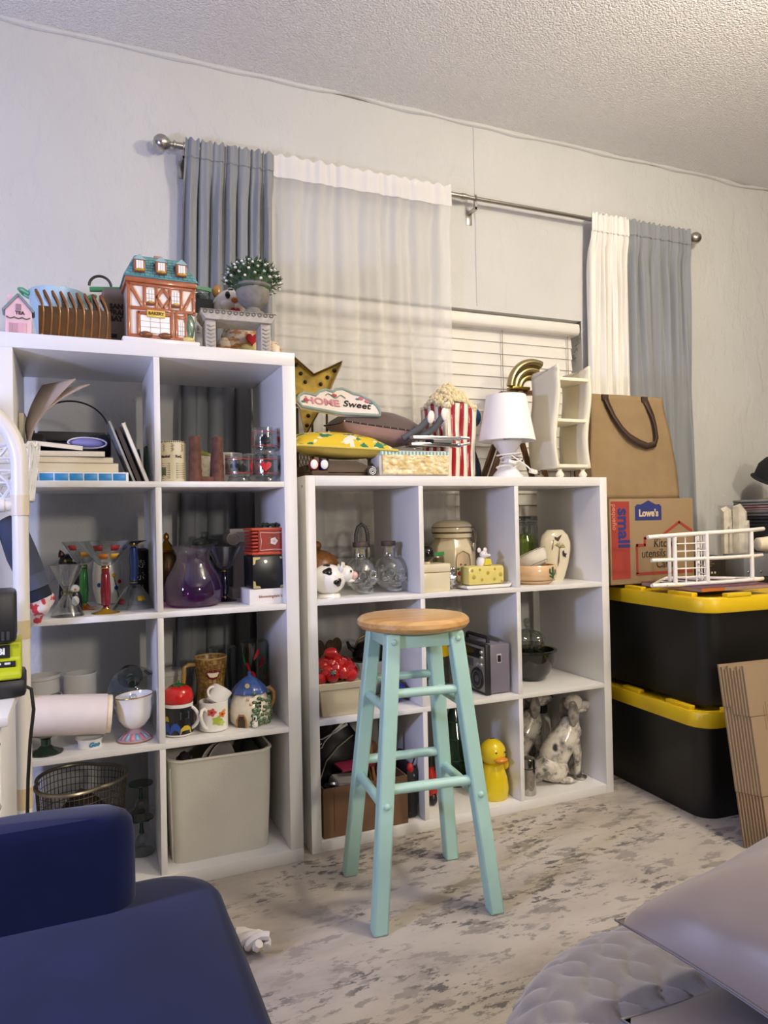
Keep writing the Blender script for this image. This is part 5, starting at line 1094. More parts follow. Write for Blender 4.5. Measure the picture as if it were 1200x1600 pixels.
def spot(th, ph, r, asp=1):
    cx = V((math.cos(ph)*math.cos(th), math.cos(ph)*math.sin(th), math.sin(ph))); t1 = V((-math.sin(th), math.cos(th), 0)); t2 = cx.cross(t1); g = G(); vs = []
    for i in range(15):
        f = 0 if i == 14 else 1; a = 2*PI*i/14; q = (cx+f*r*(t1*math.cos(a)*asp+t2*math.sin(a))*(1+.22*math.sin(3*a+th))).normalized(); vs.append((q.x*.0546, q.y*.0506, .056+q.z*.0476))
    return g.faces(vs, [(i, (i+1) % 14, 14) for i in range(14)])
for th, ph, r in ((-1.75, .62, .27), (-1.15, -.15, .26), (-2.75, -.1, .24), (-1.9, 1.25, .2), (.8, .3, .3)): spot(th, ph, r).out('black_spot', cer('121214', .15), T, solid=.001)
skg = glassm('F8FBFB', .04, .98, 1, .55)
def skull(label, loc, rz):
    T = thing('skull_bottle', label, 'bottle', loc, rz, 'glass skull bottles')
    def f(u, v):
        th = 2*PI*u; ph = PI*(v-.5); d = V((math.cos(ph)*math.sin(th), -math.cos(ph)*math.cos(th), math.sin(ph)))
        r = V((d.x*.051, d.y*.057, d.z*.058)); x, y, z = d
        k = 1.0
        if y < 0:
            for s in (-1, 1):
                e = ((x-s*.40)/.20)**2+((z+.02)/.18)**2; k -= .34*math.exp(-e*1.3)
                c = ((x-s*.62)/.2)**2+((z+.36)/.13)**2; k += .12*math.exp(-c)
                k += .08*math.exp(-(((x-s*.38)/.25)**2+((z-.27)/.09)**2))
            k -= .2*math.exp(-((x/.1)**2+((z+.33)/.13)**2)); k += .10*math.exp(-((x/.3)**2+((z+.66)/.12)**2))
            if -.72 < z < -.55 and abs(x) < .35: k += .05*math.sin(x*44)
        else: k += .08*max(0, 1-abs(z)*2)
        if z < -.45: r.x *= 1-.45*(-.45-z)/.55
        p = r*k; return (p.x, p.y, max(.0, p.z+.06))
    G().grid(f, 64, 44, cu=True).out('skull_glass', skg, T)
    G().lathe([(.02, .112), (.0185, .118), (.018, .14), (.022, .142), (.022, .148), (.0165, .148), (.0165, .12)], 24).out('bottle_neck', skg, T)
    rg = glassm('EEF4F4', .05, .9, 1, .8)
    for s in (-1, 1):
        G().tube([(s*.0195+.0135*math.cos(a), -.0515+.006*abs(math.cos(a))*(1 if s*math.cos(a) > 0 else .2), .063+.0115*math.sin(a)) for a in [2*PI*i/20 for i in range(20)]], .0024, 6, True).out('eye_socket', rg, T)
        G().tube([(s*.004, -.056, .058), (s*.008, -.0565, .046), (s*.003, -.057, .042)], .002, 6).out('nose_ridge', rg, T); G().ell((s*.034, -.038, .045), .012, .008, .006).out('cheekbone', rg, T)
    for k in range(6): G().ell((-.015+k*.006, -.0535+.0006*(k-2.5)**2, .027), .0028, .003, .006, 8, 6).out('tooth', rg, T)
    G().tube([(-.026, -.035, .014), (-.014, -.047, .010), (0, -.051, .009), (.014, -.047, .010), (.026, -.035, .014)], .0045, 8).out('jaw_line', rg, T)
    G().cyl((0, 0, .126), .0145, .03).out('cork', mat('C9B88E', .8), T); G().lathe([(0, .150), (.0235, .150), (.024, .152), (.024, .164), (.0225, .166), (0, .166)], 24).out('stopper', mat('4A3A34', .6), T)
    return T
skull('clear glass skull bottle nearer the cow bank', (.247, .145, Z), .1); skull('clear glass skull bottle nearer the shelf divider', (.351, .155, Z), .12)
T = thing('braided_hose', 'braided metal hose arching up behind the skull bottles', 'hose', (.308, .29, Z)); br = mat('6E6E6E', .35, .8, bump=.8, bs=700)
G().tube([(-.02, 0, 0), (-.021, 0, .12), (-.02, 0, .185), (-.012, 0, .212), (.002, 0, .222), (.016, 0, .212), (.023, 0, .185), (.024, 0, .14)], .0065, 10).out('hose', br, T); G().lathe([(0, 0), (.009, 0), (.009, .03), (.007, .034), (0, .034)], 6, TM(.024, 0, .108)).out('nut', mat('C9BE9E', .3, .9), T); G().cyl((.024, 0, .0), .005, .108).out('tail_pipe', mat('A9A9A6', .3, .9), T)
for i in range(9): G().tor((.0235+.0006*math.sin(i), 0, .146+i*.0085), .0068, .0014, None, 12, 5).out('spring_coil', mat('8E8E8C', .3, .9), T)
T = thing('cream_box', 'cream lidded box at the front beside the divider', 'box', (.472, .095, Z)); bx('box_body', cer('DCD2B4', .35), T, -.049, .05, -.045, .045, 0, .062, bev=.002); bx('lid', cer('E0D6BA', .35), T, -.0505, .0515, -.0465, .0465, .0632, .090, bev=.003)
T = thing('black_ball', 'glossy black ball on a small stand on the cream box', 'ornament', (.46, .095, Z+.0902)); G().cyl((0, 0, 0), .012, .006).out('stand', cer('DCD2B4'), T); G().ell((0, 0, .032), .027, .027, .0265).out('ball', cer('0E1014', .06), T)
T = thing('cream_house_jar', 'stepped cream ceramic house jar behind the black ball', 'jar', (.468, .265, Z)); hc = cer('D8C69A', .4, .12, 60)
bx('body', hc, T, -.042, .042, -.045, .045, 0, .12, bev=.006)
for i, (w_, z0) in enumerate(((.05, .12), (.046, .142), (.038, .165))): bx('roof_step', cer('CDB98A', .4), T, -w_, w_, -w_, w_, z0+.0002, z0+.022, bev=.005)
bx('chimney', hc, T, .008, .03, -.01, .012, .1875, .24, bev=.003)
for i in range(5): bx('siding', cer('C2AE7E', .4), T, -.043, .043, -.0465, -.0452, .015+i*.021, .017+i*.021)
T = thing('foil_ball', 'crumpled silver foil lump beside the cream box', 'foil', (.552, .105, Z)); G().ell((0, 0, .036), .022, .022, .036, 26, 18).out('foil', mat('B9BABE', .18, 1), T, jitter=.012, js=70); G().ell((-.002, -.004, .066), .012, .012, .008).out('foil_twist', mat('C9CACE', .2, 1), T, jitter=.006, js=120)
T = thing('sealed_bag', 'clear snack bag with green seal before the cream canister', 'bag', (.5425, .178, Z)); G().prism([(-.022, 0), (.022, 0), (.026, .06), (.022, .11), (-.022, .11), (-.026, .06)], -.012, .012).out('bag_body', glassm('E6E2D0', .15, .75), T, bevel=.006); G().box(-.036, .034, -.004, .004, .108, .12, M=RM('Y', -.08)).out('seal_strip', mat('2F8A4A', .4), T)
T = thing('cream_canister', 'cream octagonal canister with fruit motif and wire clamp lid', 'canister', (.645, .26, Z), PI/8); cc = cer('D9CCAE', .2)
G().lathe([(0, 0), (.082, 0), (.084, .006), (.084, .125), (.08, .138), (.066, .158), (.064, .168), (0, .168)], 8).out('body', cc, T, bevel=.004)
G().lathe([(.062, .166), (.07, .168), (.071, .182), (.066, .184), (0, .184)], 36).out('collar', cc, T)
G().lathe([(0, .186), (.071, .186), (.074, .192), (.073, .205), (.068, .216), (.05, .226), (.02, .231), (.018, .229), (0, .229)], 36).out('lid', cc, T)
for z in (.1855, .204): G().tor((0, 0, z), .0725, .0018, None, 36, 6).out('wire_band', mat('5A5040', .35, .9), T)
M_ = RM('Z', -PI/8)
for k in range(2):
    aa = -.0+k*(-1.0); 
an = [(-.028, .0), (.028, 0), (.028, .075), (.022, .098), (.0, .108), (-.022, .098), (-.028, .075)]
FM = RM('Z', -PI/8) @ RM('Z', .0)
G().tube([(x, -.0795, .014+z) for x, z in an], .0022, 6, True, M=FM).out('arch_moulding', cer('B9A882', .25), T)
G().prism([(x*.92, .016+z*.95) for x, z in an], -.0785, -.0772, M=FM).out('arch_panel', cer('D6BFA0', .25), T)
for x, z, r, c_ in ((-.014, .045, .010, '9E2A24'), (.012, .05, .011, 'A8302A'), (0, .062, .008, '4E5E7A'), (-.004, .037, .007, 'B8862A'), (.018, .035, .007, '4A6A3A'), (-.02, .06, .006, '4A6A3A'), (.008, .072, .005, '4A6A3A'), (-.01, .075, .004, '9E2A24')): G().ell((x, -.0788, z), r, .0015, r*.9, 12, 6, M=None).out('fruit_motif', mat(c_, .3), T, rot=(0, 0, -PI/8))
G().tube([(.018, -.075, .204), (.02, -.083, .19), (.018, -.086, .165), (.012, -.085, .14)], .0022, 6).tube([(.036, -.068, .204), (.034, -.08, .19), (.028, -.086, .165), (.022, -.085, .14)], .0022, 6).out('clamp_wire', mat('7A7060', .3, .9), T); G().ell((.017, -.086, .135), .010, .003, .016).out('clamp_tab', mat('B0A890', .3, .8), T)
T = thing('butter_dish', 'yellow cheese-shaped butter dish with white mouse on top', 'butter dish', (.662, .085, Z), .06)
G().box(-.085, .095, -.036, .036, .004, .012, bev=.003).out('tray', cer('E6E2DE', .15), T); G().prism([(-.088, .008), (-.08, .002), (.085, .002), (.1, .018), (.093, .018), (.082, .01), (-.082, .010)], -.04, .04).out('tray_rim', cer('E6E2DE', .15), T, bevel=.002)
ch = cer('DFD07A', .25, .05, 40); G().box(-.072, .072, -.029, .029, .0125, .076, bev=.010).out('cheese_cover', ch, T)
for x, z, r in ((-.058, .062, .006), (-.052, .04, .008), (-.028, .064, .005), (-.02, .03, .006), (.004, .052, .007), (.03, .03, .006), (.032, .064, .005), (.055, .045, .008), (.06, .022, .005)): G().ell((x, -.0285, z), r, .0016, r, 14, 6).out('cheese_hole', cer('B89F3C', .3), T)
mo = G().lathe([(0, 0), (.016, 0), (.018, .012), (.012, .026), (0, .03)], 18, TM(-.002, 0, .0762)).out('mouse_body', cer('E9E6E4'), T)
G().ell((.004, -.006, .112), .014, .015, .013).out('mouse_head', cer('E9E6E4'), T); G().lathe([(.008, 0), (.004, .01), (0, .014)], 10, TM(.012, -.014, .11) @ RM('Z', .6) @ RM('X', PI/2)).out('mouse_snout', cer('E9E6E4'), T)
for s in (-1, 1): G().ell((.002+s*.012, 0, .127), .0075, .003, .0085).out('mouse_ear', cer('E2DCDA'), T)
for s in (-1, 1): G().ell((.008+s*.005, -.0185, .116), .0018, .0018, .0022).out('mouse_eye', cer('0E0E0E'), T)
G().prism([(-.006, .077), (.026, .077), (.022, .097), (.002, .1)], -.024, -.01).out('cheese_wedge', cer('E6D24A'), T, bevel=.002)
# right cell
T = thing('green_jar', 'clear glass jar with lime green contents at the back', 'jar', (1.0, .335, Z)); G().lathe(cup_prof(.054, .056, .22, .003, .004, [(.057, .12), (.05, .16), (.048, .2)]), 32).out('jar_body', clear, T); G().lathe([(0, .006), (.052, .006), (.053, .11), (.05, .15), (.035, .168), (0, .172)], 28).out('green_filling', mat('A9BE2A', .6, vary=.3, vs=60, bump=.5, bs=70), T)
for z in (.205, .214): G().tor((0, 0, z), .049, .002, None, 32, 6).out('thread', clear, T)
G().lathe([(0, .221), (.053, .221), (.054, .226), (.054, .238), (.05, .24), (0, .24)], 32).out('lid', glassm('D0D6D4', .1, .7), T)
T = thing('bird_vase', 'flat cream vase painted with birds and a palm frond', 'vase', (1.038, .19, Z), -.12); vc = cer('DCD3B8', .12)
G().lathe([(0, 0), (.030, 0), (.036, .01), (.052, .06), (.062, .11), (.062, .14), (.052, .166), (.034, .184), (.03, .186), (.026, .184), (.02, .17), (0, .16)], 40, sy=.5).out('vase_body', vc, T)
def vd(pts, c_, nm):
    g = G(); vs = [(x, -.5*math.sqrt(max(1e-5, .0615**2-x*x))*1.0-.002, z) for x, z in pts]; n_ = len(vs); cx = sum(p[0] for p in pts)/n_; cz_ = sum(p[1] for p in pts)/n_; vs.append((cx, -.5*math.sqrt(.0615**2-cx*cx)-.0024, cz_))
    g.faces(vs, [(i, (i+1) % n_, n_) for i in range(n_)]).out(nm, mat(c_, .4), T, solid=.0006)
vd([(-.02, .162), (-.008, .158), (.012, .170), (.002, .154), (-.004, .145), (-.014, .152)], '5A4436', 'painted_bird')
vd([(.012, .105), (.018, .112), (.022, .1), (.033, .098), (.026, .09), (.03, .084), (.016, .09)], '25223A', 'painted_bird')
for i in range(7): a = .3+i*.33; vd([(.0, .12), (.022*math.cos(a)+.002, .118+.03*math.sin(a)*.8), (.026*math.cos(a), .114+.028*math.sin(a)*.8)], '9A9460', 'painted_frond')
vd([(-.001, .12), (.002, .12), (-.002, .07), (-.008, .05)], '6E5A3E', 'painted_trunk')
vd([(-.024, .15), (-.022, .15), (-.024, .12), (-.03, .11)], '8A7A5A', 'painted_twig')
T = thing('cactus_bowl', 'peach bowl with green cactus painted on the front', 'bowl', (.893, .128, Z)); G().lathe([(0, 0), (.06, 0), (.066, .004), (.078, .018), (.085, .035), (.084, .055), (.078, .066), (.0745, .066), (.08, .054), (.08, .035), (.07, .018), (0, .010)], 44).out('bowl_body', cer('DDB98E', .2), T)
g = G()
for k in range(44): wrap(g, [(-.0058, -.0009), (.0058, -.0009), (.0058, .0009), (-.0058, .0009)], .0765, k*2*PI/44, .0135, .0012)
g.out('brown_line', mat('5A4030', .4), T)
g = G(); Rb = .0856
for pts in ([(-.0045, -.024), (.0045, -.024), (.0052, .018), (.003, .026), (-.003, .026), (-.0052, .018)], [(-.019, .0), (-.012, -.004), (-.004, -.008), (-.004, -.001), (-.012, .004), (-.012, .016), (-.016, .02), (-.019, .015)], [(.004, -.012), (.013, -.008), (.019, -.002), (.019, .012), (.016, .016), (.012, .012), (.012, .002), (.004, -.003)], [(-.018, -.014), (-.011, -.018), (-.004, -.02), (-.004, -.014), (-.012, -.010), (-.018, -.008)]): wrap(g, [(x, z*.85) for x, z in pts], Rb, .35, .040)
g.out('painted_cactus', mat('2F5E3A', .35), T)
T = thing('white_bowl', 'white bowl with dark rim line tipped inside the cactus bowl', 'bowl', (.918, .150, Z+.050), rot=(-.38, -.30, 0)); G().lathe([(0, 0), (.042, 0), (.052, .006), (.062, .03), (.066, .05), (.068, .052), (.066, .055), (.062, .052), (.058, .03), (.045, .010), (0, .006)], 40).out('bowl_body', cer('E9E5DA', .15), T); G().tor((0, 0, .0525), .0682, .001, None, 40, 6).out('rim_line', mat('5A5046', .4), T); G().tor((0, 0, .009), .0555, .0008, None, 40, 6).out('rim_line', mat('5A5046', .4), T)
T = thing('white_crock', 'white footed cup behind the tipped white bowl', 'cup', (.835, .3, Z)); G().lathe(cup_prof(.034, .042, .135, .003, .004, [(.038, .06), (.038, .1)]), 28).out('cup_body', cer('E2DED2'), T); G().tor((0, 0, .132), .0415, .0018, None, 28, 6).out('rim', cer('EAE6DC'), T)

# ================================================================ lower shelf, middle row
Z = SZ[1]
T = thing('strawberry_box', 'cream berry box jar heaped with red ceramic strawberries', 'jar', (.136, .105, Z)); cb = cer('CDC0A0', .3)
def taper(w0, d0, w1, d1, z0, z1): return G().faces([(-w0, -d0, z0), (w0, -d0, z0), (w0, d0, z0), (-w0, d0, z0), (-w1, -d1, z1), (w1, -d1, z1), (w1, d1, z1), (-w1, d1, z1)], [(3, 2, 1, 0), (4, 5, 6, 7), (0, 1, 5, 4), (1, 2, 6, 5), (2, 3, 7, 6), (3, 0, 4, 7)])
taper(.056, .054, .066, .062, 0, .098).out('box_body', cb, T, bevel=.003); taper(.0675, .0635, .069, .065, .082, .103).out('box_rim', cer('D2C6A8', .3), T, bevel=.002)
random.seed(4); sb = cer('B81A1C', .12, .15, 60, .2, 160)
for i in range(34):
    r_ = math.sqrt((i+.5)/34); a = i*2.4; x, y = max(-.056, min(.056, .068*r_*math.cos(a))), max(-.052, min(.052, .064*r_*math.sin(a))); z = .116+.045*(1-r_**2)
    s = G().lathe([(0, -.025), (.011, -.019), (.0195, -.005), (.020, .008), (.012, .018), (0, .02)], 14, TM(x, y, z) @ RM('Z', a) @ RM('Y', .9+random.random()*1.1)).out('strawberry', sb, T)
for a, r_, z in ((-1.9, .05, .135), (-1.2, .045, .128), (-.6, .052, .14), (-2.5, .05, .14)):
    g = G()
    for k in range(6): b_ = k*PI/3; g.faces([(0, 0, .001), (.005*math.cos(b_-.5), .005*math.sin(b_-.5), .003), (.014*math.cos(b_), .014*math.sin(b_), 0), (.005*math.cos(b_+.5), .005*math.sin(b_+.5), .003)], [(0, 1, 2, 3)], TM(r_*math.cos(a)*1.5, r_*math.sin(a)*1.45, z) @ RM('Z', a) @ RM('Y', 1.1))
    g.out('leaf_crown', cer('3E6650', .25), T, solid=.0015)
tp = G().lathe([(0, -.024), (.010, -.018), (.02, -.002), (.021, .008), (.014, .017), (0, .02)], 18, TM(-.012, -.012, .183) @ RM('Y', 1.9)).out('strawberry', sb, T)
G().tube([(.02, -.02, .174), (.04, -.03, .172), (.05, -.032, .176)], .003, 6).out('stem', cer('2A3A2A'), T)
T = thing('utensil_crock', 'grey crock holding wooden spoons behind the strawberry box', 'crock', (.19, .325, Z)); G().lathe(cup_prof(.05, .055, .09, .004), 28).out('crock_body', cer('8A8A86'), T); G().tor((0, 0, .088), .053, .0025, None, 28, 6).out('rim', cer('9A9A96'), T)
for i, (dx, h_, c_) in enumerate(((-.037, .178, '5E4A30'), (.012, .176, '6E5434'), (.042, .182, '6A5032'))):
    T = thing('wooden_spoon', ('leftmost wooden spoon in the grey crock', 'middle wooden spoon in the grey crock', 'rightmost wooden spoon in the grey crock')[i], 'spoon', (.19+dx*.6, .325, Z+.010), rot=(0, dx*1.2, 0), group='wooden spoons in the crock'); wsp = wood(c_, '3E2E1C', 2, 6, .6)
    G().tube([(0, 0, 0), (0, 0, h_-.05)], .005, 8).out('spoon_handle', wsp, T); G().ell((0, 0, h_-.028), .019, .006, .028).out('spoon_bowl', wsp, T)
T = thing('white_bowl', 'deep white bowl under the dark kettle lid', 'bowl', (.315, .28, Z)); G().lathe(cup_prof(.045, .062, .115, .004, .005, [(.055, .05)]), 32).out('bowl_body', cer('C9C9C4'), T); G().tor((0, 0, .112), .061, .0025, None, 32, 6).out('rim', cer('D6D6D2'), T)
T = thing('kettle', 'dark glossy kettle resting in the deep white bowl', 'kettle', (.322, .28, Z+.118)); G().lathe([(0, 0), (.05, 0), (.058, .012), (.056, .035), (.04, .054), (.015, .062), (0, .063)], 28).out('kettle_body', mat('1E1A18', .15, .3), T); G().tube([(-.05, 0, .03), (-.07, -.004, .045), (-.078, -.006, .065)], [.009, .007, .005], 8).out('spout', mat('1E1A18', .15, .3), T); G().tube([(.0+.045*math.cos(a), 0, .045+.035*math.sin(a)) for a in [PI*i/12 for i in range(13)]], .004, 8).out('handle', mat('8A7A50', .3, .7), T)
T = thing('blue_bag', 'crumpled royal blue plastic bag behind the stool', 'bag', (.372, .155, Z)); m_ = mat('1E2A8A', .3, vary=.2, vs=30); G().ell((-.01, 0, .030), .036, .06, .03, 30, 18).out('bag_body', m_, T, jitter=.012, js=45); G().ell((-.012, -.02, .058), .012, .015, .010).out('bag_knot', m_, T, jitter=.004, js=120)
T = thing('yellow_lid_jar', 'glass jar with yellow lid and dried yellow flowers', 'jar', (.585, .285, Z)); G().lathe(cup_prof(.046, .047, .105, .003), 28).out('jar_body', clear, T); G().lathe([(0, .106), (.049, .106), (.05, .11), (.05, .142), (.046, .145), (0, .145)], 30).out('lid', mat('E0BE1E', .35), T)
random.seed(9)
for i in range(5):
    fl = G(); c = (.018*math.cos(i*1.3), .018*math.sin(i*1.3), .02+.016*i)
    for k in range(12): a = k*PI/6; fl.tube([c, (c[0]+.012*math.cos(a), c[1]-.006, c[2]+.012*math.sin(a))], .0018, 5)
    fl.out('dried_flower', mat('C9B030', .7), T)
# boombox: end panel towards the room, speaker face to the left
T = thing('boombox', 'grey and lilac retro boombox radio beside the mint stool', 'radio', (.704, .165, Z)); lil = mat('7A7484', .4); bkp = mat('232228', .45)
G().box(-.048, .046, -.105, .105, .003, .168, bev=.008).out('case', lil, T)
G().box(-.052, -.032, -.109, .109, .0, .170, bev=.004).out('front_frame', bkp, T)
fx_ = -.0525
def onface(n_, m_, y0, y1, z0, z1, pr=.0012, parent=None): return G().box(fx_-pr, fx_+.001, y0, y1, z0, z1, bev=.0005).out(n_, m_, parent or T)
onface('face_panel', mat('8E8A86', .4, .4), -.1, .1, .01, .16)
onface('dial_window', mat('15161A', .2), -.085, .09, .118, .152, .0024); onface('cassette_door', mat('55565C', .3), -.03, .085, .086, .112, .0024)
for y in (-.058, .055):
    k = G().lathe([(0, 0), (.036, 0), (.038, .003), (.036, .006), (.034, .006), (0, .002)], 28, TM(fx_-.001, y, .05) @ RM('Y', -PI/2)).out('speaker', mat('17171B', .5), T); G().lathe([(0, .002), (.013, .002), (.010, .007), (0, .008)], 20, TM(fx_-.001, y, .05) @ RM('Y', -PI/2)).out('speaker_cone', mat('4A4A50', .4), k); G().tor((fx_-.006, y, .05), .026, .0015, RM('Y', PI/2), 26, 6).out('speaker_ring', mat('5A5A60', .4), k)
for i, (y, z) in enumerate(((-.088, .142), (-.088, .124), (-.085, .1), (-.06, .098))): G().lathe([(0, 0), (.007, 0), (.006, .006), (0, .006)], 16, TM(fx_-.001, y, z) @ RM('Y', -PI/2)).out('knob', mat('B9B9BE', .3, .6), T)
for i in range(3): onface('button', mat('C9C9C6', .4), -.006+i*.009, -.001+i*.009, .06, .075, .003)
for i in range(8): onface('button', mat('2A2A2E', .4), .02+i*.008, .025+i*.008, .154, .159, .003)
G().tube([(-.02, -.07, .168), (-.02, -.07, .182), (-.02, -.06, .186), (-.02, .06, .186), (-.02, .07, .182), (-.02, .07, .168)], .0065, 8).out('carry_handle', bkp, T)
so = G().box(-.008, .010, -.1075, -.104, .105, .135, bev=.001).out('socket_plate', mat('C4C0CA', .4), T); G().box(-.005, .007, -.1088, -.107, .109, .131).out('socket', mat('1A1A1E', .4), so)
for z in (.122, .05): G().ell((.0465, -.09, z), .003, .004, .003).out('screw', silver, T)
G().tube([(.02, -.08, .1705), (.02, .09, .1705)], .0022, 6).out('antenna', silver, T)
T = thing('black_bowl', 'large black mixing bowl holding the cut glass dish', 'bowl', (.93, .205, Z)); G().lathe([(0, 0), (.045, 0), (.05, .004), (.07, .03), (.084, .07), (.087, .1), (.096, .104), (.096, .109), (.084, .109), (.08, .07), (.066, .034), (.045, .012), (0, .010)], 40).out('bowl_body', mat('24221E', .12, coat=.4), T)
T = thing('glass_dish', 'cut glass covered dish with knob finial inside the black bowl', 'dish', (.917, .205, Z+.0135)); flu = lambda p, a: (p[0]*(1+.035*math.cos(a*24)), p[1]*(1+.035*math.cos(a*24)), p[2])
G().lathe([(0, 0), (.03, 0), (.036, .02), (.056, .07), (.06, .118), (.058, .118), (.053, .07), (0, .01)], 96, fx=flu).out('dish_body', glassm('DDE2DC', .04, .92), T); G().lathe([(.063, .119), (.064, .122), (.062, .14), (.045, .158), (.018, .168), (0, .17)], 96, fx=flu).out('lid', glassm('DDE2DC', .04, .92), T)
G().lathe([(.007, .168), (.006, .176), (.012, .184), (.010, .19), (.014, .198), (.008, .208), (0, .211)], 12).out('finial', glassm('DDE2DC', .04, .92), T)
T = thing('white_saucer', 'white saucer edge standing in the black bowl', 'saucer', (.975, .205, Z+.066), rot=(0, .95, 0)); G().lathe([(0, 0), (.02, 0), (.043, .006), (.043, .008), (.02, .003), (0, .003)], 30).out('saucer_body', cer('DAD8D2'), T); G().tor((0, 0, .007), .0425, .0014, None, 30, 6).out('rim', cer('E2E0DC'), T)

# ================================================================ lower shelf, bottom row
Z = SZ[2]
cdb = mat('75573E', .85, vary=.06, vs=9)
T = thing('cardboard_tray', 'open brown cardboard box full of odds and ends', 'box', (.2125, .155, Z)); w_, d_, h_ = .138, .115, .148
for a in ((-w_, w_, -d_, -d_+.004), (-w_, w_, d_-.004, d_), (-w_, -w_+.004, -d_+.004, d_-.004), (w_-.004, w_, -d_+.004, d_-.004)): bx('side', cdb, T, *a, .004, h_)
bx('base', cdb, T, -w_, w_, -d_, d_, 0, .004); G().box(-.105, -.1035, -d_-.0012, -d_, .02, h_).out('fold_line', mat('5E4028', .9), T)
G().ell((-w_+.006, -d_+.02, h_*.5), .001, .001, .001).out('staple', silver, T)
T = thing('black_jacket', 'black nylon jacket stuffed at the back of the cardboard box', 'jacket', (.17, .205, Z+.0045)); G().ell((0, 0, .16), .085, .055, .155, 34, 22).out('fabric', mat('0E0E11', .5), T, jitter=.012, js=20); G().tube([(-.07, -.045, .12), (-.05, -.06, .19), (-.01, -.062, .23), (.04, -.06, .26)], .0022, 6).out('zip_cord', mat('8A8676', .6), T)
T = thing('scissors', 'silver scissors lying on top of the black jacket', 'scissors', (.135, .125, Z+.285), rot=(.1, -.55, 0)); 
for s in (-1, 1): G().tube([(.0, 0, 0), (-.035, 0, s*.006), (-.05, 0, s*.016), (-.064, 0, s*.012), (-.06, 0, s*.004), (-.044, 0, s*.004)], .0022, 6).box(0, .055, -.001, .001, -.004, .004, M=RM('Y', s*.12)).out('blade', silver, T)
T = thing('metal_case', 'scuffed silver gadget lying in the cardboard box', 'gadget', (.155, .095, Z+.1), rot=(.25, .12, .2)); bx('case_body', mat('8E8E90', .3, .7), T, -.045, .045, -.03, .03, 0, .055, bev=.005); bx('top_panel', mat('B9B4B0', .3, .5), T, -.04, .04, -.026, .026, .055, .058)
for i in range(5): bx('vent_slot', mat('2A2A2C', .4), T, -.03+i*.012, -.024+i*.012, -.0306, -.0298, .012, .042)
T = thing('magenta_folder', 'magenta folder lying flat above the silver gadget', 'folder', (.195, .115, Z+.178), rot=(.05, .0, .1)); bx('folder_cover', mat('7A1E3E', .5), T, -.05, .06, -.035, .03, 0, .003); bx('folder_cover', mat('8A2448', .5), T, -.05, .06, -.035, .03, .004, .008)
T = thing('pink_marker', 'pink marker pen standing in the cardboard box', 'pen', (.268, .105, Z+.008), rot=(.12, .05, 0)); G().cyl((0, 0, 0), .0085, .15).out('barrel', mat('C46AA0', .4), T); G().cyl((0, 0, .1501), .0095, .045).out('cap', mat('D07AB0', .4), T)
T = thing('pink_wand', 'slim pink wand sticking up at the right of the box', 'wand', (.325, .14, Z+.008), rot=(.0, .06, 0)); G().cyl((0, 0, 0), .006, .26).out('shaft', mat('C06A9A', .4), T); G().ell((0, 0, .265), .008, .008, .012).out('tip', mat('D88AB8', .4), T)
T = thing('wood_scraper', 'tan wooden spatula rising from the cardboard box', 'spatula', (.305, .16, Z+.008), rot=(0, -.2, .2)); wsp = wood('B98A58', '8E6438', 2, 6, .6); G().tube([(0, 0, 0), (0, 0, .18)], .007, 8).out('spatula_handle', wsp, T); G().box(-.014, .014, -.004, .004, .1801, .262, bev=.003).out('spatula_blade', wsp, T)
T = thing('wood_handle_brush', 'round tan brush head in the cardboard box', 'brush', (.288, .2, Z+.008)); G().cyl((0, 0, 0), .008, .17).out('brush_handle', wsp, T); G().ell((0, 0, .19), .028, .02, .024).out('brush_head', mat('C09468', .6), T)
T = thing('cable_tangle', 'tangle of dark cables and chrome fittings in the box corner', 'cables', (.112, .085, Z+.01)); random.seed(2)
for k in range(3): G().tube([(.02*math.cos(i*.9+k)+.006*k, .018*math.sin(i*.7+k), .03+.1*abs(math.sin(i*.35+k))) for i in range(22)], .0035, 6).out('cable', mat('1A1C22', .35), T)
G().ell((.004, -.016, .138), .012, .010, .010).out('chrome_fitting', silver, T)
T = thing('patterned_bag', 'black pouch with red flap and white floral pattern', 'pouch', (.3795, .135, Z)); G().box(-.022, .018, -.075, .075, 0, .16, bev=.012).out('pouch_body', spotted('131216', '8A8088', 55, .66, .02, .5, stretch=(1, 1, .7), detail=3, name='floral_black'), T); G().ell((-.006, -.066, .158), .012, .012, .017).out('red_flap', mat('A8221E', .4), T); G().tube([(.0, -.06, .155), (.012, -.066, .19), (.004, -.03, .2), (-.002, .03, .19), (0, .06, .155)], .003, 6).out('strap', mat('131216', .5), T)
text('lettering', 'Sakura', .02, mat('CFC8CC', .5), T, (-.002, -.0755, .06), rot=(PI/2, -PI/2, 0), shear=.3) if False else None
T = thing('green_tree', 'dark green tiered glass tree bottle behind the stool', 'bottle', (.655, .29, Z)); G().lathe([(0, 0), (.066, 0), (.068, .02), (.05, .085), (.056, .092), (.04, .155), (.045, .162), (.028, .215), (.032, .222), (.012, .275), (.010, .295), (0, .297)], 32).out('tree_glass', mat('12301E', .1, coat=.5), T)
for z, r in ((.09, .055), (.16, .044), (.22, .031)): G().tor((0, 0, z), r, .003, None, 32, 6).out('tier_edge', mat('1E4A30', .1, coat=.5), T)
T = thing('red_bottle', 'small red spray bottle with black cap in the lower cell', 'bottle', (.515, .21, Z)); G().lathe([(0, 0), (.022, 0), (.023, .01), (.023, .07), (.012, .09), (.012, .1), (0, .1)], 20).out('bottle_body', mat('A81E1E', .3), T); G().lathe([(0, .1005), (.014, .1005), (.014, .13), (.008, .15), (0, .15)], 18).out('cap', mat('17171A', .4), T)
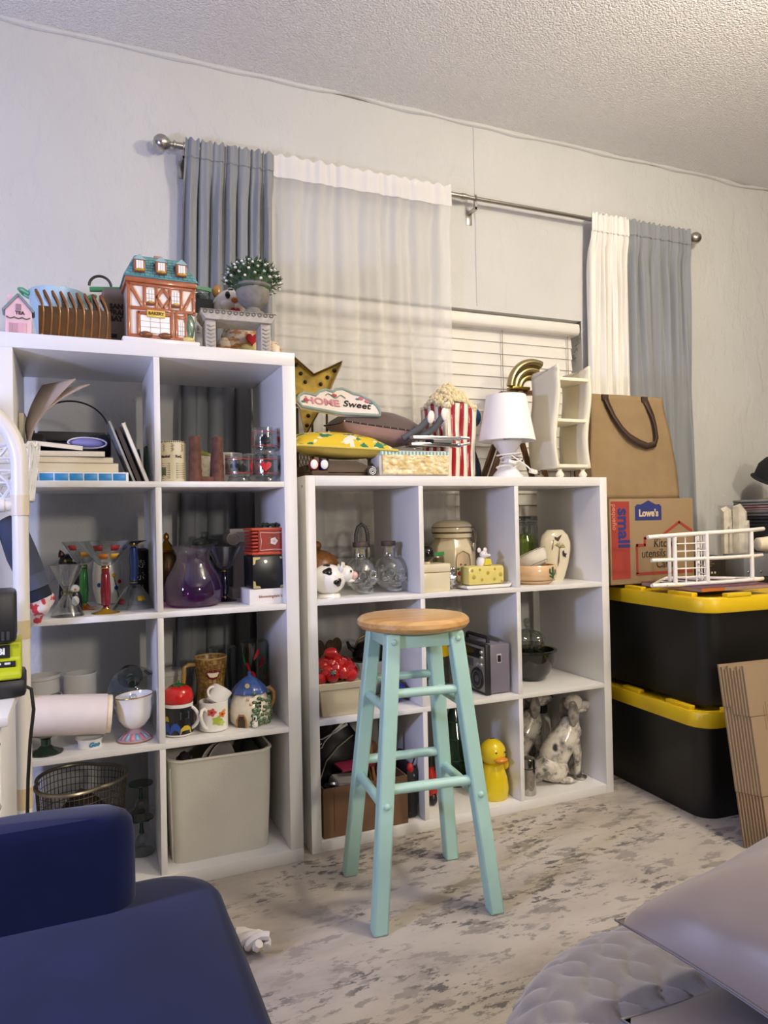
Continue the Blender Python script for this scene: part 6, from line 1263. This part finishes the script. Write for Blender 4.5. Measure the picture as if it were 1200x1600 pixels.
T = thing('red_ornament', 'black knob with red base on the lower shelf floor', 'ornament', (.482, .13, Z)); G().ell((0, 0, .02), .016, .016, .02).out('knob', mat('17171A', .3), T); G().ell((-.008, -.004, .05), .012, .012, .018).out('red_top', mat('A81E1E', .3), T)
# duck bank
T = thing('duck_bank', 'yellow ceramic duck bank with orange beak', 'piggy bank', (.700, .105, Z), -.05); yl = cer('E3C81E', .15)
G().lathe([(0, 0), (.046, 0), (.05, .006), (.053, .035), (.048, .07), (.038, .1), (.034, .113), (0, .13)], 32).out('body', yl, T); G().ell((0, 0, .152), .0455, .044, .045, 26, 16).out('head', yl, T)
G().ell((.008, -.044, .137), .025, .018, .008).out('upper_beak', cer('D98A1E', .2), T); G().ell((.008, -.042, .130), .019, .013, .006).out('lower_beak', cer('C97A18', .2), T)
for x in (-.008, .026): G().ell((x, -.0405, .16), .0035, .003, .0035).out('eye', cer('141414'), T)
G().box(-.008, .008, -.002, .002, .192, .1985).out('coin_slot', mat('3A2E10', .6), T)
for s in (-1, 1): G().ell((s*.05, .008, .1), .010, .022, .017, M=RM('Y', s*.5)).out('wing', yl, T)
# spaniel figurines
def spaniel(label, loc, rz, s, dm):
    T = thing('dog_figurine', label, 'figurine', loc, rz, 'mottled ceramic spaniels'); 
    def S(*v): return [x*s for x in v]
    def E(n_, c, r, m_=dm, M=None, u=22, v=14, jit=0): return G().ell(S(*c), *S(*r), u, v, M).out(n_, m_, T, jitter=jit*s, js=40/s)
    # trunk grown as one surface from haunch to neck
    path = [(-.055, 0, .045), (-.04, 0, .085), (-.012, 0, .125), (.016, 0, .165), (.034, 0, .2), (.042, 0, .23)]
    G().tube([S(*p) for p in path], S(.045, .056, .054, .047, .036, .030), 20).ell(S(-.055, 0, .045), *S(.05, .05, .045), 20, 10).out('trunk', dm, T, sub=1)
    for sy in (-1, 1):
        E('haunch', (-.045, sy*.034, .05), (.048, .024, .045)); E('hind_foot', (-.002, sy*.042, .012), (.034, .015, .012))
        G().tube([S(.036, sy*.02, .15), S(.046, sy*.022, .1), S(.046, sy*.022, .05), S(.05, sy*.022, .014)], S(.022, .017, .013, .013), 12).out('foreleg', dm, T); E('fore_foot', (.062, sy*.022, .010), (.022, .014, .010))
        E('ear', (.028, sy*.036, .245), (.021, .010, .046), mat('9A958E', .15, vary=.55, vs=60, coat=.3), jit=.004)
        E('eye', (.071, sy*.018, .283), (.0045, .004, .0045), cer('2A2018'))
    E('head', (.048, 0, .275), (.036, .032, .032)); E('muzzle', (.088, 0, .264), (.034, .017, .016)); E('nose', (.121, 0, .270), (.006, .008, .007), cer('141414')); E('jaw', (.078, 0, .247), (.022, .014, .010))
    E('chest', (.05, 0, .17), (.022, .03, .045), jit=.006)
    G().tube([S(-.085, 0, .04), S(-.112, -.015, .035), S(-.12, -.04, .06), S(-.098, -.056, .085), S(-.07, -.058, .07), S(-.07, -.055, .045)], S(.02, .028, .03, .028, .022, .012), 14).out('tail', dm, T, jitter=.004*s, js=60)
    G().tube([S(.02, .028, .215), S(.062, .0, .213), S(.02, -.028, .215)], .003*s, 6).out('collar', cer('8A7A6A'), T)
    return T
def dogm():
    m, nt, b = nodes('mottled_glaze'); b.inputs['Roughness'].default_value = .1; b.inputs['Coat Weight'].default_value = .4
    n1 = noise_tex(nt, coords(nt, (1, 1, .8)), 26, 5, .6); n2_ = noise_tex(nt, coords(nt), 15, 1)
    r1 = ramp(nt, n1, [(.36, '6E6A66'), (.5, 'CFC8BC'), (.6, 'E2DBCD')]); k = ramp(nt, n2_, [(.60, (0, 0, 0)), (.66, (1, 1, 1))])
    nt.links.new(mixc(nt, k, r1, '3A3634'), b.inputs['Base Color']); bumpn(nt, b, n1, .3, .004); return m
dg_ = dogm()
spaniel('larger mottled spaniel figurine sitting at the front', (1.010, .135, Z), -.16, .985, dg_)
spaniel('second mottled spaniel figurine half hidden at the back left', (.95, .285, Z), -.1, .97, dg_)
T = thing('steel_tumbler', 'short mirror-finish steel cylinder before the spaniels', 'tumbler', (.822, .075, Z)); G().lathe([(0, 0), (.025, 0), (.026, .002), (.026, .075), (.0255, .078), (.0255, .118), (.024, .122), (0, .122)], 28).out('tumbler_body', mat('B9B5AE', .08, 1), T); G().tor((0, 0, .09), .026, .0015, None, 28, 6).out('ring', mat('2A2826', .3, .5), T)
T = thing('spotted_jug', 'white spotted jug with dark blue cap behind the spaniels', 'jug', (1.066, .352, Z)); G().lathe([(0, 0), (.036, 0), (.044, .03), (.046, .1), (.04, .16), (.028, .185), (0, .185)], 26).out('jug_body', spotted('D9D4CA', '2A2624', 60, .72, .01, .2, name='spotted_jug_glaze'), T); G().lathe([(0, .1855), (.03, .1855), (.032, .2), (.026, .235), (.012, .25), (0, .252)], 24).out('cap', cer('1A2240', .15), T)

# ================================================================ totes, boxes and things on the right
blk = mat('131210', .42, vary=.1, vs=3); yel = mat('E0BC18', .38, vary=.04, vs=6)
def rpoly(w_, d_, r, n=8):
    return rr(w_, d_, r, n)
def tote(label, loc, rz):
    T = thing('storage_tote', label, 'storage tote', loc, rz, 'black totes with yellow lids'); W0, D0, W1, D1 = .44, .665, .485, .715
    shell(W0, D0, W1, D1, .325, .06, .004).out('tub', blk, T)
    A = rpoly(.515, .745, .07); N = len(A); vs = []
    rows = [(1, .302), (1.004, .306), (1.004, .345), (.995, .35), (.93, .35), (.925, .342), (.5, .342)]
    for s, z in rows: vs += [(x*s, y*s, z) for x, y in A]
    fs = [(k*N+i, k*N+(i+1) % N, (k+1)*N+(i+1) % N, (k+1)*N+i) for k in range(len(rows)-1) for i in range(N)]+[tuple((len(rows)-1)*N+i for i in range(N))]
    G().faces(vs, fs).out('lid', yel, T)
    for x, y, lx, ly in ((-.236, -.25, .014, .11), (-.236, -.02, .014, .09), (-.236, .22, .014, .12), (.236, 0, .014, .2), (-.12, -.362, .1, .014), (.12, -.362, .1, .014)): G().box(x-lx/2 if lx > .05 else x-.012, x+lx/2 if lx > .05 else x+.012, y-ly/2 if ly > .05 else y-.012, y+ly/2 if ly > .05 else y+.012, .349, .362, bev=.003).out('lid_rib', yel, T)
    return T
tx, ty, tr_ = 1.474, .028, -.05
tote('bottom black tote with yellow lid standing on the rug', (tx, ty, 0), tr_); tote('upper black tote with yellow lid, stacked on the lower one', (tx+.012, ty-.01, .363), tr_)
LZ = .727
kraft = mat('98805F', .85, vary=.05, vs=9, bump=.05, bs=200)
T = thing('moving_box', 'brown moving box with red bar, blue logo and handwriting', 'box', (1.375, .20, LZ+.0005)); bw2, bd2, bh2 = .2, .15, .312
bx('carton', kraft, T, -bw2, bw2, -bd2, bd2, 0, bh2, bev=.0015); yb = -bd2-.0006
redp = mat('9E3A30', .85); blup = mat('2B3472', .85); crm = mat('C9B48E', .85); pen = mat('2A2620', .7)
def onb(n_, m_, x0, x1, z0, z1, e=.0006): return bx(n_, m_, T, x0, x1, yb-e, yb+.0002, z0, z1)
onb('red_bar', redp, -.193, -.110, .02, .302)
text('lettering', 'small', .072, blup, T, (-.140, yb-.0009, .205), rot=(PI/2, PI/2, 0), bold=.0022); text('lettering', 'pequeño', .027, mat('C98A74', .85), T, (-.180, yb-.0009, .245), rot=(PI/2, PI/2, 0), bold=.0003)
G().prism([(-.083, .232), (.042, .232), (.042, .284), (.036, .284), (.036, .29), (.014, .29), (-.020, .305), (-.054, .29), (-.077, .29), (-.077, .284), (-.083, .284)], yb-.0008, yb).out('logo_shape', blup, T)
text('lettering', "Lowe's", .036, mat('CDB895', .85), T, (-.020, yb-.0012, .257), bold=.0014, sx=.92)
g = [(-.078, .14), (-.04, .14), (-.04, .166), (.03, .166), (.128, .222), (.19, .188)]
for a, b2 in zip(g, g[1:]):
    d = V((b2[0]-a[0], b2[1]-a[1], 0)); G().box(-.003, d.length+.003, -.0006, .0002, -.005, .005, M=TM(a[0], yb, a[1]) @ RM('Y', -math.atan2(d.y, d.x))).out('house_outline', redp, T)
for a in ((-.083, -.073, .035, .145), (-.083, .19, .03, .04)): onb('house_outline', redp, *a)
for s_, x, z in (('Kitchen', .06, .145), ('utensils', .0, .108), ('Candy', .06, .068)): text('lettering', s_, .045, pen, T, (x, yb-.0009, z), shear=.1, bold=-.0003, sx=.85)
bx('packing_tape', mat('9A7A52', .4), T, -bw2, bw2, -.03, .03, bh2, bh2+.0005)
jute = mat('957D5B', .9, vary=.12, vs=14, bump=.8, bs=420)
T = thing('jute_tote_bag', 'tan burlap shopping bag with brown handles on the moving box', 'bag', (1.358, .16, LZ+.3135))
def bagf(sy):
    def f(u, v): 
        w_ = .205-.022*v+.008*math.sin(v*5); y = sy*(.055*(1-v)+.012*v+.012*math.sin(PI*u)*(1-v*.6))+.004*noise.noise(V((u*4, v*4, sy)))
        return ((2*u-1)*w_, y, .001+.395*v)
    return G().grid(f, 24, 24)
bagf(-1).out('front_panel', jute, T, solid=.003); bagf(1).out('back_panel', jute, T, solid=.003)
for s in (-1, 1): G().grid(lambda u, v: (s*(.205-.022*v+.008*math.sin(v*5)), (2*u-1)*(.055*(1-v)+.012*v), .001+.395*v), 6, 24).out('side_gusset', jute, T)
bx('bag_base', jute, T, -.2, .2, -.05, .05, 0, .003)
brs = mat('3E2B20', .6)
def strap(pts, w_=.012):
    P = [V(p) for p in pts]; vs = []
    for i, p in enumerate(P):
        t_ = (P[min(i+1, len(P)-1)]-P[max(i-1, 0)]).normalized(); tw = .5*math.sin(i*.55); s_ = V((-t_.z, 0, t_.x)); s_ = (s_*math.cos(tw)+V((0, 1, 0))*math.sin(tw)); vs += [p-s_*w_, p+s_*w_]
    return G().faces([tuple(v) for v in vs], [(2*i, 2*i+1, 2*i+3, 2*i+2) for i in range(len(P)-1)])
strap([(-.115, -.022, .385), (-.11, -.03, .36), (-.09, -.04, .31), (-.06, -.048, .265), (-.03, -.055, .235), (.01, -.058, .213), (.05, -.058, .2), (.09, -.056, .208), (.105, -.052, .235), (.105, -.044, .28), (.1, -.036, .32), (.085, -.028, .36), (.075, -.022, .385)]).out('handle_strap', brs, T, solid=.003)
strap([(-.115, .022, .385), (-.1, .03, .3), (-.04, .045, .2), (.04, .045, .2), (.09, .03, .3), (.1, .022, .385)]).out('handle_strap', brs, T, solid=.003)
for x in (-.115, .075): bx('strap_patch', brs, T, x-.014, x+.014, -.024, -.017, .372, .394)
# purple book, corner wire shelf
T = book('art_book', 'slim purple and orange covered book under the white wire shelf', 1.25, 1.56, -.30, -.02, LZ, LZ+.014, '5A2A44', pages='7A3A4E', rot=-.04); bx('cover_strip', mat('B86A2A', .5), T, -.155, -.06, -.1412, -.1402, .002, .012)
T = thing('wire_corner_shelf', 'white coated wire corner shelf lying on the tote lid', 'wire shelf', (1.16, -.20, LZ+.0147), -.02); ww_ = mat('EDE9E2', .35)
def crv(z, y0=0): return [(-.03, y0-.0, z), (.1, y0-.02, z), (.25, y0-.03, z), (.4, y0-.022, z), (.46, y0+.0, z)]
for z, r in ((.006, .0068), (.088, .0062), (.168, .0072)): G().tube(crv(z) if z < .1 else [(-.045, -.002, z-.004), (.1, -.022, z+.002), (.25, -.03, z+.006), (.4, -.022, z+.01), (.47, 0, z+.012)], r, 10).out('rail', ww_, T)
G().tube([(-.03, 0, .006), (.1, .11, .006), (.22, .2, .006), (.34, .11, .006), (.46, 0, .006)], .0055, 8).out('base_frame', ww_, T)
for x, y in ((.055, -.014), (.18, -.027), (.385, -.024)): G().tube([(x, y, .006), (x, y, .172)], .0072, 10).out('post', ww_, T)
G().tube([(.13, .09, .006), (.13, .09, .165)], .006, 8).out('post', ww_, T); G().tube([(.30, .13, .006), (.30, .13, .165)], .006, 8).out('post', ww_, T)
for z in (.03, .058, .115, .14): G().tube([(.055, -.014, z), (.18, -.027, z)], .0022, 6).out('wire', ww_, T); G().tube([(.18, -.027, z), (.3, .13, z)], .0022, 6).out('wire', ww_, T)
for f in (.33, .66): G().tube([(.055+.125*f, -.014-.013*f, .006), (.055+.125*f, -.014-.013*f, .168)], .0022, 6).out('wire', ww_, T)
for f in (.3, .6): G().tube([(.18+.12*f, -.027+.157*f, .006), (.18+.12*f, -.027+.157*f, .165)], .0022, 6).out('wire', ww_, T)
for i in range(6): x = .02+i*.075; yy = .11*min(1, max(0, (x+.03)/.13)) if x < .1 else (.2-.75*abs(x-.22)); G().tube([(x, -.02, .006), (x, max(.01, yy), .006)], .0022, 6).out('wire', ww_, T)
# side table right, with carton, metal box, crystals, clothes, hats
T = thing('side_table', 'black side table in the corner behind the totes', 'table', (2.14, .165, 0)); bx('table_top', mat('17161A', .5), T, -.37, .37, -.235, .235, .70, .727, bev=.003)
for sx in (-1, 1):
    for sy in (-1, 1): bx('leg', mat('17161A', .5), T, sx*.35-.018, sx*.35+.018, sy*.215-.018, sy*.215+.018, 0, .70)
T = thing('black_carton', 'black printed carton on the tote lid behind the wire shelf', 'carton', (1.645, .09, LZ+.0005), -.04); bx('carton', mat('26221E', .5), T, -.062, .068, -.06, .06, 0, .088, bev=.001)
for i in range(4): bx('print_line', mat('8A7A5A', .6), T, -.04, .0+.012*(i % 2), -.0606, -.0599, .05+i*.008, .052+i*.008)
for i in range(4): G().cyl((-.03+i*.015, -.0600, .025), .0045, .0006, 12, RM('X', PI/2)).out('print_dot', mat('B9B0A0', .6), T)
T = thing('metal_box', 'grey riveted metal box at the right edge', 'box', (1.90, .06, .7275)); bx('box_body', mat('8E9092', .45, .5), T, -.11, .2, -.05, .05, 0, .09, bev=.002)
for x in (-.09, -.02, .06, .14): G().ell((x, -.051, .02), .005, .003, .005).out('rivet', silver, T)
T = thing('paper_cup', 'cream paper cup lying on the grey metal box', 'cup', (1.885, .03, .7275+.126), rot=(0, PI/2, -.3)); G().lathe(cup_prof(.026, .034, .085, .001, .003), 28).out('cup_body', mat('E2D8BE', .6), T); G().tor((0, 0, .085), .034, .0018, None, 28, 6).out('rim', mat('EAE2CC', .6), T)
T = thing('display_board', 'white slab board carrying the selenite towers', 'board', (1.975, .215, .7275)); bx('board', mat('D9D2C4', .6), T, -.09, .1, -.06, .06, 0, .062, bev=.003); bx('edge_strip', mat('C9C0AE', .6), T, -.092, .102, -.062, -.0601, .02, .042)
sel = mat('DAD3C2', .5, vary=.25, vs=26, bump=.6, bs=50)
for i, (x, w_, h_, lb) in enumerate(((1.925, .024, .215, 'slim white selenite crystal tower on the left'), (2.005, .036, .225, 'wide white selenite crystal tower on the right'))):
    T = thing('crystal_tower', lb, 'crystal', (x, .21, .7896), .3*i, 'selenite towers on the board'); random.seed(i+3)
    g = G(); P = [(w_*(1+.2*random.random())*math.cos(a), w_*.8*(1+.2*random.random())*math.sin(a)) for a in [2*PI*k/7 for k in range(7)]]
    g.faces([(x_, y_, 0) for x_, y_ in P]+[(x_*.92, y_*.92, h_*(.8+.2*random.random())) for x_, y_ in P]+[(.2*w_, 0, h_*1.02)], [tuple(range(7))[::-1]]+[(k, (k+1) % 7, 7+(k+1) % 7, 7+k) for k in range(7)]+[(7+k, 7+(k+1) % 7, 14) for k in range(7)]).out('crystal', sel, T, ang=20)
    G().prism([(-w_*.5, 0), (w_*.2, 0), (w_*.1, h_*.7), (-w_*.4, h_*.62)], -w_*1.05, -w_*.6).out('crystal_blade', sel, T, ang=20)
T = thing('black_bin', 'black fabric bin under the folded clothes', 'bin', (2.29, .262, .7275)); bx('bin_body', mat('19181B', .8), T, -.14, .17, -.11, .13, 0, .19, bev=.006); bx('bin_rim', mat('222125', .8), T, -.142, .172, -.112, .132, .1905, .205, bev=.003)
zc_ = .9335
for i, (c_, h_, lb, dx) in enumerate((('2A2A2E', .03, 'charcoal garment folded at the bottom of the clothes pile', 0), ('6E6A6C', .026, 'patterned grey garment folded in the clothes pile', -.01), ('B08A8A', .022, 'dusty pink garment folded in the clothes pile', .02), ('8E908E', .024, 'light grey garment folded on top of the clothes pile', .01))):
    T = thing('folded_garment', lb, 'garment', (2.29+dx, .265, zc_), 0, 'folded clothes on the black bin'); cm = mat(c_, .9, vary=.2, vs=30)
    G().box(-.145, .15, -.1, .11, 0, h_*.48, bev=.005).out('lower_fold', cm, T); G().box(-.15, .15, -.104, .108, h_*.5, h_*.98, bev=.005).out('upper_fold', cm, T); zc_ += h_+.0004
T = thing('straw_hat', 'tan woven hat with black trim on the clothes pile', 'hat', (2.33, .235, zc_)); G().lathe([(.105, 0), (.107, .003), (.072, .008), (.068, .05), (.05, .072), (0, .08)], 36).out('crown', mat('C0A070', .85, vary=.25, vs=60), T); G().tor((0, 0, .018), .071, .004, None, 36, 6).out('band', mat('17161A', .7), T)
T = thing('black_hat', 'round black hat resting on the tan hat', 'hat', (2.325, .305, zc_+.085), rot=(.45, 0, 0)); G().lathe([(.09, 0), (.093, .002), (.082, .012), (.08, .06), (.06, .095), (0, .105)], 36).out('crown', mat('141418', .85), T); G().tor((0, 0, .002), .0915, .003, None, 36, 6).out('brim_edge', mat('1C1C20', .85), T)
# flattened cardboard boxes leaning on the tote
cb2 = mat('9A8467', .88, vary=.05, vs=10); edge = mat('7A5E3E', .95)
cbo = None
for i in range(9):
    front = i == 8
    T = thing('flat_carton', 'front flattened cardboard box leaning on the totes' if front else 'flattened cardboard box, %s of the leaning stack' % ('rearmost', 'second from the back', 'third from the back', 'fourth from the back', 'middle one', 'fourth from the front', 'third from the front', 'second from the front')[i], 'cardboard', (1.19+.004*i, -.478-.0075*i, .002), rot=(-.15, 0, -.06), group='flattened boxes leaning on the totes')
    hgt = .525 if not front else .54
    bx('lower_flap', cb2, T, 0, .42, -.0028, .0028, 0, .155); bx('panel', cb2, T, -.002, .42, -.0031, .0025, .157, .40 if i < 3 else .38); bx('upper_flap', cb2, T, -.004, .42, -.0028, .0028, .402 if i < 3 else .382, hgt-.006*(i % 3))
    bx('corrugated_edge', edge, T, -.0006, .003, -.0012, .0012, 0, hgt-.02)
    if front:
        for k in range(2):
            for j in range(7): bx('printed_line', mat('8A6E4C', .9), T, .05+j*.009, .052+j*.009, -.0036, -.0030, .22+k*.12, .29+k*.12+.01*(j % 2))

# ================================================================ left foreground: tube rack, basket, jacket, bag, drawers, charger
pv = mat('E2DED6', .35, vary=.03, vs=9); tan_ = mat('CDBB94', .5); PX, PY = -.7025, -.25
T = thing('tube_rack', 'white plastic tube rack with curved top at the left edge', 'rack', (0, 0, 0))
arc = [(PX-.12+.12*math.cos(a), PY, 1.115+.14*math.sin(a)) for a in [PI/2*i/12 for i in range(13)]]
G().tube([(PX, PY, 1.045), (PX, PY, 1.08)]+arc+[(PX-.3, PY, 1.255)], .0178, 16).out('top_bend', pv, T)
G().tube([(PX, PY, .0), (PX, PY, 1.02)], .0168, 16).out('pole', pv, T); G().tube([(PX, PY, 1.005), (PX, PY, 1.05)], .0192, 16).out('tee_joint', mat('DACFB8', .4), T)
G().tube([(PX-.01, PY, 1.027), (PX-.3, PY, 1.027)], .0125, 14).out('cross_bar', pv, T); G().tube([(PX-.03, PY, 1.027), (PX-.045, PY, 1.027)], .0145, 14).out('joint_ring', pv, T)
for z0, z1 in ((.735, .775), (.365, .41)): G().tube([(PX, PY, z0), (PX, PY, z1)], .0178, 16).out('tape_band', tan_, T)
G().tube([(PX-.3, PY, 0), (PX-.3, PY, 1.255)], .0168, 16).out('pole', pv, T)
# openwork basket
T = thing('openwork_basket', 'white plastic openwork basket hanging behind the tube rack', 'basket', (-.742, -.145, 1.042)); wb = mat('E9E9EA', .4); random.seed(8)
def bp(u, v): 
    a = 2*PI*u; k = .8+.2*v; x = .072*k*math.copysign(abs(math.cos(a))**.5, math.cos(a)); y = .07*k*math.copysign(abs(math.sin(a))**.5, math.sin(a)); return (x, y, .125*v)
for v, r in ((0, .005), (.3, .0028), (.52, .0028), (.74, .0028), (1, .005)): G().tube([(lambda p: (p[0], p[1], p[2]+(.006*math.sin(k*1.7) if v == 1 else 0)))(bp(k/48, v)) for k in range(48)], r, 6, True).out('ring', wb, T)
for k in range(44):
    d = .05*(1 if k % 2 else -1); G().tube([bp((k/44+d*j/6*1.1) % 1, j/6) for j in range(7)], .0042, 5).out('strand', wb, T)
bx('basket_floor', wb, T, -.052, .052, -.05, .05, -.004, 0)
# jacket
T = thing('navy_jacket', 'navy jacket sleeve hanging behind the tube rack', 'jacket', (-.72, -.14, .805)); nv = mat('3E4558', .85, vary=.2, vs=12); nvd = mat('161B2C', .85, vary=.2, vs=12)
G().tube([(-.02, .0, .195), (-.008, .0, .17), (.012, .0, .11), (.03, 0, .062)], [.03, .042, .045, .042], 18, flat=.75).out('sleeve', nv, T, jitter=.004, js=30); G().tube([(.03, 0, .062), (.042, 0, .03)], [.0415, .039], 18, flat=.75).out('cuff', mat('4A5064', .85), T); G().tube([(.038, 0, .04), (.052, 0, .005)], [.036, .034], 18, flat=.75).out('sleeve_lining', nvd, T)
G().grid(lambda u, v: (-.13+.09*u, .012*math.sin(u*9+v*3)-.01, -.06+.27*v), 16, 12).out('body_panel', nvd, T, solid=.012)
T = thing('plastic_bag', 'white plastic bag with red print beside the tube rack', 'bag', (-.690, -.05, .742)); G().ell((0, 0, .056), .043, .036, .055, 28, 18).out('bag_body', spotted('E2D8DA', 'C8404C', 42, .54, .02, .35, name='red_print_bag', detail=3), T, jitter=.012, js=40); G().ell((.006, -.02, .07), .012, .014, .012).out('red_patch', mat('C8303C', .4), T)
G().tube([(-.01, 0, .08), (-.02, -.01, .12), (-.03, -.01, .17)], .006, 6).out('bag_handle', mat('DDDCE2', .4), T)
# drawer unit
dwm = mat('E6E5E4', .4); T = thing('drawer_unit', 'white drawer unit with crystal knobs at the left edge', 'drawers', (-.908, -.46, 0))
bx('carcass', dwm, T, -.2, .195, -.145, .16, 0, .636, bev=.002); bx('top_panel', dwm, T, -.205, .2085, -.165, .165, .637, .655, bev=.002)
for i, z0 in enumerate((.03, .13, .23, .33, .43, .535)):
    d = bx('drawer_front', dwm, T, -.195, .19, -.16, -.1455, z0, z0+.096, bev=.002)
    for x in (-.1, .182):
        k = G().lathe([(0, 0), (.006, 0), (.006, .008), (.012, .012), (.0165, .02), (.015, .028), (.008, .033), (0, .034)], 8, TM(x, -.16, z0+.078) @ RM('X', PI/2)).out('crystal_knob', glassm('E2E4E6', .03, .8), d, ang=10)
# charger
rl_ = mat('B9C41E', .4); T = thing('battery_charger', 'lime green and black battery charger on the drawer unit', 'charger', (-.752, -.415, .6552), .06); dkp = mat('1B1C20', .45)
G().box(-.075, .068, -.075, .075, 0, .036, bev=.010).out('base', dkp, T); G().prism([(.078, .036), (-.078, .036), (-.078, .05), (-.045, .064), (-.03, .068), (-.03, .1), (.07, .1), (.078, .06)], -.071, .06, 'x', M=None).out('green_shell', rl_, T, bevel=.004)
G().box(-.06, .052, -.052, .07, .1005, .2, bev=.010).out('battery', dkp, T)
for i in range(6): bx('vent', mat('3A3B40', .4), T, -.01+i*.009, -.005+i*.009, -.0532, -.0522, .108, .124)
G().faces([(-.071, -.0455, .062), (.060, -.0455, .062), (.060, -.074, .0502), (-.071, -.074, .0502)], [(0, 1, 2, 3)]).out('panel', dkp, T) if False else None
lbp = bx('label_plate', dkp, T, -.07, .040, -.0325, -.0305, .071, .096); text('lettering', 'RYOBI', .0165, mat('F2F2F0', .4), T, (.008, -.0332, .0835), bold=.0009)
pn = G().box(-.06, .05, -.018, .0, -.001, .0012, M=TM(0, -.045, .0655) @ RM('X', .42)).out('indicator_panel', dkp, T)
for x, c_, e_ in ((.0, '2AE07A', 3), (-.03, 'E0482A', 2), (.02, 'D8D8D8', 0), (.036, 'D8D8D8', 0)): G().box(x-.005, x+.005, -.012, -.006, .0012, .0022, M=TM(0, -.045, .0655) @ RM('X', .42)).out('indicator_light', mat(c_, .4, emit=e_), T)
G().tube([(.06, .0, .01), (.076, -.004, .0), (.080, -.008, -.04), (.073, -.006, -.10), (.068, -.005, -.18), (.066, -.004, -.25), (.07, 0, -.30)], .0035, 8).out('power_cord', mat('101013', .5), T)
G().tube([(.072+.014*math.sin(i*.9)+.004*math.sin(i*.23), -.004+.008*math.cos(i*1.3), -.335+.045*math.cos(i*.45)) for i in range(44)], .0035, 6).out('cord_bundle', mat('101013', .5), T)
T = thing('white_tassel', 'white braided tassel on the rug beside the navy chair', 'tassel', (-.262, -.33, .018), rot=(1.35, 0, .5)); wt = mat('D9D3C8', .9, bump=.5, bs=200)
for s in range(3): G().tube([(.018*math.sin(i*.8+s*2.1), .012*math.cos(i*.8+s*2.1), .004+i*.011) for i in range(10)], .010, 7).out('braid_strand', wt, T)
